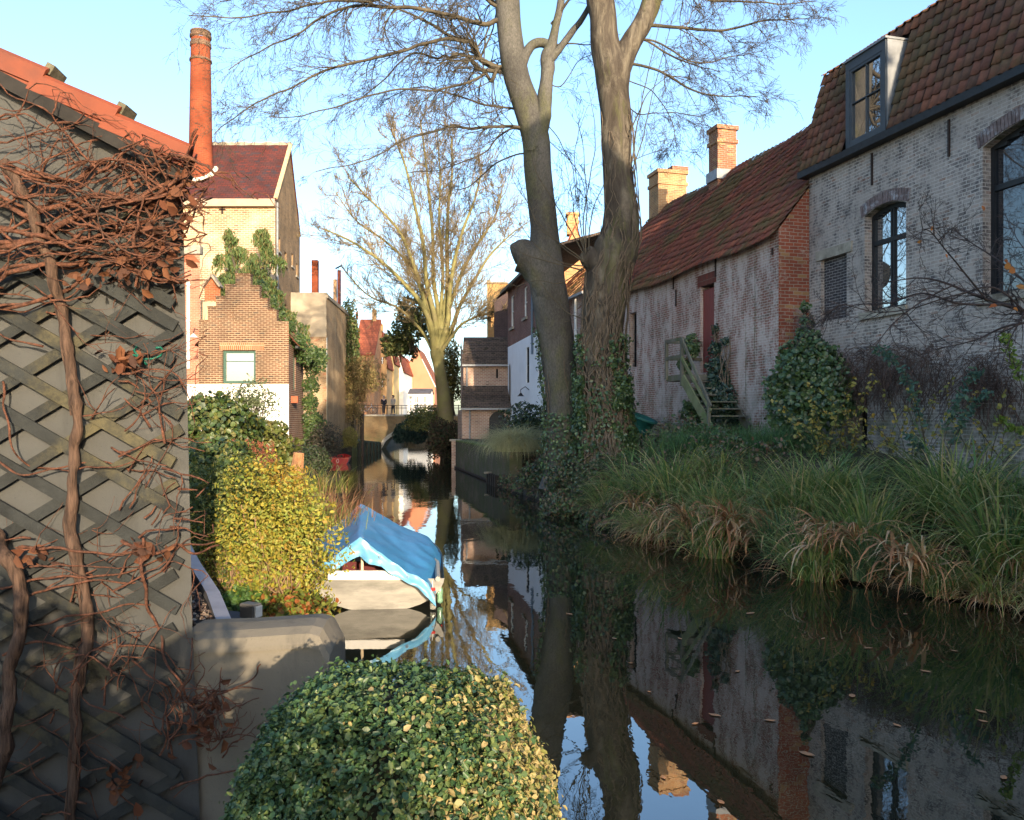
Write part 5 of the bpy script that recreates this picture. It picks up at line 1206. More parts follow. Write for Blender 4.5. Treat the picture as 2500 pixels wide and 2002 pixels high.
m_pet = plain('clear_plastic', (.55, .55, .5), .2, 9, .1, .6); m_pet.node_tree.nodes['Principled BSDF'].inputs['Transmission Weight'].default_value = .7
m_petg = plain('green_plastic_bottle', (.30, .52, .36), .2, 9, .1, .6); m_petg.node_tree.nodes['Principled BSDF'].inputs['Transmission Weight'].default_value = .5
bottle(1057, 10.42, m_pet, 'clear plastic bottle with red cap hung below the tarpaulin corner', .02)
bottle(1074, 10.75, m_petg, 'green plastic bottle floating just behind the clear bottle', .03)
po = at(766, 0, 9.6); m = MB(); m.tube([(po.x, po.y, -.4), (po.x, po.y, .28)], .055, 10); m.solo('mooring_post', plain('grey_post', (.26, .22, .16), .25, 5), 'short grey mooring post in the water left of the dinghy', 'post')

# ------------------------------------------------------------------ the two big bare trees
def smooth_line(pts, n=6):
    P = [Vector(p) for p in pts]; out = []
    for i in range(len(P) - 1):
        p0, p1, p2, p3 = P[max(0, i - 1)], P[i], P[i + 1], P[min(len(P) - 1, i + 2)]
        for k in range(n):
            t = k / n; out.append(.5 * ((2 * p1) + (p2 - p0) * t + (2 * p0 - 5 * p1 + 4 * p2 - p3) * t * t + (3 * p1 - p0 - 3 * p2 + p3) * t ** 3))
    out.append(P[-1]); return out
def px_trunk(pts, Y, n=6):
    """(px, py, width px) -> smooth centre line and radii at depth Y"""
    L = smooth_line([(a, b, w) for a, b, w in pts], n)
    return [at(q[0], q[1], Y + (w0 if False else 0)) for q, w0 in ((q, 0) for q in L)], [rad(q[2], Y) for q in L]
def bark_tube(mb, P, r, n=22, amp=.07, f=2.2, seed=0):
    V, Fq = tube_arrays(P, r, n); C = np.repeat(np.array([tuple(p) for p in P]), n, 0)
    out = []
    for v, c in zip(V, C):
        d = v - c; q = Vector((v[0] * f, v[1] * f, v[2] * f * .45 + seed))
        k = 1 + amp * (mnoise.noise(q) * 1.2 + .5 * mnoise.noise(q * 3.1)); out.append(c + d * k)
    return mb.add(np.array(out), Fq)
def rot_any(d, ang):
    a = Vector((R.gauss(0, 1), R.gauss(0, 1), R.gauss(0, 1))); a -= a.dot(d) * d; a.normalize()
    return (d * math.cos(ang) + a * math.sin(ang)).normalized()
def grow(q, p, d, L, r, lev, droop, up=0.0, subs=(7, 4), wig=.16, rmin=.004, flat=.0):
    n = 7 if lev > 1 else 5 if lev else 4; P = [p]; st = L / (n - 1); dd = d.copy()
    for i in range(n - 1):
        dd = (dd + Vector((R.gauss(0, wig), R.gauss(0, wig), R.gauss(0, wig) - droop * (i / n) + up * .25))).normalized(); P.append(P[-1] + dd * st)
    q.tube(P, [max(rmin, r * (1 - .75 * i / (n - 1))) for i in range(n)], 4 if r > .012 else 3)
    if lev > 0:
        k = subs[min(len(subs) - 1, len(subs) - lev)]
        for j in range(k):
            t = R.uniform(.15, 1) * (n - 1); i = min(n - 2, int(t)); s = P[i].lerp(P[i + 1], t - i); base = (P[i + 1] - P[i]).normalized()
            grow(q, s, rot_any(base, R.uniform(.35, .95)), L * R.uniform(.28, .55), r * .5, lev - 1, droop * 1.1, up, subs, wig, rmin)
def limb(q, pts, r0, r1, dens=4.0, L1=(.8, 2.0), droop=.22, up=0, start=.2, lev=2, subs=(6, 4), amp=.05, n=8, rmin=.004):
    P = smooth_line(pts, n); P = [p + Vector((mnoise.noise(p * 1.7), mnoise.noise(p * 1.7 + Vector((9, 1, 0))), mnoise.noise(p * 1.7 + Vector((2, 8, 5))))) * amp for p in P]
    m = len(P); rr = [r0 + (r1 - r0) * (i / (m - 1)) ** .8 for i in range(m)]; q.tube(P, rr, 7)
    Ls = sum((a - b).length for a, b in zip(P, P[1:]))
    for _ in range(int(Ls * dens)):
        t = (start + (1 - start) * R.random()) * (m - 1); i = min(m - 2, int(t)); b = (P[i + 1] - P[i]).normalized()
        grow(q, P[i].lerp(P[i + 1], t - i), rot_any(b, R.uniform(.4, 1.1)), R.uniform(*L1) * (1.15 - .5 * t / m), max(.006, rr[i] * .4), lev, droop, up, subs, rmin=rmin)
t_ = NT('beech_bark'); v_ = t_.coord('Object', (1, 1, .5)); nb_ = t_.noise(v_, 1.3, 8, .65); nf_ = t_.noise(v_, 26, 7, .75)
cc_ = t_.ramp(nb_, [(.25, (.045, .042, .038)), (.5, (.085, .08, .07)), (.75, (.145, .137, .12))]); cc_ = t_.mix(t_.math('MULTIPLY', t_.step(t_.noise(v_, .8, 6, .7), .48, .62), .7), cc_, (.09, .09, .045))
cc_ = t_.mix(1.0, cc_, t_.ramp(nf_, [(.32, .55), (.68, 1.3)]), 'MULTIPLY'); t_.bump(t_.math('ADD', nf_, t_.math('MULTIPLY', t_.noise(t_.coord('Object', (1, 1, 4)), 3, 4, .7), .6)), .5, .03)
m_bark = t_.out(cc_, .9, .2)
t_ = NT('rough_bark'); v_ = t_.coord('Object', (1, 1, .28)); nb_ = t_.noise(v_, 3.2, 8, .7, .6)
cc_ = t_.ramp(nb_, [(.3, (.028, .022, .018)), (.5, (.075, .062, .048)), (.62, (.14, .12, .09)), (.8, (.24, .20, .15))]); cc_ = t_.mix(t_.math('MULTIPLY', t_.step(t_.noise(v_, 1.2, 6, .7), .5, .6), .6), cc_, (.09, .09, .035))
t_.bump(nb_, .9, .08); m_bark2 = t_.out(cc_, .95, .15)
m_twig = plain('bare_twigs', (.115, .085, .075), .3, .8, .9, bump=0); m_twig2 = plain('dark_branches', (.075, .062, .042), .4, 1.5, .9, bump=.2)
Y1t = 24.0; fz = lambda px, py, dy=0: at(px, py, Y1t + dy)
tree1 = thing('beech_tree', 'smooth grey leaning tree with sawn stump limb, left of the pair', 'tree', at(1380, 1110, Y1t))
P, r = px_trunk([(1388, 1190, 150), (1386, 1130, 112), (1376, 985, 88), (1362, 860, 86), (1346, 760, 88), (1333, 650, 86), (1329, 565, 68), (1321, 489, 68), (1313, 414, 66), (1308, 340, 68), (1287, 263, 68), (1261, 188, 62), (1249, 113, 60), (1241, 38, 60), (1236, -60, 56), (1232, -250, 46), (1240, -600, 25)], Y1t)
q = QB(); bark_tube(q, P, r, 24, .05, 1.8, 1)
P, r = px_trunk([(1352, 735, 60), (1325, 680, 74), (1300, 645, 74), (1277, 625, 78), (1262, 622, 66), (1252, 625, 40)], Y1t - .2); bark_tube(q, P, r, 16, .16, 3.2, 4)
P, r = px_trunk([(1302, 375, 40), (1316, 318, 46), (1328, 265, 40), (1332, 215, 34), (1337, 170, 34), (1336, 140, 34), (1347, 110, 28), (1358, 60, 20), (1370, 0, 18), (1378, -120, 12), (1400, -260, 6)], Y1t - .15); bark_tube(q, P, r, 12, .14, 4, 7)
P, r = px_trunk([(1268, 160, 36), (1285, 130, 26), (1300, 110, 24), (1322, 104, 24), (1345, 112, 22)], Y1t - .1); bark_tube(q, P, r, 10, .1, 4, 2)
P, r = px_trunk([(1340, 150, 22), (1365, 120, 18), (1395, 80, 16), (1425, 40, 14), (1450, -10, 12), (1470, -80, 8)], Y1t - .2); bark_tube(q, P, r, 8, .1, 4, 3)
q.build('trunk', m_bark, tree1, smooth=True)
cvt = lambda a, b: (400 + a / 2.536, b / 2.536)
lims = [([(2060, 125), (1985, 145), (1780, 100), (1600, 50), (1400, 40), (1200, 30), (1100, 50), (950, 120), (850, 200), (700, 270), (550, 340), (400, 430)], .085, -1.5),
 ([(2090, 425), (1980, 380), (1920, 310), (1890, 250), (1800, 235), (1650, 150), (1500, 80), (1380, 10), (1250, -60)], .12, 1.5),
 ([(1900, 262), (1760, 240), (1600, 270), (1480, 320), (1240, 370), (1060, 420), (930, 470), (820, 530), (700, 580), (560, 640), (420, 740), (310, 830)], .06, -2.2),
 ([(2080, 440), (1960, 432), (1925, 400), (1880, 350), (1820, 335), (1775, 365), (1740, 348), (1690, 362), (1600, 335), (1530, 340), (1450, 400), (1380, 480), (1300, 550), (1210, 610), (1080, 660)], .07, 2.2),
 ([(2080, 410), (2040, 480), (2020, 502), (1990, 458), (1970, 470), (1880, 510), (1750, 545), (1650, 560), (1420, 555), (1250, 600), (1100, 650), (950, 690), (800, 730), (650, 720)], .06, -1.0),
 ([(2150, 670), (1950, 640), (1830, 600), (1700, 560), (1600, 540), (1500, 560), (1380, 620)], .04, 2.5),
 ([(2160, 790), (1950, 790), (1780, 785), (1620, 830), (1450, 880), (1350, 950), (1200, 1010), (940, 1060)], .055, -1.8),
 ([(2150, 800), (2060, 860), (1990, 940), (1850, 1000), (1700, 1050), (1500, 1070)], .035, 1.2),
 ([(2040, 30), (1900, -60), (1500, -60), (1300, 0), (1100, 0), (950, 20), (800, 60), (650, 80), (500, 105), (300, 100), (150, 90)], .06, -2.5),
 ([(2050, 20), (1900, -120), (1600, -160), (1200, -130), (900, -90), (600, -40), (350, 10)], .06, 2.0),
 ([(2200, 950), (2060, 1010), (1960, 1090), (1880, 1160), (1800, 1180)], .03, .6)]
q = QB()
for pts, r0, dy in lims:
    a0, b0 = pts[0]; pts = [(a0 + 105, b0 + 22)] + pts if a0 > 2030 else pts
    n = len(pts); limb(q, [fz(*cvt(a, b), dy * (i / (n - 1)) ** 1.2) for i, (a, b) in enumerate(pts)], r0, .012, 6.0, (.7, 2.0), .24, subs=(6, 5), start=.12)
q.build('left_limbs', m_twig2, tree1, smooth=True)
q = QB()
for pts, r0, dy in [([(1440, 30), (1480, -20), (1560, -60), (1700, -60), (1850, -20)], .05, 2), ([(1345, 60), (1420, -40), (1500, -120), (1700, -160)], .05, -2), ([(1350, 110), (1400, 105), (1440, 108), (1480, 96)], .03, -.4),
    ([(1335, 200), (1370, 210), (1410, 150), (1450, 130)], .02, .5), ([(1240, -40), (1170, -120), (1050, -180), (850, -200)], .07, -2), ([(1310, 320), (1400, 400), (1430, 470)], .012, .6), ([(1325, 290), (1370, 350), (1400, 420), (1410, 500)], .015, -.5), ([(1240, 0), (1150, -30), (1120, -60)], .03, 2)]:
    n = len(pts); limb(q, [fz(a, b, dy * (i / (n - 1))) for i, (a, b) in enumerate(pts)], r0, .01, 4, (.6, 1.6), .24, subs=(6, 4))
q.build('upper_branches', m_twig2, tree1, smooth=True)

Y2t = 23.0; fz2 = lambda px, py, dy=0: at(px, py, Y2t + dy)
tree2 = thing('plane_tree', 'thick forked trunk wrapped in old ivy stems, right of the pair', 'tree', at(1478, 1110, Y2t))
q = QB(); P, r = px_trunk([(1480, 1190, 190), (1478, 1120, 150), (1476, 1050, 118), (1474, 938, 108), (1466, 860, 110), (1472, 783, 104), (1480, 727, 104), (1485, 670, 106), (1502, 620, 112), (1514, 580, 98), (1517, 527, 86), (1510, 450, 76), (1505, 376, 74), (1505, 300, 75), (1498, 226, 76), (1494, 170, 86), (1480, 120, 72), (1472, 40, 64), (1465, 0, 68), (1458, -90, 62), (1450, -300, 45), (1440, -620, 22)], Y2t); bark_tube(q, P, r, 26, .075, 2.4, 11)
P, r = px_trunk([(1505, 190, 60), (1527, 130, 54), (1548, 90, 50), (1572, 50, 48), (1592, 0, 46), (1610, -80, 42), (1640, -260, 30), (1650, -500, 16)], Y2t - .05); bark_tube(q, P, r, 18, .06, 2.6, 13)
P, r = px_trunk([(1470, 660, 60), (1452, 640, 56), (1436, 622, 46), (1427, 612, 30)], Y2t - .15); bark_tube(q, P, r, 14, .25, 4, 15)
q.build('trunk', m_bark2, tree2, smooth=True)
cv1 = lambda a, b: (1500 + a / 2.156, b / 2.156)
q = QB()
for pts, r0, dy in [([(150, 130), (320, 145), (550, 160), (750, 115), (880, 100), (1080, 100)], .06, -1.2), ([(140, 200), (330, 310), (450, 350), (560, 380)], .035, 1.6), ([(60, 330), (230, 370), (380, 460), (500, 500), (640, 510), (740, 510)], .045, -1.5), ([(180, 60), (330, -60), (500, 0), (700, 10), (900, 20), (1060, 10)], .06, 1.5), ([(200, -20), (350, -160), (620, -120), (850, -60)], .06, -2),
    ([(90, 200), (250, 230), (420, 330), (600, 300), (780, 270)], .035, -.8), ([(80, 420), (200, 480), (280, 590), (320, 700), (290, 780)], .018, .4), ([(40, 520), (130, 600), (240, 590), (350, 600), (480, 610)], .02, 1.2), ([(100, 850), (160, 820), (250, 790)], .012, -.3)]:
    n = len(pts); limb(q, [fz2(*cv1(a, b), dy * (i / (n - 1))) for i, (a, b) in enumerate(pts)], r0, .009, 6.0, (.6, 1.7), .26, subs=(6, 5))
q.build('right_limbs', m_twig2, tree2, smooth=True)
q = QB()
for pts in [[(1430, 620), (1425, 520), (1450, 380), (1452, 300), (1430, 200)], [(1428, 615), (1432, 500), (1426, 380), (1412, 300)], [(1425, 620), (1380, 540), (1340, 470), (1310, 420), (1290, 360), (1250, 300)], [(1425, 640), (1360, 590), (1300, 520), (1260, 430), (1200, 340)], [(1430, 640), (1380, 600), (1320, 560), (1290, 500), (1230, 400)], [(1436, 610), (1445, 520), (1475, 450), (1480, 400)], [(1425, 660), (1340, 640), (1280, 620), (1230, 590)], [(1425, 655), (1370, 690), (1300, 685), (1260, 700)], [(1428, 650), (1370, 640), (1310, 600), (1250, 520)], [(1430, 625), (1405, 540), (1395, 470), (1380, 400)], [(1470, 850), (1440, 790), (1380, 760), (1330, 700), (1290, 640)], [(1540, 420), (1570, 330), (1600, 200), (1640, 60), (1650, 0)], [(1540, 400), (1560, 280), (1595, 120), (1620, 10)], [(1535, 330), (1580, 230), (1640, 180)], [(1425, 610), (1410, 480), (1405, 350), (1440, 250)]]:
    n = len(pts); dy = R.uniform(-.8, .5); limb(q, [fz2(a, b, -.4 + dy * (i / (n - 1))) for i, (a, b) in enumerate(pts)], R.uniform(.015, .028), .005, 3.2, (.3, .9), .05, subs=(3, 3), lev=1)
q.build('suckers', m_twig2, tree2, smooth=True)
# woody ivy on the trunk
q = QB()
for i in range(56):
    a0 = R.uniform(-1.6, 1.6); P = []; py = 1130; a = a0; top = R.choice((980, 800, 700, 620, 560, 300)) + R.uniform(-40, 40)
    while py > top:
        w = float(np.interp(py, [300, 580, 670, 727, 860, 1050, 1130], [37, 50, 54, 53, 56, 62, 78])); c_ = float(np.interp(py, [300, 580, 670, 727, 860, 1050, 1130], [1505, 1514, 1485, 1480, 1466, 1476, 1478]))
        rr = rad(2 * w, Y2t) * 1.06; o = fz2(c_, py); P.append(Vector((o.x + rr * math.sin(a), o.y - rr * math.cos(a), o.z))); py -= 14; a += R.gauss(0, .10); a = max(-1.7, min(1.7, a))
    if len(P) > 3: q.tube(P, [R.uniform(.010, .032) * (1 - .5 * k / len(P)) for k in range(len(P))], 6)
iv = thing('ivy', 'old woody ivy with green leaves climbing the thick forked trunk', 'ivy', at(1478, 1110, Y2t - .8))
q.build('stems', plain('ivy_wood', (.115, .088, .062), .4, 8, .9, bump=.5), iv, smooth=True)
m_ivy = leafmat('ivy_leaf', [(.035, .07, .028), (.05, .095, .033), (.07, .12, .04), (.028, .055, .025), (.09, .14, .045)], .35, .5, .15)
def trunk_leaves(n, ctr, wid, Y, y0, y1, bias=0, dens=None, off=.05):
    P = []; N = []
    while len(P) < n:
        py = R.uniform(y0, y1); a = R.uniform(-1.8, 1.8)
        if dens and R.random() > dens(py, a): continue
        w = float(np.interp(py, *wid)); c_ = float(np.interp(py, *ctr)); rr = rad(2 * w, Y) * (1.05 + abs(R.gauss(0, off)) * 2.2); o = at(c_, py, Y)
        P.append((o.x + rr * math.sin(a), o.y - rr * math.cos(a), o.z)); N.append((math.sin(a), -math.cos(a), .2))
    return np.array(P), np.array(N)
W2 = ([300, 580, 670, 727, 860, 1050, 1130], [37, 50, 54, 53, 56, 62, 78]); C2 = ([300, 580, 670, 727, 860, 1050, 1130], [1505, 1514, 1485, 1480, 1466, 1476, 1478])
P, N = trunk_leaves(5200, C2, W2, Y2t, 820, 1150, dens=lambda y, a: min(1, (.15 + .85 * (abs(a - .9) < .7 or abs(a + 1.3) < .5)) * (.3 + .7 * (y > 920)) * (1 if mnoise.noise(Vector((a * 2.2, y * .02, 4))) > -.05 else .1)))
V, Fq = leaves(P, N, .085, .8, .5); q = QB(); q.add(V, Fq); q.build('leaves', m_ivy, iv)
W1 = ([740, 860, 985, 1130], [44, 43, 44, 56]); C1 = ([740, 860, 985, 1130], [1345, 1362, 1376, 1386])
iv1 = thing('ivy', 'thin green ivy creeping up the left edge of the smooth leaning trunk', 'ivy', at(1380, 1110, Y1t - .8))
P, N = trunk_leaves(1700, C1, W1, Y1t, 800, 1150, dens=lambda y, a: min(1, (1 if a < -1.15 else .0) + (1 if (a > .6 and y > 900) else 0) + (.8 if y > 1010 else 0)))
V, Fq = leaves(P, N, .08, .8, .5); q = QB(); q.add(V, Fq); q.build('leaves', m_ivy, iv1)
q = QB()
for i in range(12):
    a = R.choice((-1.4, -1.2, .9, 1.1)) + R.gauss(0, .1); P = [] ; py = 1140
    while py > R.uniform(800, 960): w = float(np.interp(py, *W1)); o = at(float(np.interp(py, *C1)), py, Y1t); rr = rad(2 * w, Y1t) * 1.04; P.append(Vector((o.x + rr * math.sin(a), o.y - rr * math.cos(a), o.z))); py -= 16; a += R.gauss(0, .08)
    if len(P) > 3: q.tube(P, [.012] * len(P), 5)
q.build('stems', bpy.data.materials['ivy_wood'], iv1, smooth=True)

# ------------------------------------------------------------------ the tree by the bridge and its neighbours
YF = 55.0; ff = lambda px, py, dy=0: at(px, py, YF + dy)
tf = thing('bare_tree', 'tall bare tree with yellow green stems fanning up beside the canal bridge', 'tree', ff(1088, 1090))
m_fbark = plain('sunny_green_bark', (.17, .155, .06), .35, .7, .85, bump=.5, bscale=6, dirt=(.17, .13, .085)); m_ftwig = plain('reddish_twigs', (.19, .145, .075), .4, .3, .9, bump=0)
q = QB(); P, r = px_trunk([(1098, 1120, 46), (1090, 1040, 40), (1082, 960, 32), (1073, 900, 28), (1068, 870, 34), (1066, 855, 34)], YF); bark_tube(q, P, r, 14, .06, .9, 21)
forks = [(1060, 860, 18, [(1050, 800), (1030, 740), (985, 690), (930, 640), (860, 590), (790, 560)]), (1062, 855, 16, [(1050, 790), (1035, 720), (1010, 640), (970, 560), (900, 480), (850, 430)]), (1064, 850, 17, [(1058, 780), (1045, 690), (1030, 600), (1010, 500), (990, 400), (960, 320)]), (1066, 850, 15, [(1066, 770), (1062, 680), (1058, 580), (1050, 470), (1035, 380), (1030, 290)]),
    (1070, 850, 17, [(1082, 780), (1088, 700), (1090, 600), (1095, 500), (1105, 420), (1100, 330)]), (1072, 852, 17, [(1092, 790), (1100, 720), (1112, 640), (1135, 560), (1165, 480), (1180, 400)]), (1074, 856, 14, [(1100, 800), (1120, 750), (1150, 690), (1190, 630), (1230, 590), (1260, 560)]), (1060, 862, 12, [(1040, 820), (1015, 790), (970, 750), (900, 720), (830, 650)]), (1074, 862, 11, [(1105, 820), (1130, 790), (1170, 770), (1215, 760)]), (1068, 850, 12, [(1072, 760), (1078, 660), (1070, 540), (1075, 440), (1070, 360)]), (1066, 850, 12, [(1040, 740), (1000, 650), (940, 590), (870, 540), (820, 470)]), (1070, 850, 12, [(1110, 700), (1160, 610), (1210, 530), (1230, 450)])]
q2 = QB()
for x, y, w, pts in forks:
    dy = R.uniform(-3, 3); pts = [(x, y)] + pts; n = len(pts); P3 = [ff(a + R.uniform(-5, 5) * (i > 0), b, dy * (i / (n - 1))) for i, (a, b) in enumerate(pts)]
    L = smooth_line(P3, 6); m_ = len(L); q.tube(L, [rad(w, YF) * (1 - .8 * (i / (m_ - 1)) ** .8) for i in range(m_)], 8)
    for _ in range(32):
        t = (.25 + .75 * R.random()) * (m_ - 1); i = min(m_ - 2, int(t)); b = (L[i + 1] - L[i]).normalized()
        grow(q2, L[i], rot_any(b, R.uniform(.35, 1.05)), R.uniform(1.4, 3.9) * (1.2 - .6 * t / m_), .03, 2, -.06, .35, (8, 5), .15, .010)
q.build('trunk', m_fbark, tf, smooth=True); q2.build('branches', m_ftwig, tf)
def bush(name, label, cat, c, r, n, size, mat, seed=0, aspect=.5, shell=.6, lump=.35, stems=None, jit=.8, bottom=-.6, group=None, nst=14, down=0, kind=None):
    t = thing(name, label, cat, (c[0], c[1], c[2] - r[2]), group); P, N = blob_points(n, c, r, shell, lump, seed, bottom)
    q = QB(); q.add(*leaves(P, N, size, aspect, jit, .4, down)); q.build('foliage', mat, t)
    q = QB()
    for i in range(nst):
        a = R.uniform(0, 6.28); e = Vector((c[0] + math.cos(a) * r[0] * R.uniform(.2, .8), c[1] + math.sin(a) * r[1] * R.uniform(.2, .8), c[2] + r[2] * R.uniform(-.2, .7)))
        b = Vector((c[0] + R.gauss(0, .15) * r[0], c[1] + R.gauss(0, .15) * r[1], c[2] - r[2] * .95)); md = b.lerp(e, .5) + Vector((R.gauss(0, .1), R.gauss(0, .1), .1)) * r[0]
        q.tube(smooth_line([b, md, e], 4), list(np.linspace(.018, .006, 9) * max(.5, r[2])), 5)
    q.build('stems', stems or m_twig2, t); return t
m_dkgreen = leafmat('evergreen_leaf', [(.055, .08, .028), (.08, .105, .035), (.10, .125, .04), (.15, .135, .05)], .5, .3, .2)
m_olive = leafmat('olive_leaf', [(.10, .10, .03), (.14, .12, .035), (.08, .085, .025), (.18, .14, .05)], .6, .25, .3)
bush('evergreen_tree', 'dark evergreen tree behind the bare tree by the bridge', 'tree', ff(1008, 790, 6), (1.5, 1.4, 2.2), 2300, .24, m_dkgreen, 2, .55, .8, .5)
bush('evergreen_tree', 'smaller dark ivy crown left of the evergreen by the bridge', 'tree', ff(975, 845, 7), (1.3, 1.2, 1.3), 2200, .24, m_dkgreen, 5, .55, .8, .5)
bush('willow', 'tall yellowish thicket right of the bare tree by the bridge', 'tree', ff(1102, 920, 9), (.9, 1, 3.2), 3200, .2, m_olive, 9, .4, .8, .4, down=.5)
bush('bank_shrub', 'dark shrub overhanging the water under the bare tree', 'shrub', ff(1050, 1030, 2), (1.7, 1.5, 1.0), 4200, .16, m_dkgreen, 14, .5, .7, .4)
bush('bank_shrub', 'brownish dark thicket at the foot of the bare tree trunk', 'shrub', ff(1082, 1082, -3), (1.0, 2.2, 1.6), 5200, .13, leafmat('brown_thicket', [(.05, .03, .022), (.035, .04, .02), (.07, .04, .028), (.03, .05, .02)], .7, .2, .15), 17, .5, .7, .4)
bush('weeping_shrub', 'blue green weeping shrub hanging over the water beside the bridge arch', 'shrub', ff(1003, 1060, 7), (1.3, 1, 1.1), 3600, .24, leafmat('blue_green_leaf', [(.012, .035, .03), (.02, .05, .042), (.03, .06, .045)], .5, .3, .15), 19, .2, .6, .3, down=1.2)
# hanging green on the canal building and bushes along the left wall
def wall_ivy(name, label, pts, n, size, mat, spread=.12, cat='ivy'):
    """ivy leaves over a list of (point, radius) blobs hugging a surface"""
    t = thing(name, label, cat, tuple(pts[-1][0])); Ps = []; Ns = []
    tot = sum(r ** 2 for _, r in pts)
    for c, r in pts:
        P, N = blob_points(int(n * r * r / tot) + 4, tuple(c), (r, r * .55, r), .75, .5, R.random() * 9); Ps.append(P); Ns.append(N + np.array((0, -.8, .2)))
    q = QB(); q.add(*leaves(np.concatenate(Ps), np.concatenate(Ns), size, .8, .6)); q.build('leaves', mat, t)
    q = QB(); P = smooth_line([c for c, r in pts], 5)
    for s in range(4): q.tube([p + Vector((R.gauss(0, .08), R.gauss(0, .05), R.gauss(0, .08))) for p in P], [.02] * len(P), 5)
    q.build('stems', bpy.data.materials['ivy_wood'], t); return t
m_ivy_s = leafmat('sunny_ivy_leaf', [(.05, .085, .02), (.075, .11, .025), (.04, .07, .02), (.10, .13, .03)], .5, .35, .2)
m_brush = leafmat('brown_brush', [(.28, .20, .09), (.21, .15, .07), (.18, .18, .06), (.34, .25, .12)], .7, .2, .25)
bush('ivy', 'tall mass of green ivy hanging at far end of the canal building', 'ivy', at(850, 850, 59), (.75, 1.6, 3.2), 5200, .16, leafmat('far_ivy', [(.09, .14, .04), (.12, .16, .05), (.07, .11, .035), (.20, .17, .08)]), 23, .7, .6, .3, down=.6, bottom=-1)
bush('canal_shrub', 'big brownish shrub leaning out from the ivy wall above the canal', 'shrub', at(885, 925, 58), (1.5, 1.4, 1.7), 5200, .13, m_brush, 27, .4, .9, .4, nst=30, stems=plain('golden_twigs', (.22, .15, .07), .3, 2))
bush('canal_shrub', 'brown twiggy growth hanging down the ivy wall to the quay', 'shrub', at(862, 1000, 58), (.8, 1.0, 1.9), 3200, .12, m_brush, 29, .4, .9, .4, down=.8)
bush('canal_shrub', 'yellow green tuft hanging just above the red boat', 'shrub', at(853, 1075, 53), (.55, .7, .8), 2200, .10, leafmat('yellow_tuft', [(.22, .20, .05), (.16, .16, .04), (.28, .24, .08)]), 31, .4, .7, .3, down=1)
bl = [(at(640, 700, 34.7), .26), (at(658, 735, 34.7), .30), (at(680, 768, 34.7), .30), (at(700, 800, 34.8), .32), (at(725, 832, 35), .36), (at(748, 862, 35.6), .46), (at(766, 885, 37.2), .6), (at(778, 868, 37.2), .4), (at(758, 940, 37.5), .42), (at(756, 985, 37.5), .40), (at(765, 1030, 37.5), .52), (at(770, 1070, 37.5), .55), (at(768, 1110, 37.5), .6)]
wall_ivy('ivy', 'curtain of ivy sweeping down the cottage roof edge to the bank', bl, 8200, .095, leafmat('cottage_ivy', [(.035, .07, .02), (.05, .09, .025), (.025, .05, .018), (.09, .13, .035)], .5, .35, .2))
bush('bank_shrub', 'dusky brown shrub at the water edge below the ivy curtain', 'shrub', at(795, 1085, 36), (.7, .8, .9), 2600, .09, leafmat('dusky_leaf', [(.05, .045, .035), (.07, .055, .04), (.04, .05, .035)]), 33, .5, .9, .4)
def weeping_conifer(label, top, base, half, n, seed, lean):
    t = thing('weeping_conifer', label, 'tree', tuple(base), None); P = []; q = QB(); V0 = []
    ax = smooth_line([base, base.lerp(top, .5) + Vector((lean, 0, 0)), top], 8); q.tube(ax, list(np.linspace(.14, .03, len(ax))), 6); q.build('trunk', m_twig2, t)
    pts = []; nor = []
    arms = []
    for i in range(22):
        k = (i + R.random()) / 22; c = ax[int(k * (len(ax) - 1))]; w = half * (1.25 - 1.05 * k) * R.uniform(.55, 1.25); a = R.uniform(0, 6.28) if k > .25 else R.choice((0, 3.14)) + R.gauss(0, .8)
        d = Vector((math.cos(a), math.sin(a), 0)); arms.append((smooth_line([c, c + d * w * .5 + Zv * .28, c + d * w + Zv * (.05 - .2 * R.random())], 5), k))
    for i in range(n):
        P, k = R.choice(arms); u = R.random() ** .7 * (len(P) - 1); c = P[int(u)]; L = R.uniform(.35, 1.5) * (1.15 - .8 * k)
        for j in range(9): u = j / 8; pts.append(tuple(c + Vector((R.gauss(0, .07), R.gauss(0, .07), -L * u)))); nor.append((R.gauss(0, .7), -1, .2))
    V, Fq = leaves(np.array(pts), np.array(nor), .22, .32, .5, .4, 1.5); q = QB(); q.add(V, Fq); q.build('foliage', leafmat('weeping_needles', [(.085, .14, .05), (.11, .17, .055), (.14, .16, .05), (.06, .105, .04), (.18, .15, .06)], .6, .2, .25) if 'weeping_needles' not in bpy.data.materials else bpy.data.materials['weeping_needles'], t)
weeping_conifer('drooping conifer with bent tip on the left behind the stepped gable', at(548, 566, 42), at(585, 800, 42), 1.75, 640, 1, .3)
weeping_conifer('broader drooping conifer on the right behind the stepped gable', at(640, 568, 42), at(655, 800, 42), 2.1, 950, 5, -.3)

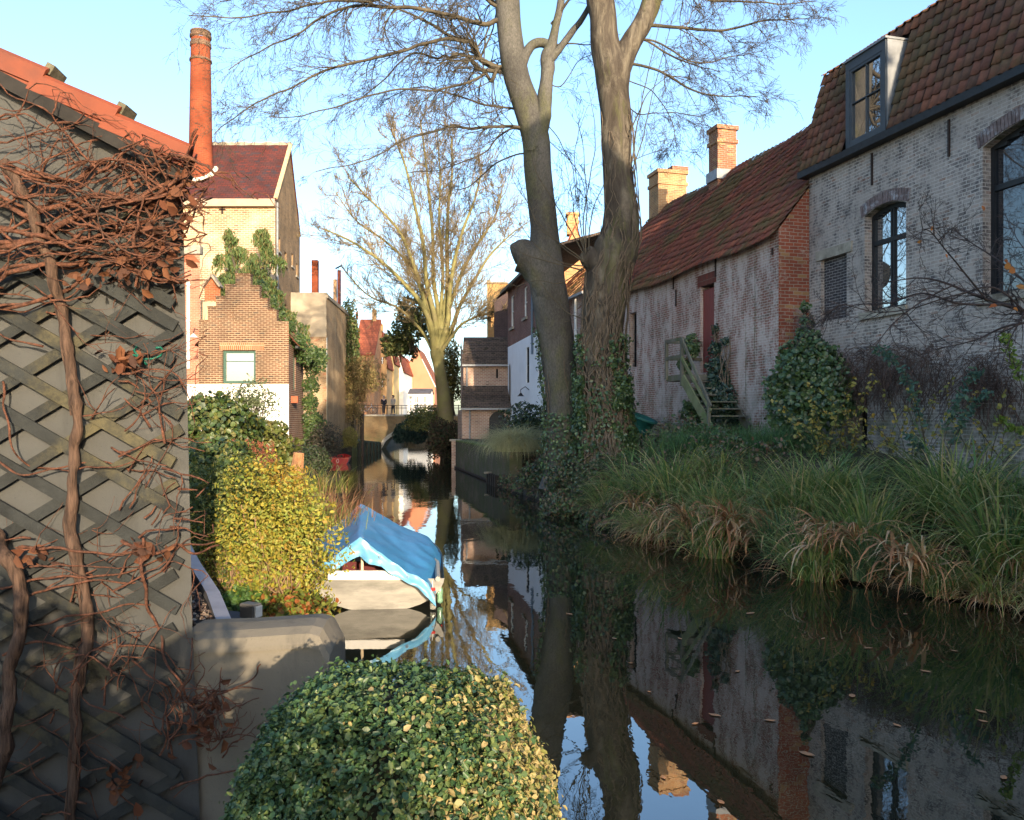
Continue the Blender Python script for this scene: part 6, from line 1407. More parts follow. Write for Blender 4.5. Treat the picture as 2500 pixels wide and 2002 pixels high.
# ------------------------------------------------------------------ timber stairs, bin and other things on the right bank
m_oldwood = plain('weathered_wood', (.13, .125, .10), .3, 3, .9, stretch=(1, 1, .4), bump=.4, dirt=(.09, .105, .05))
m_mosswood = plain('mossy_stringer', (.15, .16, .085), .3, 3, .9, bump=.4, dirt=(.10, .13, .045))
um = (du0 + du1) / 2; kf = -1.12; dk = fb.P(um, 0, kf); DKZ = H + (HY - 917) / F * dk.y
ua, ub = fb.u(1706) + .62, um - .62
ob_ = Face(fb.P(0, 0, kf), A, -B); ua = ob_.u(1627); ub = ob_.u(1668)
stt = thing('timber_stairs', 'weathered timber stairs and landing with handrail below the red barn door', 'stairs', fb.P(um, 2.0, kf / 2))
m = MB(); fb.box(m, ub, ua, DKZ - .16, DKZ, kf, -.02); m.build('landing', m_oldwood, stt)
for u, k in ((ua - .04, kf + .05), (ub + .04, kf + .05)):
    m = MB(); fb.box(m, u - .045, u + .045, DKZ - (.32 if u < um else .1), DKZ + 1.02, k - .045 - .06, k + .03 - .06); m.build('post', m_oldwood, stt)
for z in (.98, .5):
    m = MB(); fb.box(m, ub, ua, DKZ + z - .05, DKZ + z + .04, kf - .05, kf - .015); fb.box(m, ua - .05, ua, DKZ + z - .05, DKZ + z + .04, kf - .01, -.02); m.build('rail', m_oldwood, stt)
bot = at(1722, 1032, 21.6); bz_ = bot.z; run = 1.55; nst_ = 6
ubt = ub - run
m = MB(); m.beam(fb.P(ub - .02, DKZ - .12, kf - .03), fb.P(ubt, bz_ - .15, kf - .03), .05, .27); m.build('stringer', m_mosswood, stt)
m = MB(); m.beam(fb.P(ub - .02, DKZ - .12, -.06), fb.P(ubt, bz_ - .15, -.06), .05, .25); m.build('stringer', m_oldwood, stt)
for i in range(nst_):
    t = (i + .5) / nst_; u = ub - run * t; z = DKZ - (DKZ - bz_) * (i + 1) / (nst_ + 1) * 1.0
    m = MB(); fb.box(m, u - .15, u + .11, z - .035, z, kf + .01, -.09); m.build('tread', m_oldwood, stt)
for k, dz in ((kf - .045, .98), (kf - .045, .46)):
    m = MB(); m.beam(fb.P(ub + .02, DKZ + dz, k), fb.P(ubt - .05, bz_ + dz * .62 - .2 * (dz > .6), k), .045, .085); m.build('handrail', m_mosswood if dz < .6 else m_oldwood, stt)
m = MB(); fb.box(m, ubt, ubt + .08, bz_ - .4, bz_ + .5, kf - .09, kf - .02); m.build('post', m_oldwood, stt)
bin_ = thing('garden_tub', 'dented teal plastic tub lying tilted against the barn by the trunk', 'tub', at(1565, 1055, 26.5))
c_ = at(1562, 1042, 26.3); mt = Matrix.Rotation(.35, 3, 'Y') @ Matrix.Rotation(.2, 3, 'X')
V, Fs = lathe([(.001, -.38), (.33, -.38), (.37, -.1), (.41, .25), (.45, .27), (.45, .33), (.40, .33), (.37, -.05), (.001, -.3)], 22, (0, 0)); m = MB(); m.add([mt @ Vector(v) + c_ for v in V], Fs)
m.build('body', plain('teal_plastic', (.012, .10, .095), .2, 3, .5, .4), bin_, smooth=True)
V, Fs = lathe([(.44, .275), (.485, .28), (.485, .345), (.44, .35)], 22, (0, 0)); m = MB(); m.add([mt @ Vector(v) + c_ for v in V], Fs); m.build('rim', plain('teal_rim', (.03, .15, .14), .2, 4, .5), bin_)
# bank edging
eb = thing('bank_boards', 'dark timber boards holding the bank edge below the sedges', 'edging', (3.2, 16, 0))
m = MB()
for (xa, ya), (xb_, yb_) in zip(RB[6:8], RB[7:9]):
    if ya < 31: m.beam((xa - .06, ya, .07), (xb_ - .06, yb_, .07), .05, .22)
m.build('boards', plain('bank_board', (.05, .042, .033), .4, 3, .9), eb)
for i, y in enumerate(np.arange(17.2, 28, 1.4)): m = MB(); m.box((lerp_st(RB, y) - .12, y, .05), (.11, .11, .62)); m.build('stake', m_dtim, eb)
cpw = at(2128, 1424, 14.4); m = MB(); m.tube([(cpw.x - .09, cpw.y, .05), (cpw.x + .1, cpw.y + .03, .065)], [.035, .05], 12); m.solo('paper_cup', m_white, 'white paper cup floating at the edge under dead sedge', 'cup')

# ------------------------------------------------------------------ plants on the right bank
def blade_mesh(n, rad_, Lr, wr, lean, droop, seg=6, hb=0.0):
    a = NP.uniform(0, 6.283, n); rr = rad_ * np.sqrt(NP.uniform(0, 1, n)); P = np.stack([rr * np.cos(a), rr * np.sin(a), np.full(n, -.08)], 1)
    h = a + NP.normal(0, .6, n)
    return blades(P, h, NP.uniform(*Lr, n), NP.uniform(*wr, n), NP.uniform(*lean, n), NP.uniform(*droop, n), seg)
m_sedge = leafmat('sedge_blade', [(.10, .19, .055), (.14, .235, .065), (.20, .29, .08), (.29, .34, .10), (.44, .41, .15), (.12, .20, .075), (.50, .40, .20)], .5, .35, .35)
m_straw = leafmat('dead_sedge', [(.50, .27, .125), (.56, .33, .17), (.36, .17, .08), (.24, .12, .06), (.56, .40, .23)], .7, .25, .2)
m_sedge2 = leafmat('blue_sedge_blade', [(.08, .16, .075), (.11, .20, .09), (.15, .24, .10), (.07, .13, .06), (.30, .30, .13)], .5, .35, .35)
m_sedge3 = leafmat('yellow_sedge_blade', [(.26, .32, .08), (.36, .38, .11), (.18, .26, .07), (.46, .40, .16), (.50, .36, .18), (.14, .22, .06)], .5, .35, .35)
KINDS = (('tall green arching sedge clump', m_sedge, 330, (.7, 1.6), (.014, .030), (.05, .7), (.8, 2.5), 80), ('bluish green upright sedge clump', m_sedge2, 230, (.6, 1.35), (.016, .036), (.0, .5), (.4, 1.7), 40), ('yellowing sedge clump with limp blades', m_sedge3, 260, (.6, 1.4), (.012, .030), (.2, .9), (1.2, 2.7), 190), ('sparse sedge clump with broad broken blades', m_sedge, 130, (.8, 1.7), (.022, .045), (.1, .9), (.6, 2.8), 120))
def sedge_proto(k):
    nm, mt, n, Lr, wr, le, dr, nd = KINDS[k]
    t = thing('sedge_clump', nm, 'sedge', (0, 0, 0), 'sedge clumps along the right bank')
    q = QB(); q.add(*blade_mesh(n, .36, Lr, wr, le, dr)); q.build('blades', mt, t)
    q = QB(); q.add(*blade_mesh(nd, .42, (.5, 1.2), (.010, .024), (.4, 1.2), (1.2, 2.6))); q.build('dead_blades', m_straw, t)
    return t
protos = [sedge_proto(k) for k in range(4)]
NP.seed(21); R.seed(21)
spots = []
for y in np.arange(9.4, 20.6, .50):
    x0 = lerp_st(RB, y)
    for j in range(3 if y < 18.5 else 2):
        if R.random() < .10: continue
        spots.append((x0 + .02 + j * .85 + R.uniform(-.3, .35), y + R.uniform(-.35, .35), (.85, 1.15, 1.05)[j] * R.uniform(.6, 1.25), j))
used = [False] * 4
for x, y, s, j in spots:
    k = R.choices((0, 1, 2, 3), ((3, 1, 3, 2), (4, 2, 2, 2), (3, 3, 1, 2))[j])[0]
    lab = KINDS[k][0] + (' at the water edge of the right bank' if j == 0 else ' halfway up the right bank' if j == 1 else ' near the top of the right bank')
    P0 = (x, y, zr(x, y) - .02)
    if used[k]: dup(protos[k], P0, R.uniform(0, 6.28), s, lab)
    else: used[k] = True; protos[k].location = P0; protos[k].scale = (s,) * 3; protos[k]['label'] = lab
ds = thing('dead_sedge', 'brown drooping dead sedge leaves hanging into the water', 'sedge', (5, 13.5, .2))
q = QB()
for px, Yd_, n in ((1935, 15.6, 60), (2060, 14.6, 70), (2150, 14.2, 60), (2230, 13.6, 40), (2400, 12.5, 80), (1760, 17.5, 30), (1850, 16.6, 30), (2480, 11.5, 50)):
    x = lerp_st(RB, Yd_)
    for c in range(max(1, n // 16)):
        cx_, cy_, cz_ = x + R.uniform(-.35, .05), Yd_ + R.uniform(-.6, .6), R.uniform(.28, .62); m_ = 26
        P = np.stack([cx_ + NP.normal(0, .05, m_), cy_ + NP.normal(0, .07, m_), cz_ + NP.normal(0, .05, m_)], 1)
        q.add(*blades(P, NP.normal(3.9, .9, m_), NP.uniform(.5, 1.1, m_), NP.uniform(.025, .06, m_), NP.uniform(.3, 1.2, m_), NP.uniform(1.5, 2.5, m_), 6))
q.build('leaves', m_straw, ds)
# low cover: ivy and bramble over the bank by the trees, as one mass
def cover(name, label, n, yr, dr, size, mat, hgt=.25, group=None, aspect=.6, jit=.9, dens=0):
    P = []
    while len(P) < n:
        y = R.uniform(*yr); d = R.uniform(*dr); x = lerp_st(RB, y) + d
        k = mnoise.noise(Vector((x * .8, y * .6, dens + 2)))
        if k < -.25: continue
        P.append((x, y, max(zr(x, y), .05) + R.random() ** 2 * hgt * (1 + 1.6 * k)))
    q = QB(); q.add(*leaves(np.array(P), np.tile((-.4, -.5, .8), (n, 1)), size, aspect, jit)); o = q.build(name, mat); return tag(o, label, 'ground cover', group, 'stuff')
cover('ivy_cover', 'dark ivy and bramble leaves covering the bank below the two big trees', 15000, (17, 31), (-.25, 3.0), .085, leafmat('ivy_cover_leaf', [(.04, .075, .03), (.065, .10, .036), (.09, .11, .04), (.13, .07, .05), (.055, .09, .055), (.17, .10, .07)], .5, .35, .15), .55)
cover('weed_cover', 'low grass and weeds covering the ground in front of the barn and house', 9000, (8, 24), (1.0, 4.2), .10, leafmat('weed_leaf', [(.06, .10, .035), (.09, .13, .045), (.13, .11, .055), (.07, .12, .04)], .6, .3, .2), .35, aspect=.3)
m_bram = leafmat('bramble_bush_leaf', [(.045, .085, .035), (.07, .11, .045), (.11, .065, .045), (.05, .09, .06), (.15, .09, .06), (.08, .13, .05), (.035, .065, .03)], .5, .35, .2)
for px, py, Yq, rx, rz, n, lab in ((1330, 1165, 26.0, .9, .75, 3600, 'dark bramble bush spilling to the water below the leaning trunk'), (1405, 1180, 22.6, .8, .7, 3600, 'ivy and bramble hummock in front of the gap between the two trunks'), (1480, 1190, 21.3, .8, .75, 3800, 'ivy and bramble hummock at the foot of the thick forked trunk'), (1560, 1190, 20.6, .8, .6, 3200, 'bramble hummock right of the thick forked trunk beside the first sedges'), (1395, 1240, 20.8, .7, .45, 2400, 'low ivy trailing into the water in front of the two trunks'), (1500, 1270, 18.9, .75, .45, 2600, 'low bramble trailing into the water below the thick trunk'), (1270, 1180, 29.0, .6, .35, 1500, 'low creeper under the pale fountain grass')):
    bush('bramble', lab, 'bramble', at(px, py, Yq), (rx, rx * .8, rz), n, .085, m_bram, px % 17, .65, .85, .5, nst=22, stems=plain('bare_bramble', (.13, .08, .06), .4, 3) if 'bare_bramble' not in bpy.data.materials else bpy.data.materials['bare_bramble'], down=.3)
q = QB()
for i in range(420):
    y = R.uniform(17, 29); x = lerp_st(RB, y) + R.uniform(-.2, 2.4); p = Vector((x, y, zr(x, y))); a = R.uniform(0, 6.28); d = Vector((math.cos(a), math.sin(a), R.uniform(.4, 1.4))).normalized(); P = [p]
    for k in range(7): d = (d + Vector((R.gauss(0, .18), R.gauss(0, .18), -.22))).normalized(); P.append(P[-1] + d * R.uniform(.09, .17))
    q.tube(P, [R.uniform(.004, .009)] * 8, 3)
tag(q.build('bramble_stems', plain('bramble_stem', (.10, .06, .045), .4, 3, .8)), 'arching bare bramble stems tangled on the bank below the trees', 'bramble', kind='stuff')
def fern(label, px, py, Y, w, h, n, seed):
    c = at(px, py, Y); t = thing('feathery_plant', label, 'plant', tuple(c), 'feathery green plants before the barn')
    P = np.stack([c.x + NP.normal(0, w * .42, n), c.y + NP.normal(0, .35, n), np.full(n, c.z)], 1)
    q = QB(); hd = NP.uniform(0, 6.283, n); q.add(*blades(P, hd, NP.uniform(.5, 1.0, n) * h, np.full(n, .010), NP.uniform(0, .5, n), NP.uniform(.2, .9, n), 5))
    q.build('stems', leafmat('fern_stem', [(.04, .075, .025), (.06, .095, .03)]) if 'fern_stem' not in bpy.data.materials else bpy.data.materials['fern_stem'], t)
    m = n * 12; k = NP.randint(0, n, m); u = NP.uniform(.25, 1, m); ln = NP.uniform(.5, 1, m) * h
    base = P[k] + np.stack([np.cos(hd[k]) * u * ln * .45, np.sin(hd[k]) * u * ln * .45, u * ln * .8], 1) + NP.normal(0, .05, (m, 3))
    q = QB(); q.add(*blades(base, NP.uniform(0, 6.283, m), NP.uniform(.10, .24, m), np.full(m, .007), NP.uniform(.2, 1.1, m), NP.uniform(.1, .9, m), 3))
    q.build('foliage', leafmat('fern_leaf', [(.06, .15, .055), (.085, .19, .065), (.05, .12, .05), (.13, .22, .08)], .6, .25, .3) if 'fern_leaf' not in bpy.data.materials else bpy.data.materials['fern_leaf'], t)
fern('feathery green fennel like plant at the foot of the timber stairs', 1720, 1130, 20.0, 1.2, 1.05, 700, 1)
fern('feathery green fennel like plant below the red brick corner of the barn', 1890, 1130, 18.6, 1.1, 1.0, 700, 2)
fern('smaller feathery green plant in front of the teal tub and brush', 1610, 1150, 22, .7, .7, 360, 3)
q = QB()
c = at(1590, 1100, 24); n = 160; P = np.stack([c.x + NP.normal(0, .3, n), c.y + NP.normal(0, .3, n), np.full(n, c.z - .3)], 1); q.add(*blades(P, NP.uniform(-.6, .9, n), NP.uniform(.5, 1.1, n), np.full(n, .012), NP.uniform(.1, .9, n), NP.uniform(.1, .8, n), 4))
tag(q.build('dry_brush', leafmat('dry_red_stem', [(.10, .035, .03), (.15, .06, .045), (.18, .10, .07)], .8, .2, .1)), 'dry red brown brush leaning in front of the teal tub', 'brush')
wall_ivy('ivy', 'big dark green ivy bush on the red brick corner of the barn', [(at(1966, 750, 19.5), .12), (at(1972, 785, 19.4), .15), (at(1964, 815, 19.3), .2), (at(1975, 845, 19.1), .34), (at(1940, 870, 19.1), .36), (at(2012, 880, 18.7), .42), (at(1960, 915, 18.8), .62), (at(2035, 930, 18.4), .42), (at(1915, 950, 19.0), .45), (at(1985, 975, 18.6), .6), (at(1925, 1010, 18.9), .5), (at(2040, 990, 18.3), .45), (at(1965, 1040, 18.6), .5)], 9000, .10, m_ivy)
wall_ivy('ivy', 'ivy climbing the whitewashed barn wall right of the stairs', [(fb.P(fb.u(1752), 5.0, -.06), .12), (fb.P(fb.u(1757), 4.4, -.1), .22), (fb.P(fb.u(1763), 3.9, -.14), .32), (fb.P(fb.u(1775), 3.4, -.2), .42), (fb.P(fb.u(1790), 2.9, -.3), .5), (fb.P(fb.u(1800), 2.3, -.35), .5), (fb.P(fb.u(1778), 4.6, -.05), .12)], 3600, .085, leafmat('blue_ivy_leaf', [(.018, .045, .03), (.028, .06, .036), (.02, .04, .025)], .4, .45, .1))
wall_ivy('ivy', 'small ivy sprig hanging on the stair landing rail', [(fb.P(um + .1, DKZ + 1.05, -.45), .16), (fb.P(um - .05, DKZ + .75, -.5), .22), (fb.P(um + .2, DKZ + .3, -.6), .2)], 800, .085, m_ivy)
wall_ivy('ivy', 'ivy growing in the shade under the stair landing', [(fb.P(ua - .3, DKZ - .6, -.3), .22), (fb.P(ua - .1, DKZ - 1.0, -.4), .3), (fb.P(um, DKZ - 1.5, -.4), .3)], 900, .09, m_ivy)
bush('rhododendron', 'dark large leaved rhododendron in front of the white wall', 'shrub', at(1288, 1040, 31), (.95, .8, .85), 1500, .17, leafmat('rhododendron_leaf', [(.012, .028, .014), (.02, .04, .018), (.03, .055, .022), (.05, .08, .035)], .35, .5, .1), 41, .38, .85, .4)
og = thing('fountain_grass', 'pale fountain shaped ornamental grass hanging over the canal wall', 'grass', (.24, 29.3, 1.42)); c = Vector((.12, 29.1, 1.45)); n = 3200
P = np.stack([c.x + NP.normal(0, .25, n), c.y + NP.normal(0, .25, n), np.full(n, c.z - .1)], 1); q = QB(); q.add(*blades(P, NP.uniform(0, 6.283, n), NP.uniform(.9, 2.0, n), np.full(n, .012), NP.uniform(.2, .9, n), NP.uniform(1.9, 2.9, n), 8))
q.build('blades', leafmat('pale_grass', [(.44, .40, .21), (.36, .35, .17), (.52, .47, .27), (.28, .29, .14)], .7, .2, .3), og)
bush('bank_shrub', 'low reddish brown shrub between the pale grass and the leaning trunk', 'shrub', at(1325, 1150, 28), (.6, .6, .5), 1500, .09, leafmat('reddish_leaf', [(.08, .03, .025), (.05, .035, .025), (.035, .05, .02), (.11, .045, .03)], .6, .3, .15), 43, .55, .8, .4)
# brown creeper on the house, yellow leaved shoots, blue green shoots
cr = thing('dry_creeper', 'brown leafless creeper hanging in tangles on the grey house wall', 'creeper', fh.P(5, 3, -.1)); q = QB()
for i in range(900):
    px = R.choice((R.gauss(2180, 60), R.uniform(2060, 2320), R.gauss(2420, 50))); u = fh.u(px); z = H + (HY - R.uniform(835, 930) - .12 * abs(px - 2200)) / F * (fh.P0 + fh.d * u).y
    p = fh.P(u, z, -R.uniform(.03, .22)); d = Vector((R.gauss(0, .6), R.gauss(0, .6), R.uniform(-.8, .6))).normalized(); P = [p]
    for k in range(9): d = (d + Vector((R.gauss(0, .35), R.gauss(0, .35), -.28))).normalized(); P.append(P[-1] + d * R.uniform(.07, .15))
    q.tube(P, [R.uniform(.003, .007)] * 10, 3)
q.build('stems', plain('creeper_stem', (.085, .052, .040), .4, 2, .9), cr)
m_yel = leafmat('yellow_leaf', [(.34, .27, .05), (.26, .24, .06), (.16, .19, .05), (.40, .33, .10), (.30, .20, .04)], .55, .3, .35)
def shoots(name, label, n, pxr, pyr, Y, L, leaf, lmat, nl, seed, lean=.3, pairs=False, cat='shrub', z0=None):
    rs = random.Random(seed); c = at(sum(pxr) / 2, pyr[1], Y); t = thing(name, label, cat, tuple(c)); q = QB(); pts = []; nor = []; ql = QB()
    for i in range(n):
        b = at(rs.uniform(*pxr), pyr[1], Y + rs.uniform(-.4, .4)); d = Vector((rs.gauss(0, lean), rs.gauss(0, lean), 1)).normalized(); P = [b]; k = 10; l = L * rs.uniform(.6, 1.1)
        for j in range(k): d = (d + Vector((rs.gauss(0, .09), rs.gauss(0, .09), -.05))).normalized(); P.append(P[-1] + d * l / k)
        q.tube(P, list(np.linspace(.009, .003, k + 1)), 4)
        for j in range(nl):
            s = rs.uniform(.25, 1) * k; a = min(k - 1, int(s)); p = P[a].lerp(P[a + 1], s - a); o = Vector((rs.gauss(0, 1), rs.gauss(0, 1), rs.gauss(0, .5))).normalized()
            pts.append(tuple(p + o * leaf * .6)); nor.append(tuple(o + Vector((0, -.6, .5))))
    q.build('stems', m_twig2, t); ql.add(*leaves(np.array(pts), np.array(nor), leaf, .62, .5)); ql.build('leaves', lmat, t)
shoots('yellow_shrub', 'thin shrub with yellow autumn leaves beside the low dark doorway', 16, (1985, 2085), (940, 1150), 17.2, 1.9, .085, m_yel, 26, 3)
shoots('yellow_shrub', 'sparse shrub with pale yellow leaves in front of the dry creeper', 14, (2130, 2270), (900, 1150), 15.4, 2.3, .075, m_yel, 22, 5)
shoots('yellow_shrub', 'a few yellow leaved shoots at the right edge of the picture', 7, (2380, 2480), (950, 1160), 13.5, 1.8, .07, m_yel, 18, 8)
bl_ = leafmat('blue_green_shoot_leaf', [(.05, .11, .085), (.07, .14, .10), (.04, .09, .065), (.09, .15, .08)], .5, .3, .25)
for i, (pts, lab) in enumerate((([(2260, 1090), (2240, 1000), (2215, 930), (2180, 880), (2140, 850)], 'arching blue green leafy shoot bending left over the creeper'), ([(2300, 1100), (2320, 1020), (2350, 960), (2385, 905)], 'upright blue green leafy shoot bending right by the creeper'), ([(2310, 1110), (2335, 1060), (2370, 1000), (2410, 960)], 'second lower blue green shoot bending right'), ([(2260, 1120), (2245, 1090), (2215, 1065)], 'short blue green shoot low on the left'), ([(2500, 960), (2480, 900), (2465, 850), (2452, 818)], 'bright green leafy shoot at far right against the wall'), ([(2520, 1060), (2480, 1048), (2440, 1022)], 'yellow green leafy shoot poking in low at the right edge'))):
    P = smooth_line([at(a, b, 13.6) for a, b in pts], 6); t = thing('leafy_shoot', lab, 'shoot', tuple(P[0]), 'leafy shoots before the grey house wall'); q = QB(); q.tube(P, list(np.linspace(.01, .003, len(P))), 4); q.build('stem', m_twig2, t)
    L = []; N = []
    for j, p in enumerate(P[4:]):
        for s in range(9): L.append(tuple(p + Vector((R.gauss(0, .045), R.gauss(0, .05), R.gauss(0, .035))))); N.append((R.gauss(0, .5), -1, R.gauss(.3, .4)))
    q = QB(); q.add(*leaves(np.array(L), np.array(N), .085, .45, .5)); q.build('leaves', bl_ if i < 4 else leafmat('bright_shoot_leaf', [(.12, .20, .03), (.16, .24, .05), (.22, .25, .06)], .5, .3, .3) if i == 4 else bpy.data.materials['bright_shoot_leaf'], t)
# bare branch reaching in from the right
ch = thing('cherry_tree', 'bare dark branches of a tree reaching in from the right with few orange leaves', 'tree', (10.5, 9.5, 1.2)); YCh = 9.0; g = lambda a, b, dy=0: at(a, b, YCh + dy)
q = QB(); q.tube(smooth_line([(9.8, 8.6, .8), (9.6, 8.7, 2.2), at(2900, 840, 8.9), at(2700, 800, 9)], 5), list(np.linspace(.16, .07, 16)), 10); q.build('trunk', m_twig2, ch, smooth=True)
q = QB(); m_cher = plain('cherry_bark', (.045, .034, .032), .4, 6, .75, .3)
for pts, r0, dy in [([(2720, 805), (2560, 790), (2500, 762), (2440, 742), (2380, 718), (2310, 690), (2240, 678), (2150, 690)], .042, .5), ([(2440, 742), (2340, 738), (2250, 715), (2170, 735), (2090, 742), (2030, 772), (1985, 800)], .016, .8), ([(2400, 725), (2350, 660), (2310, 610), (2270, 570), (2250, 560)], .012, -.6), ([(2500, 765), (2470, 830), (2440, 900)], .012, -.3), ([(2540, 785), (2450, 800), (2380, 830), (2300, 850), (2240, 870)], .016, .3), ([(2600, 790), (2520, 700), (2440, 640), (2380, 600), (2330, 560)], .02, .9), ([(2330, 695), (2250, 740), (2180, 790), (2120, 860)], .010, -.4), ([(2600, 760), (2520, 640), (2470, 560)], .014, 1), ([(2500, 760), (2420, 700), (2330, 720), (2230, 750), (2140, 760), (2060, 745), (2030, 760)], .012, .2)]:
    n = len(pts); limb(q, [g(a, b, dy * (i / (n - 1))) for i, (a, b) in enumerate(pts)], r0, .004, 11, (.18, .6), .02, subs=(4, 3), start=.1, lev=2, amp=.03, rmin=.0022)
q.build('branches', m_cher, ch, smooth=True)
L = np.array([tuple(g(a, b, R.uniform(-.2, .4))) for a, b in [(2245, 590), (2275, 558), (2400, 508), (2460, 650), (2425, 748), (2490, 700), (2480, 755), (2310, 625), (2455, 640), (2470, 660)]]); q = QB(); q.add(*leaves(L, np.tile((0, -1, .2), (len(L), 1)), .075, .7, .4)); q.build('leaves', leafmat('orange_leaf', [(.38, .13, .03), (.42, .19, .05), (.30, .09, .025)], .6, .3, .3), ch)

# ------------------------------------------------------------------ plants on the left bank and the box bush in front
YV = 8.6
m_yel2 = leafmat('golden_shrub_leaf', [(.32, .29, .04), (.38, .32, .05), (.25, .28, .045), (.17, .23, .045), (.34, .21, .04), (.30, .32, .07)], .5, .3, .3)
m_grn2 = leafmat('shrub_leaf', [(.05, .085, .025), (.07, .10, .028), (.095, .12, .032), (.045, .07, .028), (.13, .15, .04), (.20, .19, .05)], .5, .3, .25)
bush('garden_shrub', 'golden yellow autumn shrub on the left bank beside the blue tarpaulin', 'shrub', at(662, 1350, YV - .2), (.66, .6, .80), 17000, .040, m_yel2, 51, .5, .9, .6, nst=30, stems=plain('tan_stems', (.26, .17, .10), .3, 6))
bush('garden_shrub', 'yellow topped shrub above and behind the golden one', 'shrub', at(655, 1215, YV + 1.2), (.45, .5, .42), 3600, .05, leafmat('orange_gold_leaf', [(.36, .24, .03), (.30, .22, .035), (.40, .20, .03), (.22, .20, .03)], .5, .3, .3), 53, .5, .75, .4)
bush('garden_shrub', 'dense dark green shrub between the outbuilding and the golden shrub', 'shrub', at(535, 1290, YV), (.56, .6, .70), 13000, .042, m_grn2, 55, .5, .85, .5, nst=26, stems=bpy.data.materials['tan_stems'])
st_ = thing('pruned_stems', 'mass of bare tan twiggy stems at the foot of the garden shrubs', 'shrub', at(590, 1480, YV - .3)); q = QB()
for i in range(520):
    b = at(R.uniform(470, 720), R.uniform(1440, 1510), YV - R.uniform(-.3, .45)); d = Vector((R.gauss(.12, .4), R.gauss(-.25, .35), 1)).normalized(); P = [b]
    for k in range(6): d = (d + Vector((R.gauss(0, .16), R.gauss(0, .16), 0))).normalized(); P.append(P[-1] + d * R.uniform(.05, .13))
    q.tube(P, list(np.linspace(R.uniform(.006, .013), .003, 7)), 4)
q.build('stems', bpy.data.materials['tan_stems'], st_)
bush('low_plant', 'low bright green leafy plant beside the floodlight', 'plant', at(560, 1475, 7.9), (.45, .4, .16), 1500, .05, leafmat('fresh_green', [(.06, .13, .03), (.09, .16, .035), (.05, .10, .03)], .5, .3, .3), 57, .7, .9, .4, nst=4)
bush('low_plant', 'yellow green leafy plant at the water end of the flat roof', 'plant', at(705, 1500, 7.9), (.42, .4, .22), 1500, .055, leafmat('yellow_green', [(.16, .19, .03), (.22, .22, .04), (.10, .14, .03), (.30, .10, .03)], .5, .3, .3), 59, .7, .9, .4, nst=4)
m_ivyl = leafmat('left_ivy_leaf', [(.045, .08, .022), (.07, .11, .028), (.035, .06, .02), (.10, .13, .03), (.14, .13, .035), (.03, .055, .03)], .45, .4, .2)
bush('ivy_mound', 'high rounded mound of ivy on the left bank before the cottage', 'ivy', at(520, 1070, 17), (.95, 1.2, .95), 7500, .095, m_ivyl, 61, .8, .6, .3)
bush('ivy_mound', 'lower slope of the ivy mound nearer the whitewashed cottage base', 'ivy', at(610, 1095, 18.5), (.95, 1.2, .75), 6000, .10, leafmat('olive_ivy', [(.09, .11, .025), (.12, .13, .03), (.06, .09, .02), (.15, .13, .04)], .45, .4, .2), 63, .8, .6, .3)
bush('ivy_mound', 'ivy spilling down toward the garden shrubs behind the outbuilding', 'ivy', at(500, 1160, 13), (.8, 1.0, .6), 5000, .08, m_ivyl, 65, .8, .6, .3)
bush('airy_shrub', 'light airy shrub with small leaves against the whitewashed cottage base', 'shrub', at(612, 985, 29), (1.0, .7, .85), 1500, .10, leafmat('airy_leaf', [(.10, .13, .06), (.14, .16, .08), (.08, .10, .05)], .5, .3, .3), 67, .5, 1.0, .5, nst=36)
ab = thing('astilbe', 'rusty red flower plumes standing above the golden shrub', 'plant', at(625, 1140, 14)); q = QB(); pts = []
for i in range(13):
    b = at(575 + i * 8 + R.uniform(-6, 6), 1140, 14 + R.uniform(-.4, .4)); d = Vector((R.gauss(-.1, .25), 0, 1)).normalized(); L = R.uniform(.3, .5); q.tube([b - d * .6, b, b + d * L], [.006, .005, .003], 4)
    for k in range(110): s = R.random(); pts.append(tuple(b + d * L * s + Vector((R.gauss(0, .055 * (1.1 - s)), R.gauss(0, .05), R.gauss(0, .02)))))
q.build('stems', m_twig2, ab); q = QB(); q.add(*leaves(np.array(pts), NP.normal(0, 1, (len(pts), 3)), .035, .5, .6)); q.build('plumes', leafmat('rust_plume', [(.24, .075, .04), (.18, .06, .035), (.30, .11, .06)], .8, .2, .2), ab)
lg = at(726, 1140, 15.5); m = MB(); m.tube([(lg.x - .02, lg.y, lg.z - .5), (lg.x, lg.y, lg.z), (lg.x + .03, lg.y, lg.z + .27)], [.115, .12, .10], 10); m.solo('wooden_stump', plain('orange_rotten_wood', (.30, .15, .07), .4, 7, .95, bump=.8), 'weathered orange brown wooden stump on the left bank', 'stump')
def lsedge(label, px, py, Y, n, h, mat):
    c = at(px, py, Y); t = thing('bank_grass', label, 'grass', tuple(c)); a = NP.uniform(0, 6.283, n); P = np.stack([c.x + NP.normal(0, .28, n), c.y + NP.normal(0, .3, n), np.full(n, c.z)], 1); q = QB()
    q.add(*blades(P, NP.normal(0, 1.3, n), NP.uniform(.4, 1.1, n) * h, NP.uniform(.008, .016, n), NP.uniform(.1, .6, n), NP.uniform(.4, 1.7, n), 6)); q.build('blades', mat, t)
m_lg = leafmat('sunny_grass', [(.16, .19, .04), (.22, .22, .05), (.11, .15, .03), (.30, .25, .09), (.26, .15, .06)], .55, .3, .3)
lsedge('sunny yellow green grass arching over the water behind the golden shrub', 745, 1285, 11.5, 600, .5, m_lg)
lsedge('long thin grass blades near the wooden stump on the left bank', 765, 1205, 15, 240, .7, m_lg)
lsedge('reddish dry grass leaning over the water edge on the left', 785, 1265, 12.6, 420, .6, leafmat('red_grass', [(.26, .11, .05), (.20, .09, .05), (.30, .18, .09)], .7, .2, .2))
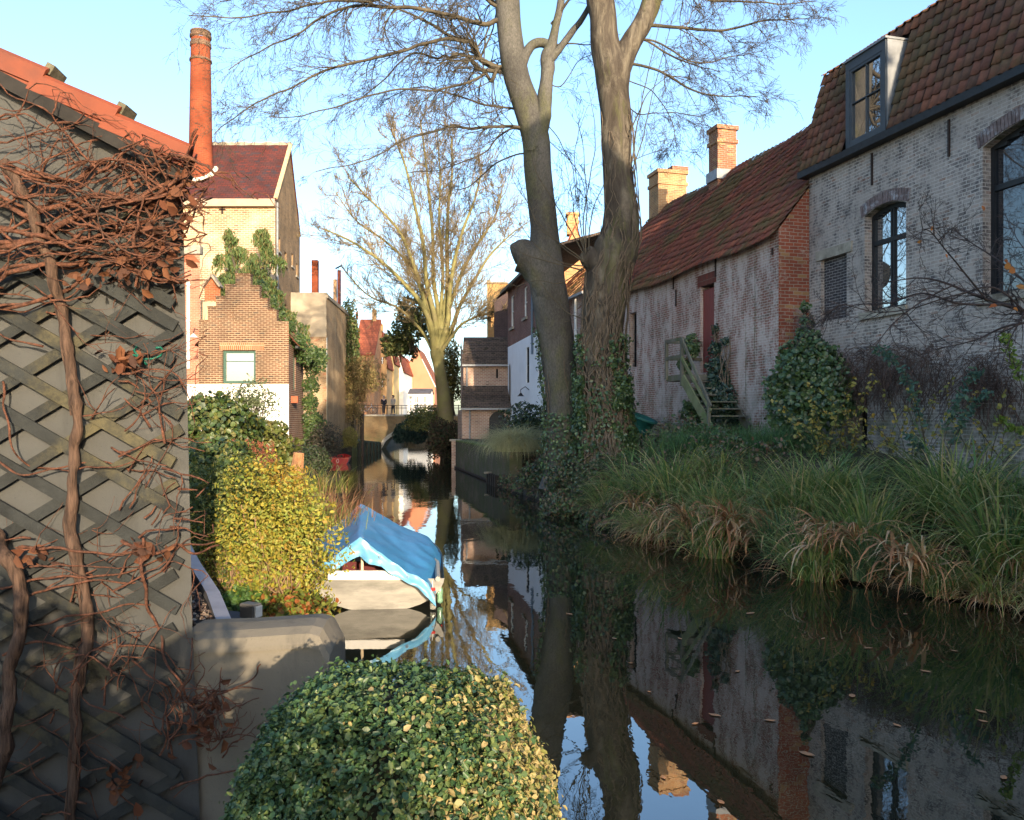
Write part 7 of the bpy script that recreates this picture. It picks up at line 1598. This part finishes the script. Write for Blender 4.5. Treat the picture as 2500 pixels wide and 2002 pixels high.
bush('bank_shrub', 'dark bramble at the waterside left of the red boat', 'shrub', at(765, 1130, 27), (.55, .8, .55), 2200, .08, leafmat('bramble_leaf', [(.03, .05, .022), (.05, .045, .03), (.04, .06, .02)], .6, .3, .15), 71, .5, .9, .4)
cover_l = []
while len(cover_l) < 14000:
    y = R.uniform(5.4, 36); d = R.uniform(-.1, 6); x = lerp_st(LB, y) - d
    if -1.2 < x: continue
    cover_l.append((x, y, zlft(x, y) + R.random() ** 2 * .3))
q = QB(); q.add(*leaves(np.array(cover_l), np.tile((.2, -.5, .9), (len(cover_l), 1)), .09, .45, .9)); tag(q.build('ground_cover', m_grn2), 'low mixed green ground cover on the left bank', 'ground cover', kind='stuff')
# box bush
bxc_ = (-.345, 2.42, 1.08); bx_ = thing('box_bush', 'clipped rounded box bush with small glossy leaves in the foreground', 'shrub', (-.35, 2.42, .3))
m = MB(); V = []; Fs = []; nu_, nv_ = 28, 14
for i in range(nv_ + 1):
    a = i / nv_ * math.pi
    for j in range(nu_): b = j / nu_ * 2 * math.pi; V.append((bxc_[0] + .45 * math.sin(a) * math.cos(b), bxc_[1] + .40 * math.sin(a) * math.sin(b), bxc_[2] + .53 * math.cos(a)))
for i in range(nv_):
    for j in range(nu_): Fs.append((i * nu_ + j, i * nu_ + (j + 1) % nu_, (i + 1) * nu_ + (j + 1) % nu_, (i + 1) * nu_ + j))
m.add(V, Fs); m.box((bxc_[0], bxc_[1], .6), (.5, .45, .7)); m.build('dark_core', plain('box_inner', (.02, .022, .012), .4, 20, .95), bx_)  # added dark core, stands for the shade between the leaves
d = unit(NP.normal(0, 1, (130000, 3))); d = d[(d[:, 2] > -.55)][:76000]
k = np.array([mnoise.noise(Vector((x * 2.4, y * 2.4, z * 2.4))) * .085 + mnoise.noise(Vector((x * 8, y * 8, z * 8))) * .05 for x, y, z in d])
rr = 1 + k - .13 * NP.uniform(0, 1, len(d)) ** 1.5 + .05 * (NP.uniform(0, 1, len(d)) > .96)
S_ = np.sign(d) * np.abs(d) ** .74
P = np.array(bxc_) + S_ / 1.10 * np.array((.525, .47, .625)) * rr[:, None]
# toward the right: dead straw leaves, their colour also carrying the yellow sunlight
side = (P[:, 0] - bxc_[0]) / .5 + .35 * np.array([mnoise.noise(Vector((p[0] * 5, p[1] * 5, p[2] * 5))) for p in P])
br_ = side + NP.normal(0, .35, len(P)) > .62
for nm, msk, mt_ in (('leaves', ~br_, leafmat('box_leaf', [(.035, .08, .034), (.05, .105, .038), (.075, .135, .042), (.03, .065, .034), (.11, .165, .05), (.055, .10, .048), (.16, .20, .055), (.04, .09, .045)], .42, .4, .2)), ('browned_sunlit_leaves', br_, leafmat('browned_sunlit_box_leaf', [(.29, .235, .09), (.34, .27, .12), (.23, .225, .07), (.19, .22, .06), (.37, .28, .13)], .5, .35, .25))):
    q = QB(); q.add(*leaves(P[msk], d[msk] + np.array((0, 0, .5)), .0165, .58, .95, .6)); q.build(nm, mt_, bx_)
q = QB()
for i in range(260):
    dd_v = Vector(tuple(unit(NP.normal(0, 1, 3)))); dd_v.z = abs(dd_v.z) * .9 - .2; e = Vector(bxc_) + Vector((dd_v.x * .50, dd_v.y * .45, dd_v.z * .60)) * R.uniform(.96, 1.07); b = Vector(bxc_) + (e - Vector(bxc_)) * .72; q.tube([b, b.lerp(e, .5) + Vector((R.gauss(0, .01), R.gauss(0, .01), .01)), e], [.0022, .0018, .001], 4)
q.build('twigs', bpy.data.materials['tan_stems'], bx_)
# floating leaves
m_fl = leafmat('floating_leaf', [(.42, .26, .10), (.45, .36, .2), (.30, .12, .05), (.5, .42, .28)], .7, .3, 0)
fpts = [(1832, 1498), (1745, 1747), (1970, 1842), (2120, 1583), (2190, 1772), (2395, 1738), (2400, 1762), (1697, 1768), (1585, 1690), (1905, 1490), (2010, 1560), (1540, 1620), (1660, 1560), (2260, 1640), (2330, 1590), (1480, 1420), (1390, 1500), (2080, 1700), (1800, 1640), (2450, 1900), (1620, 1900), (1760, 1960), (1500, 1560), (1880, 1760), (2210, 1500)]
for i, (a, b) in enumerate(fpts):
    Yw = H * F / (b - HY); p = at(a, b, Yw); s = R.uniform(.025, .06) * (1.4 if i < 4 else 1); an = R.uniform(0, 6.28); m = MB(); pr_ = [(-1, 0, .004), (-.4, .42, .007), (.3, .45, .006), (1, 0, .012), (.3, -.4, .006), (-.4, -.42, .008)]
    m.add([(p.x + s * (x * math.cos(an) - y * math.sin(an)), p.y + s * (x * math.sin(an) + y * math.cos(an)), .003 + z * .7) for x, y, z in pr_], [tuple(range(6))])
    m.solo('floating_leaf', m_fl, 'small fallen autumn leaf floating on the dark canal water', 'leaf', 'fallen leaves floating on the canal')
for i in range(46):
    y = R.uniform(10.8, 21); x = lerp_st(RB, y) - .12 - R.random() ** 2 * 1.1; s = R.uniform(.02, .045); an = R.uniform(0, 6.28); m = MB()
    m.add([(x + s * (a * math.cos(an) - b * math.sin(an)), y + s * (a * math.sin(an) + b * math.cos(an)), .003 + z * .7) for a, b, z in ((-1, 0, .004), (-.4, .42, .007), (.3, .45, .006), (1, 0, .012), (.3, -.4, .006), (-.4, -.42, .008))], [tuple(range(6))])
    m.solo('floating_leaf', m_fl, 'small fallen autumn leaf floating close to the sedges of the right bank', 'leaf', 'fallen leaves floating on the canal')
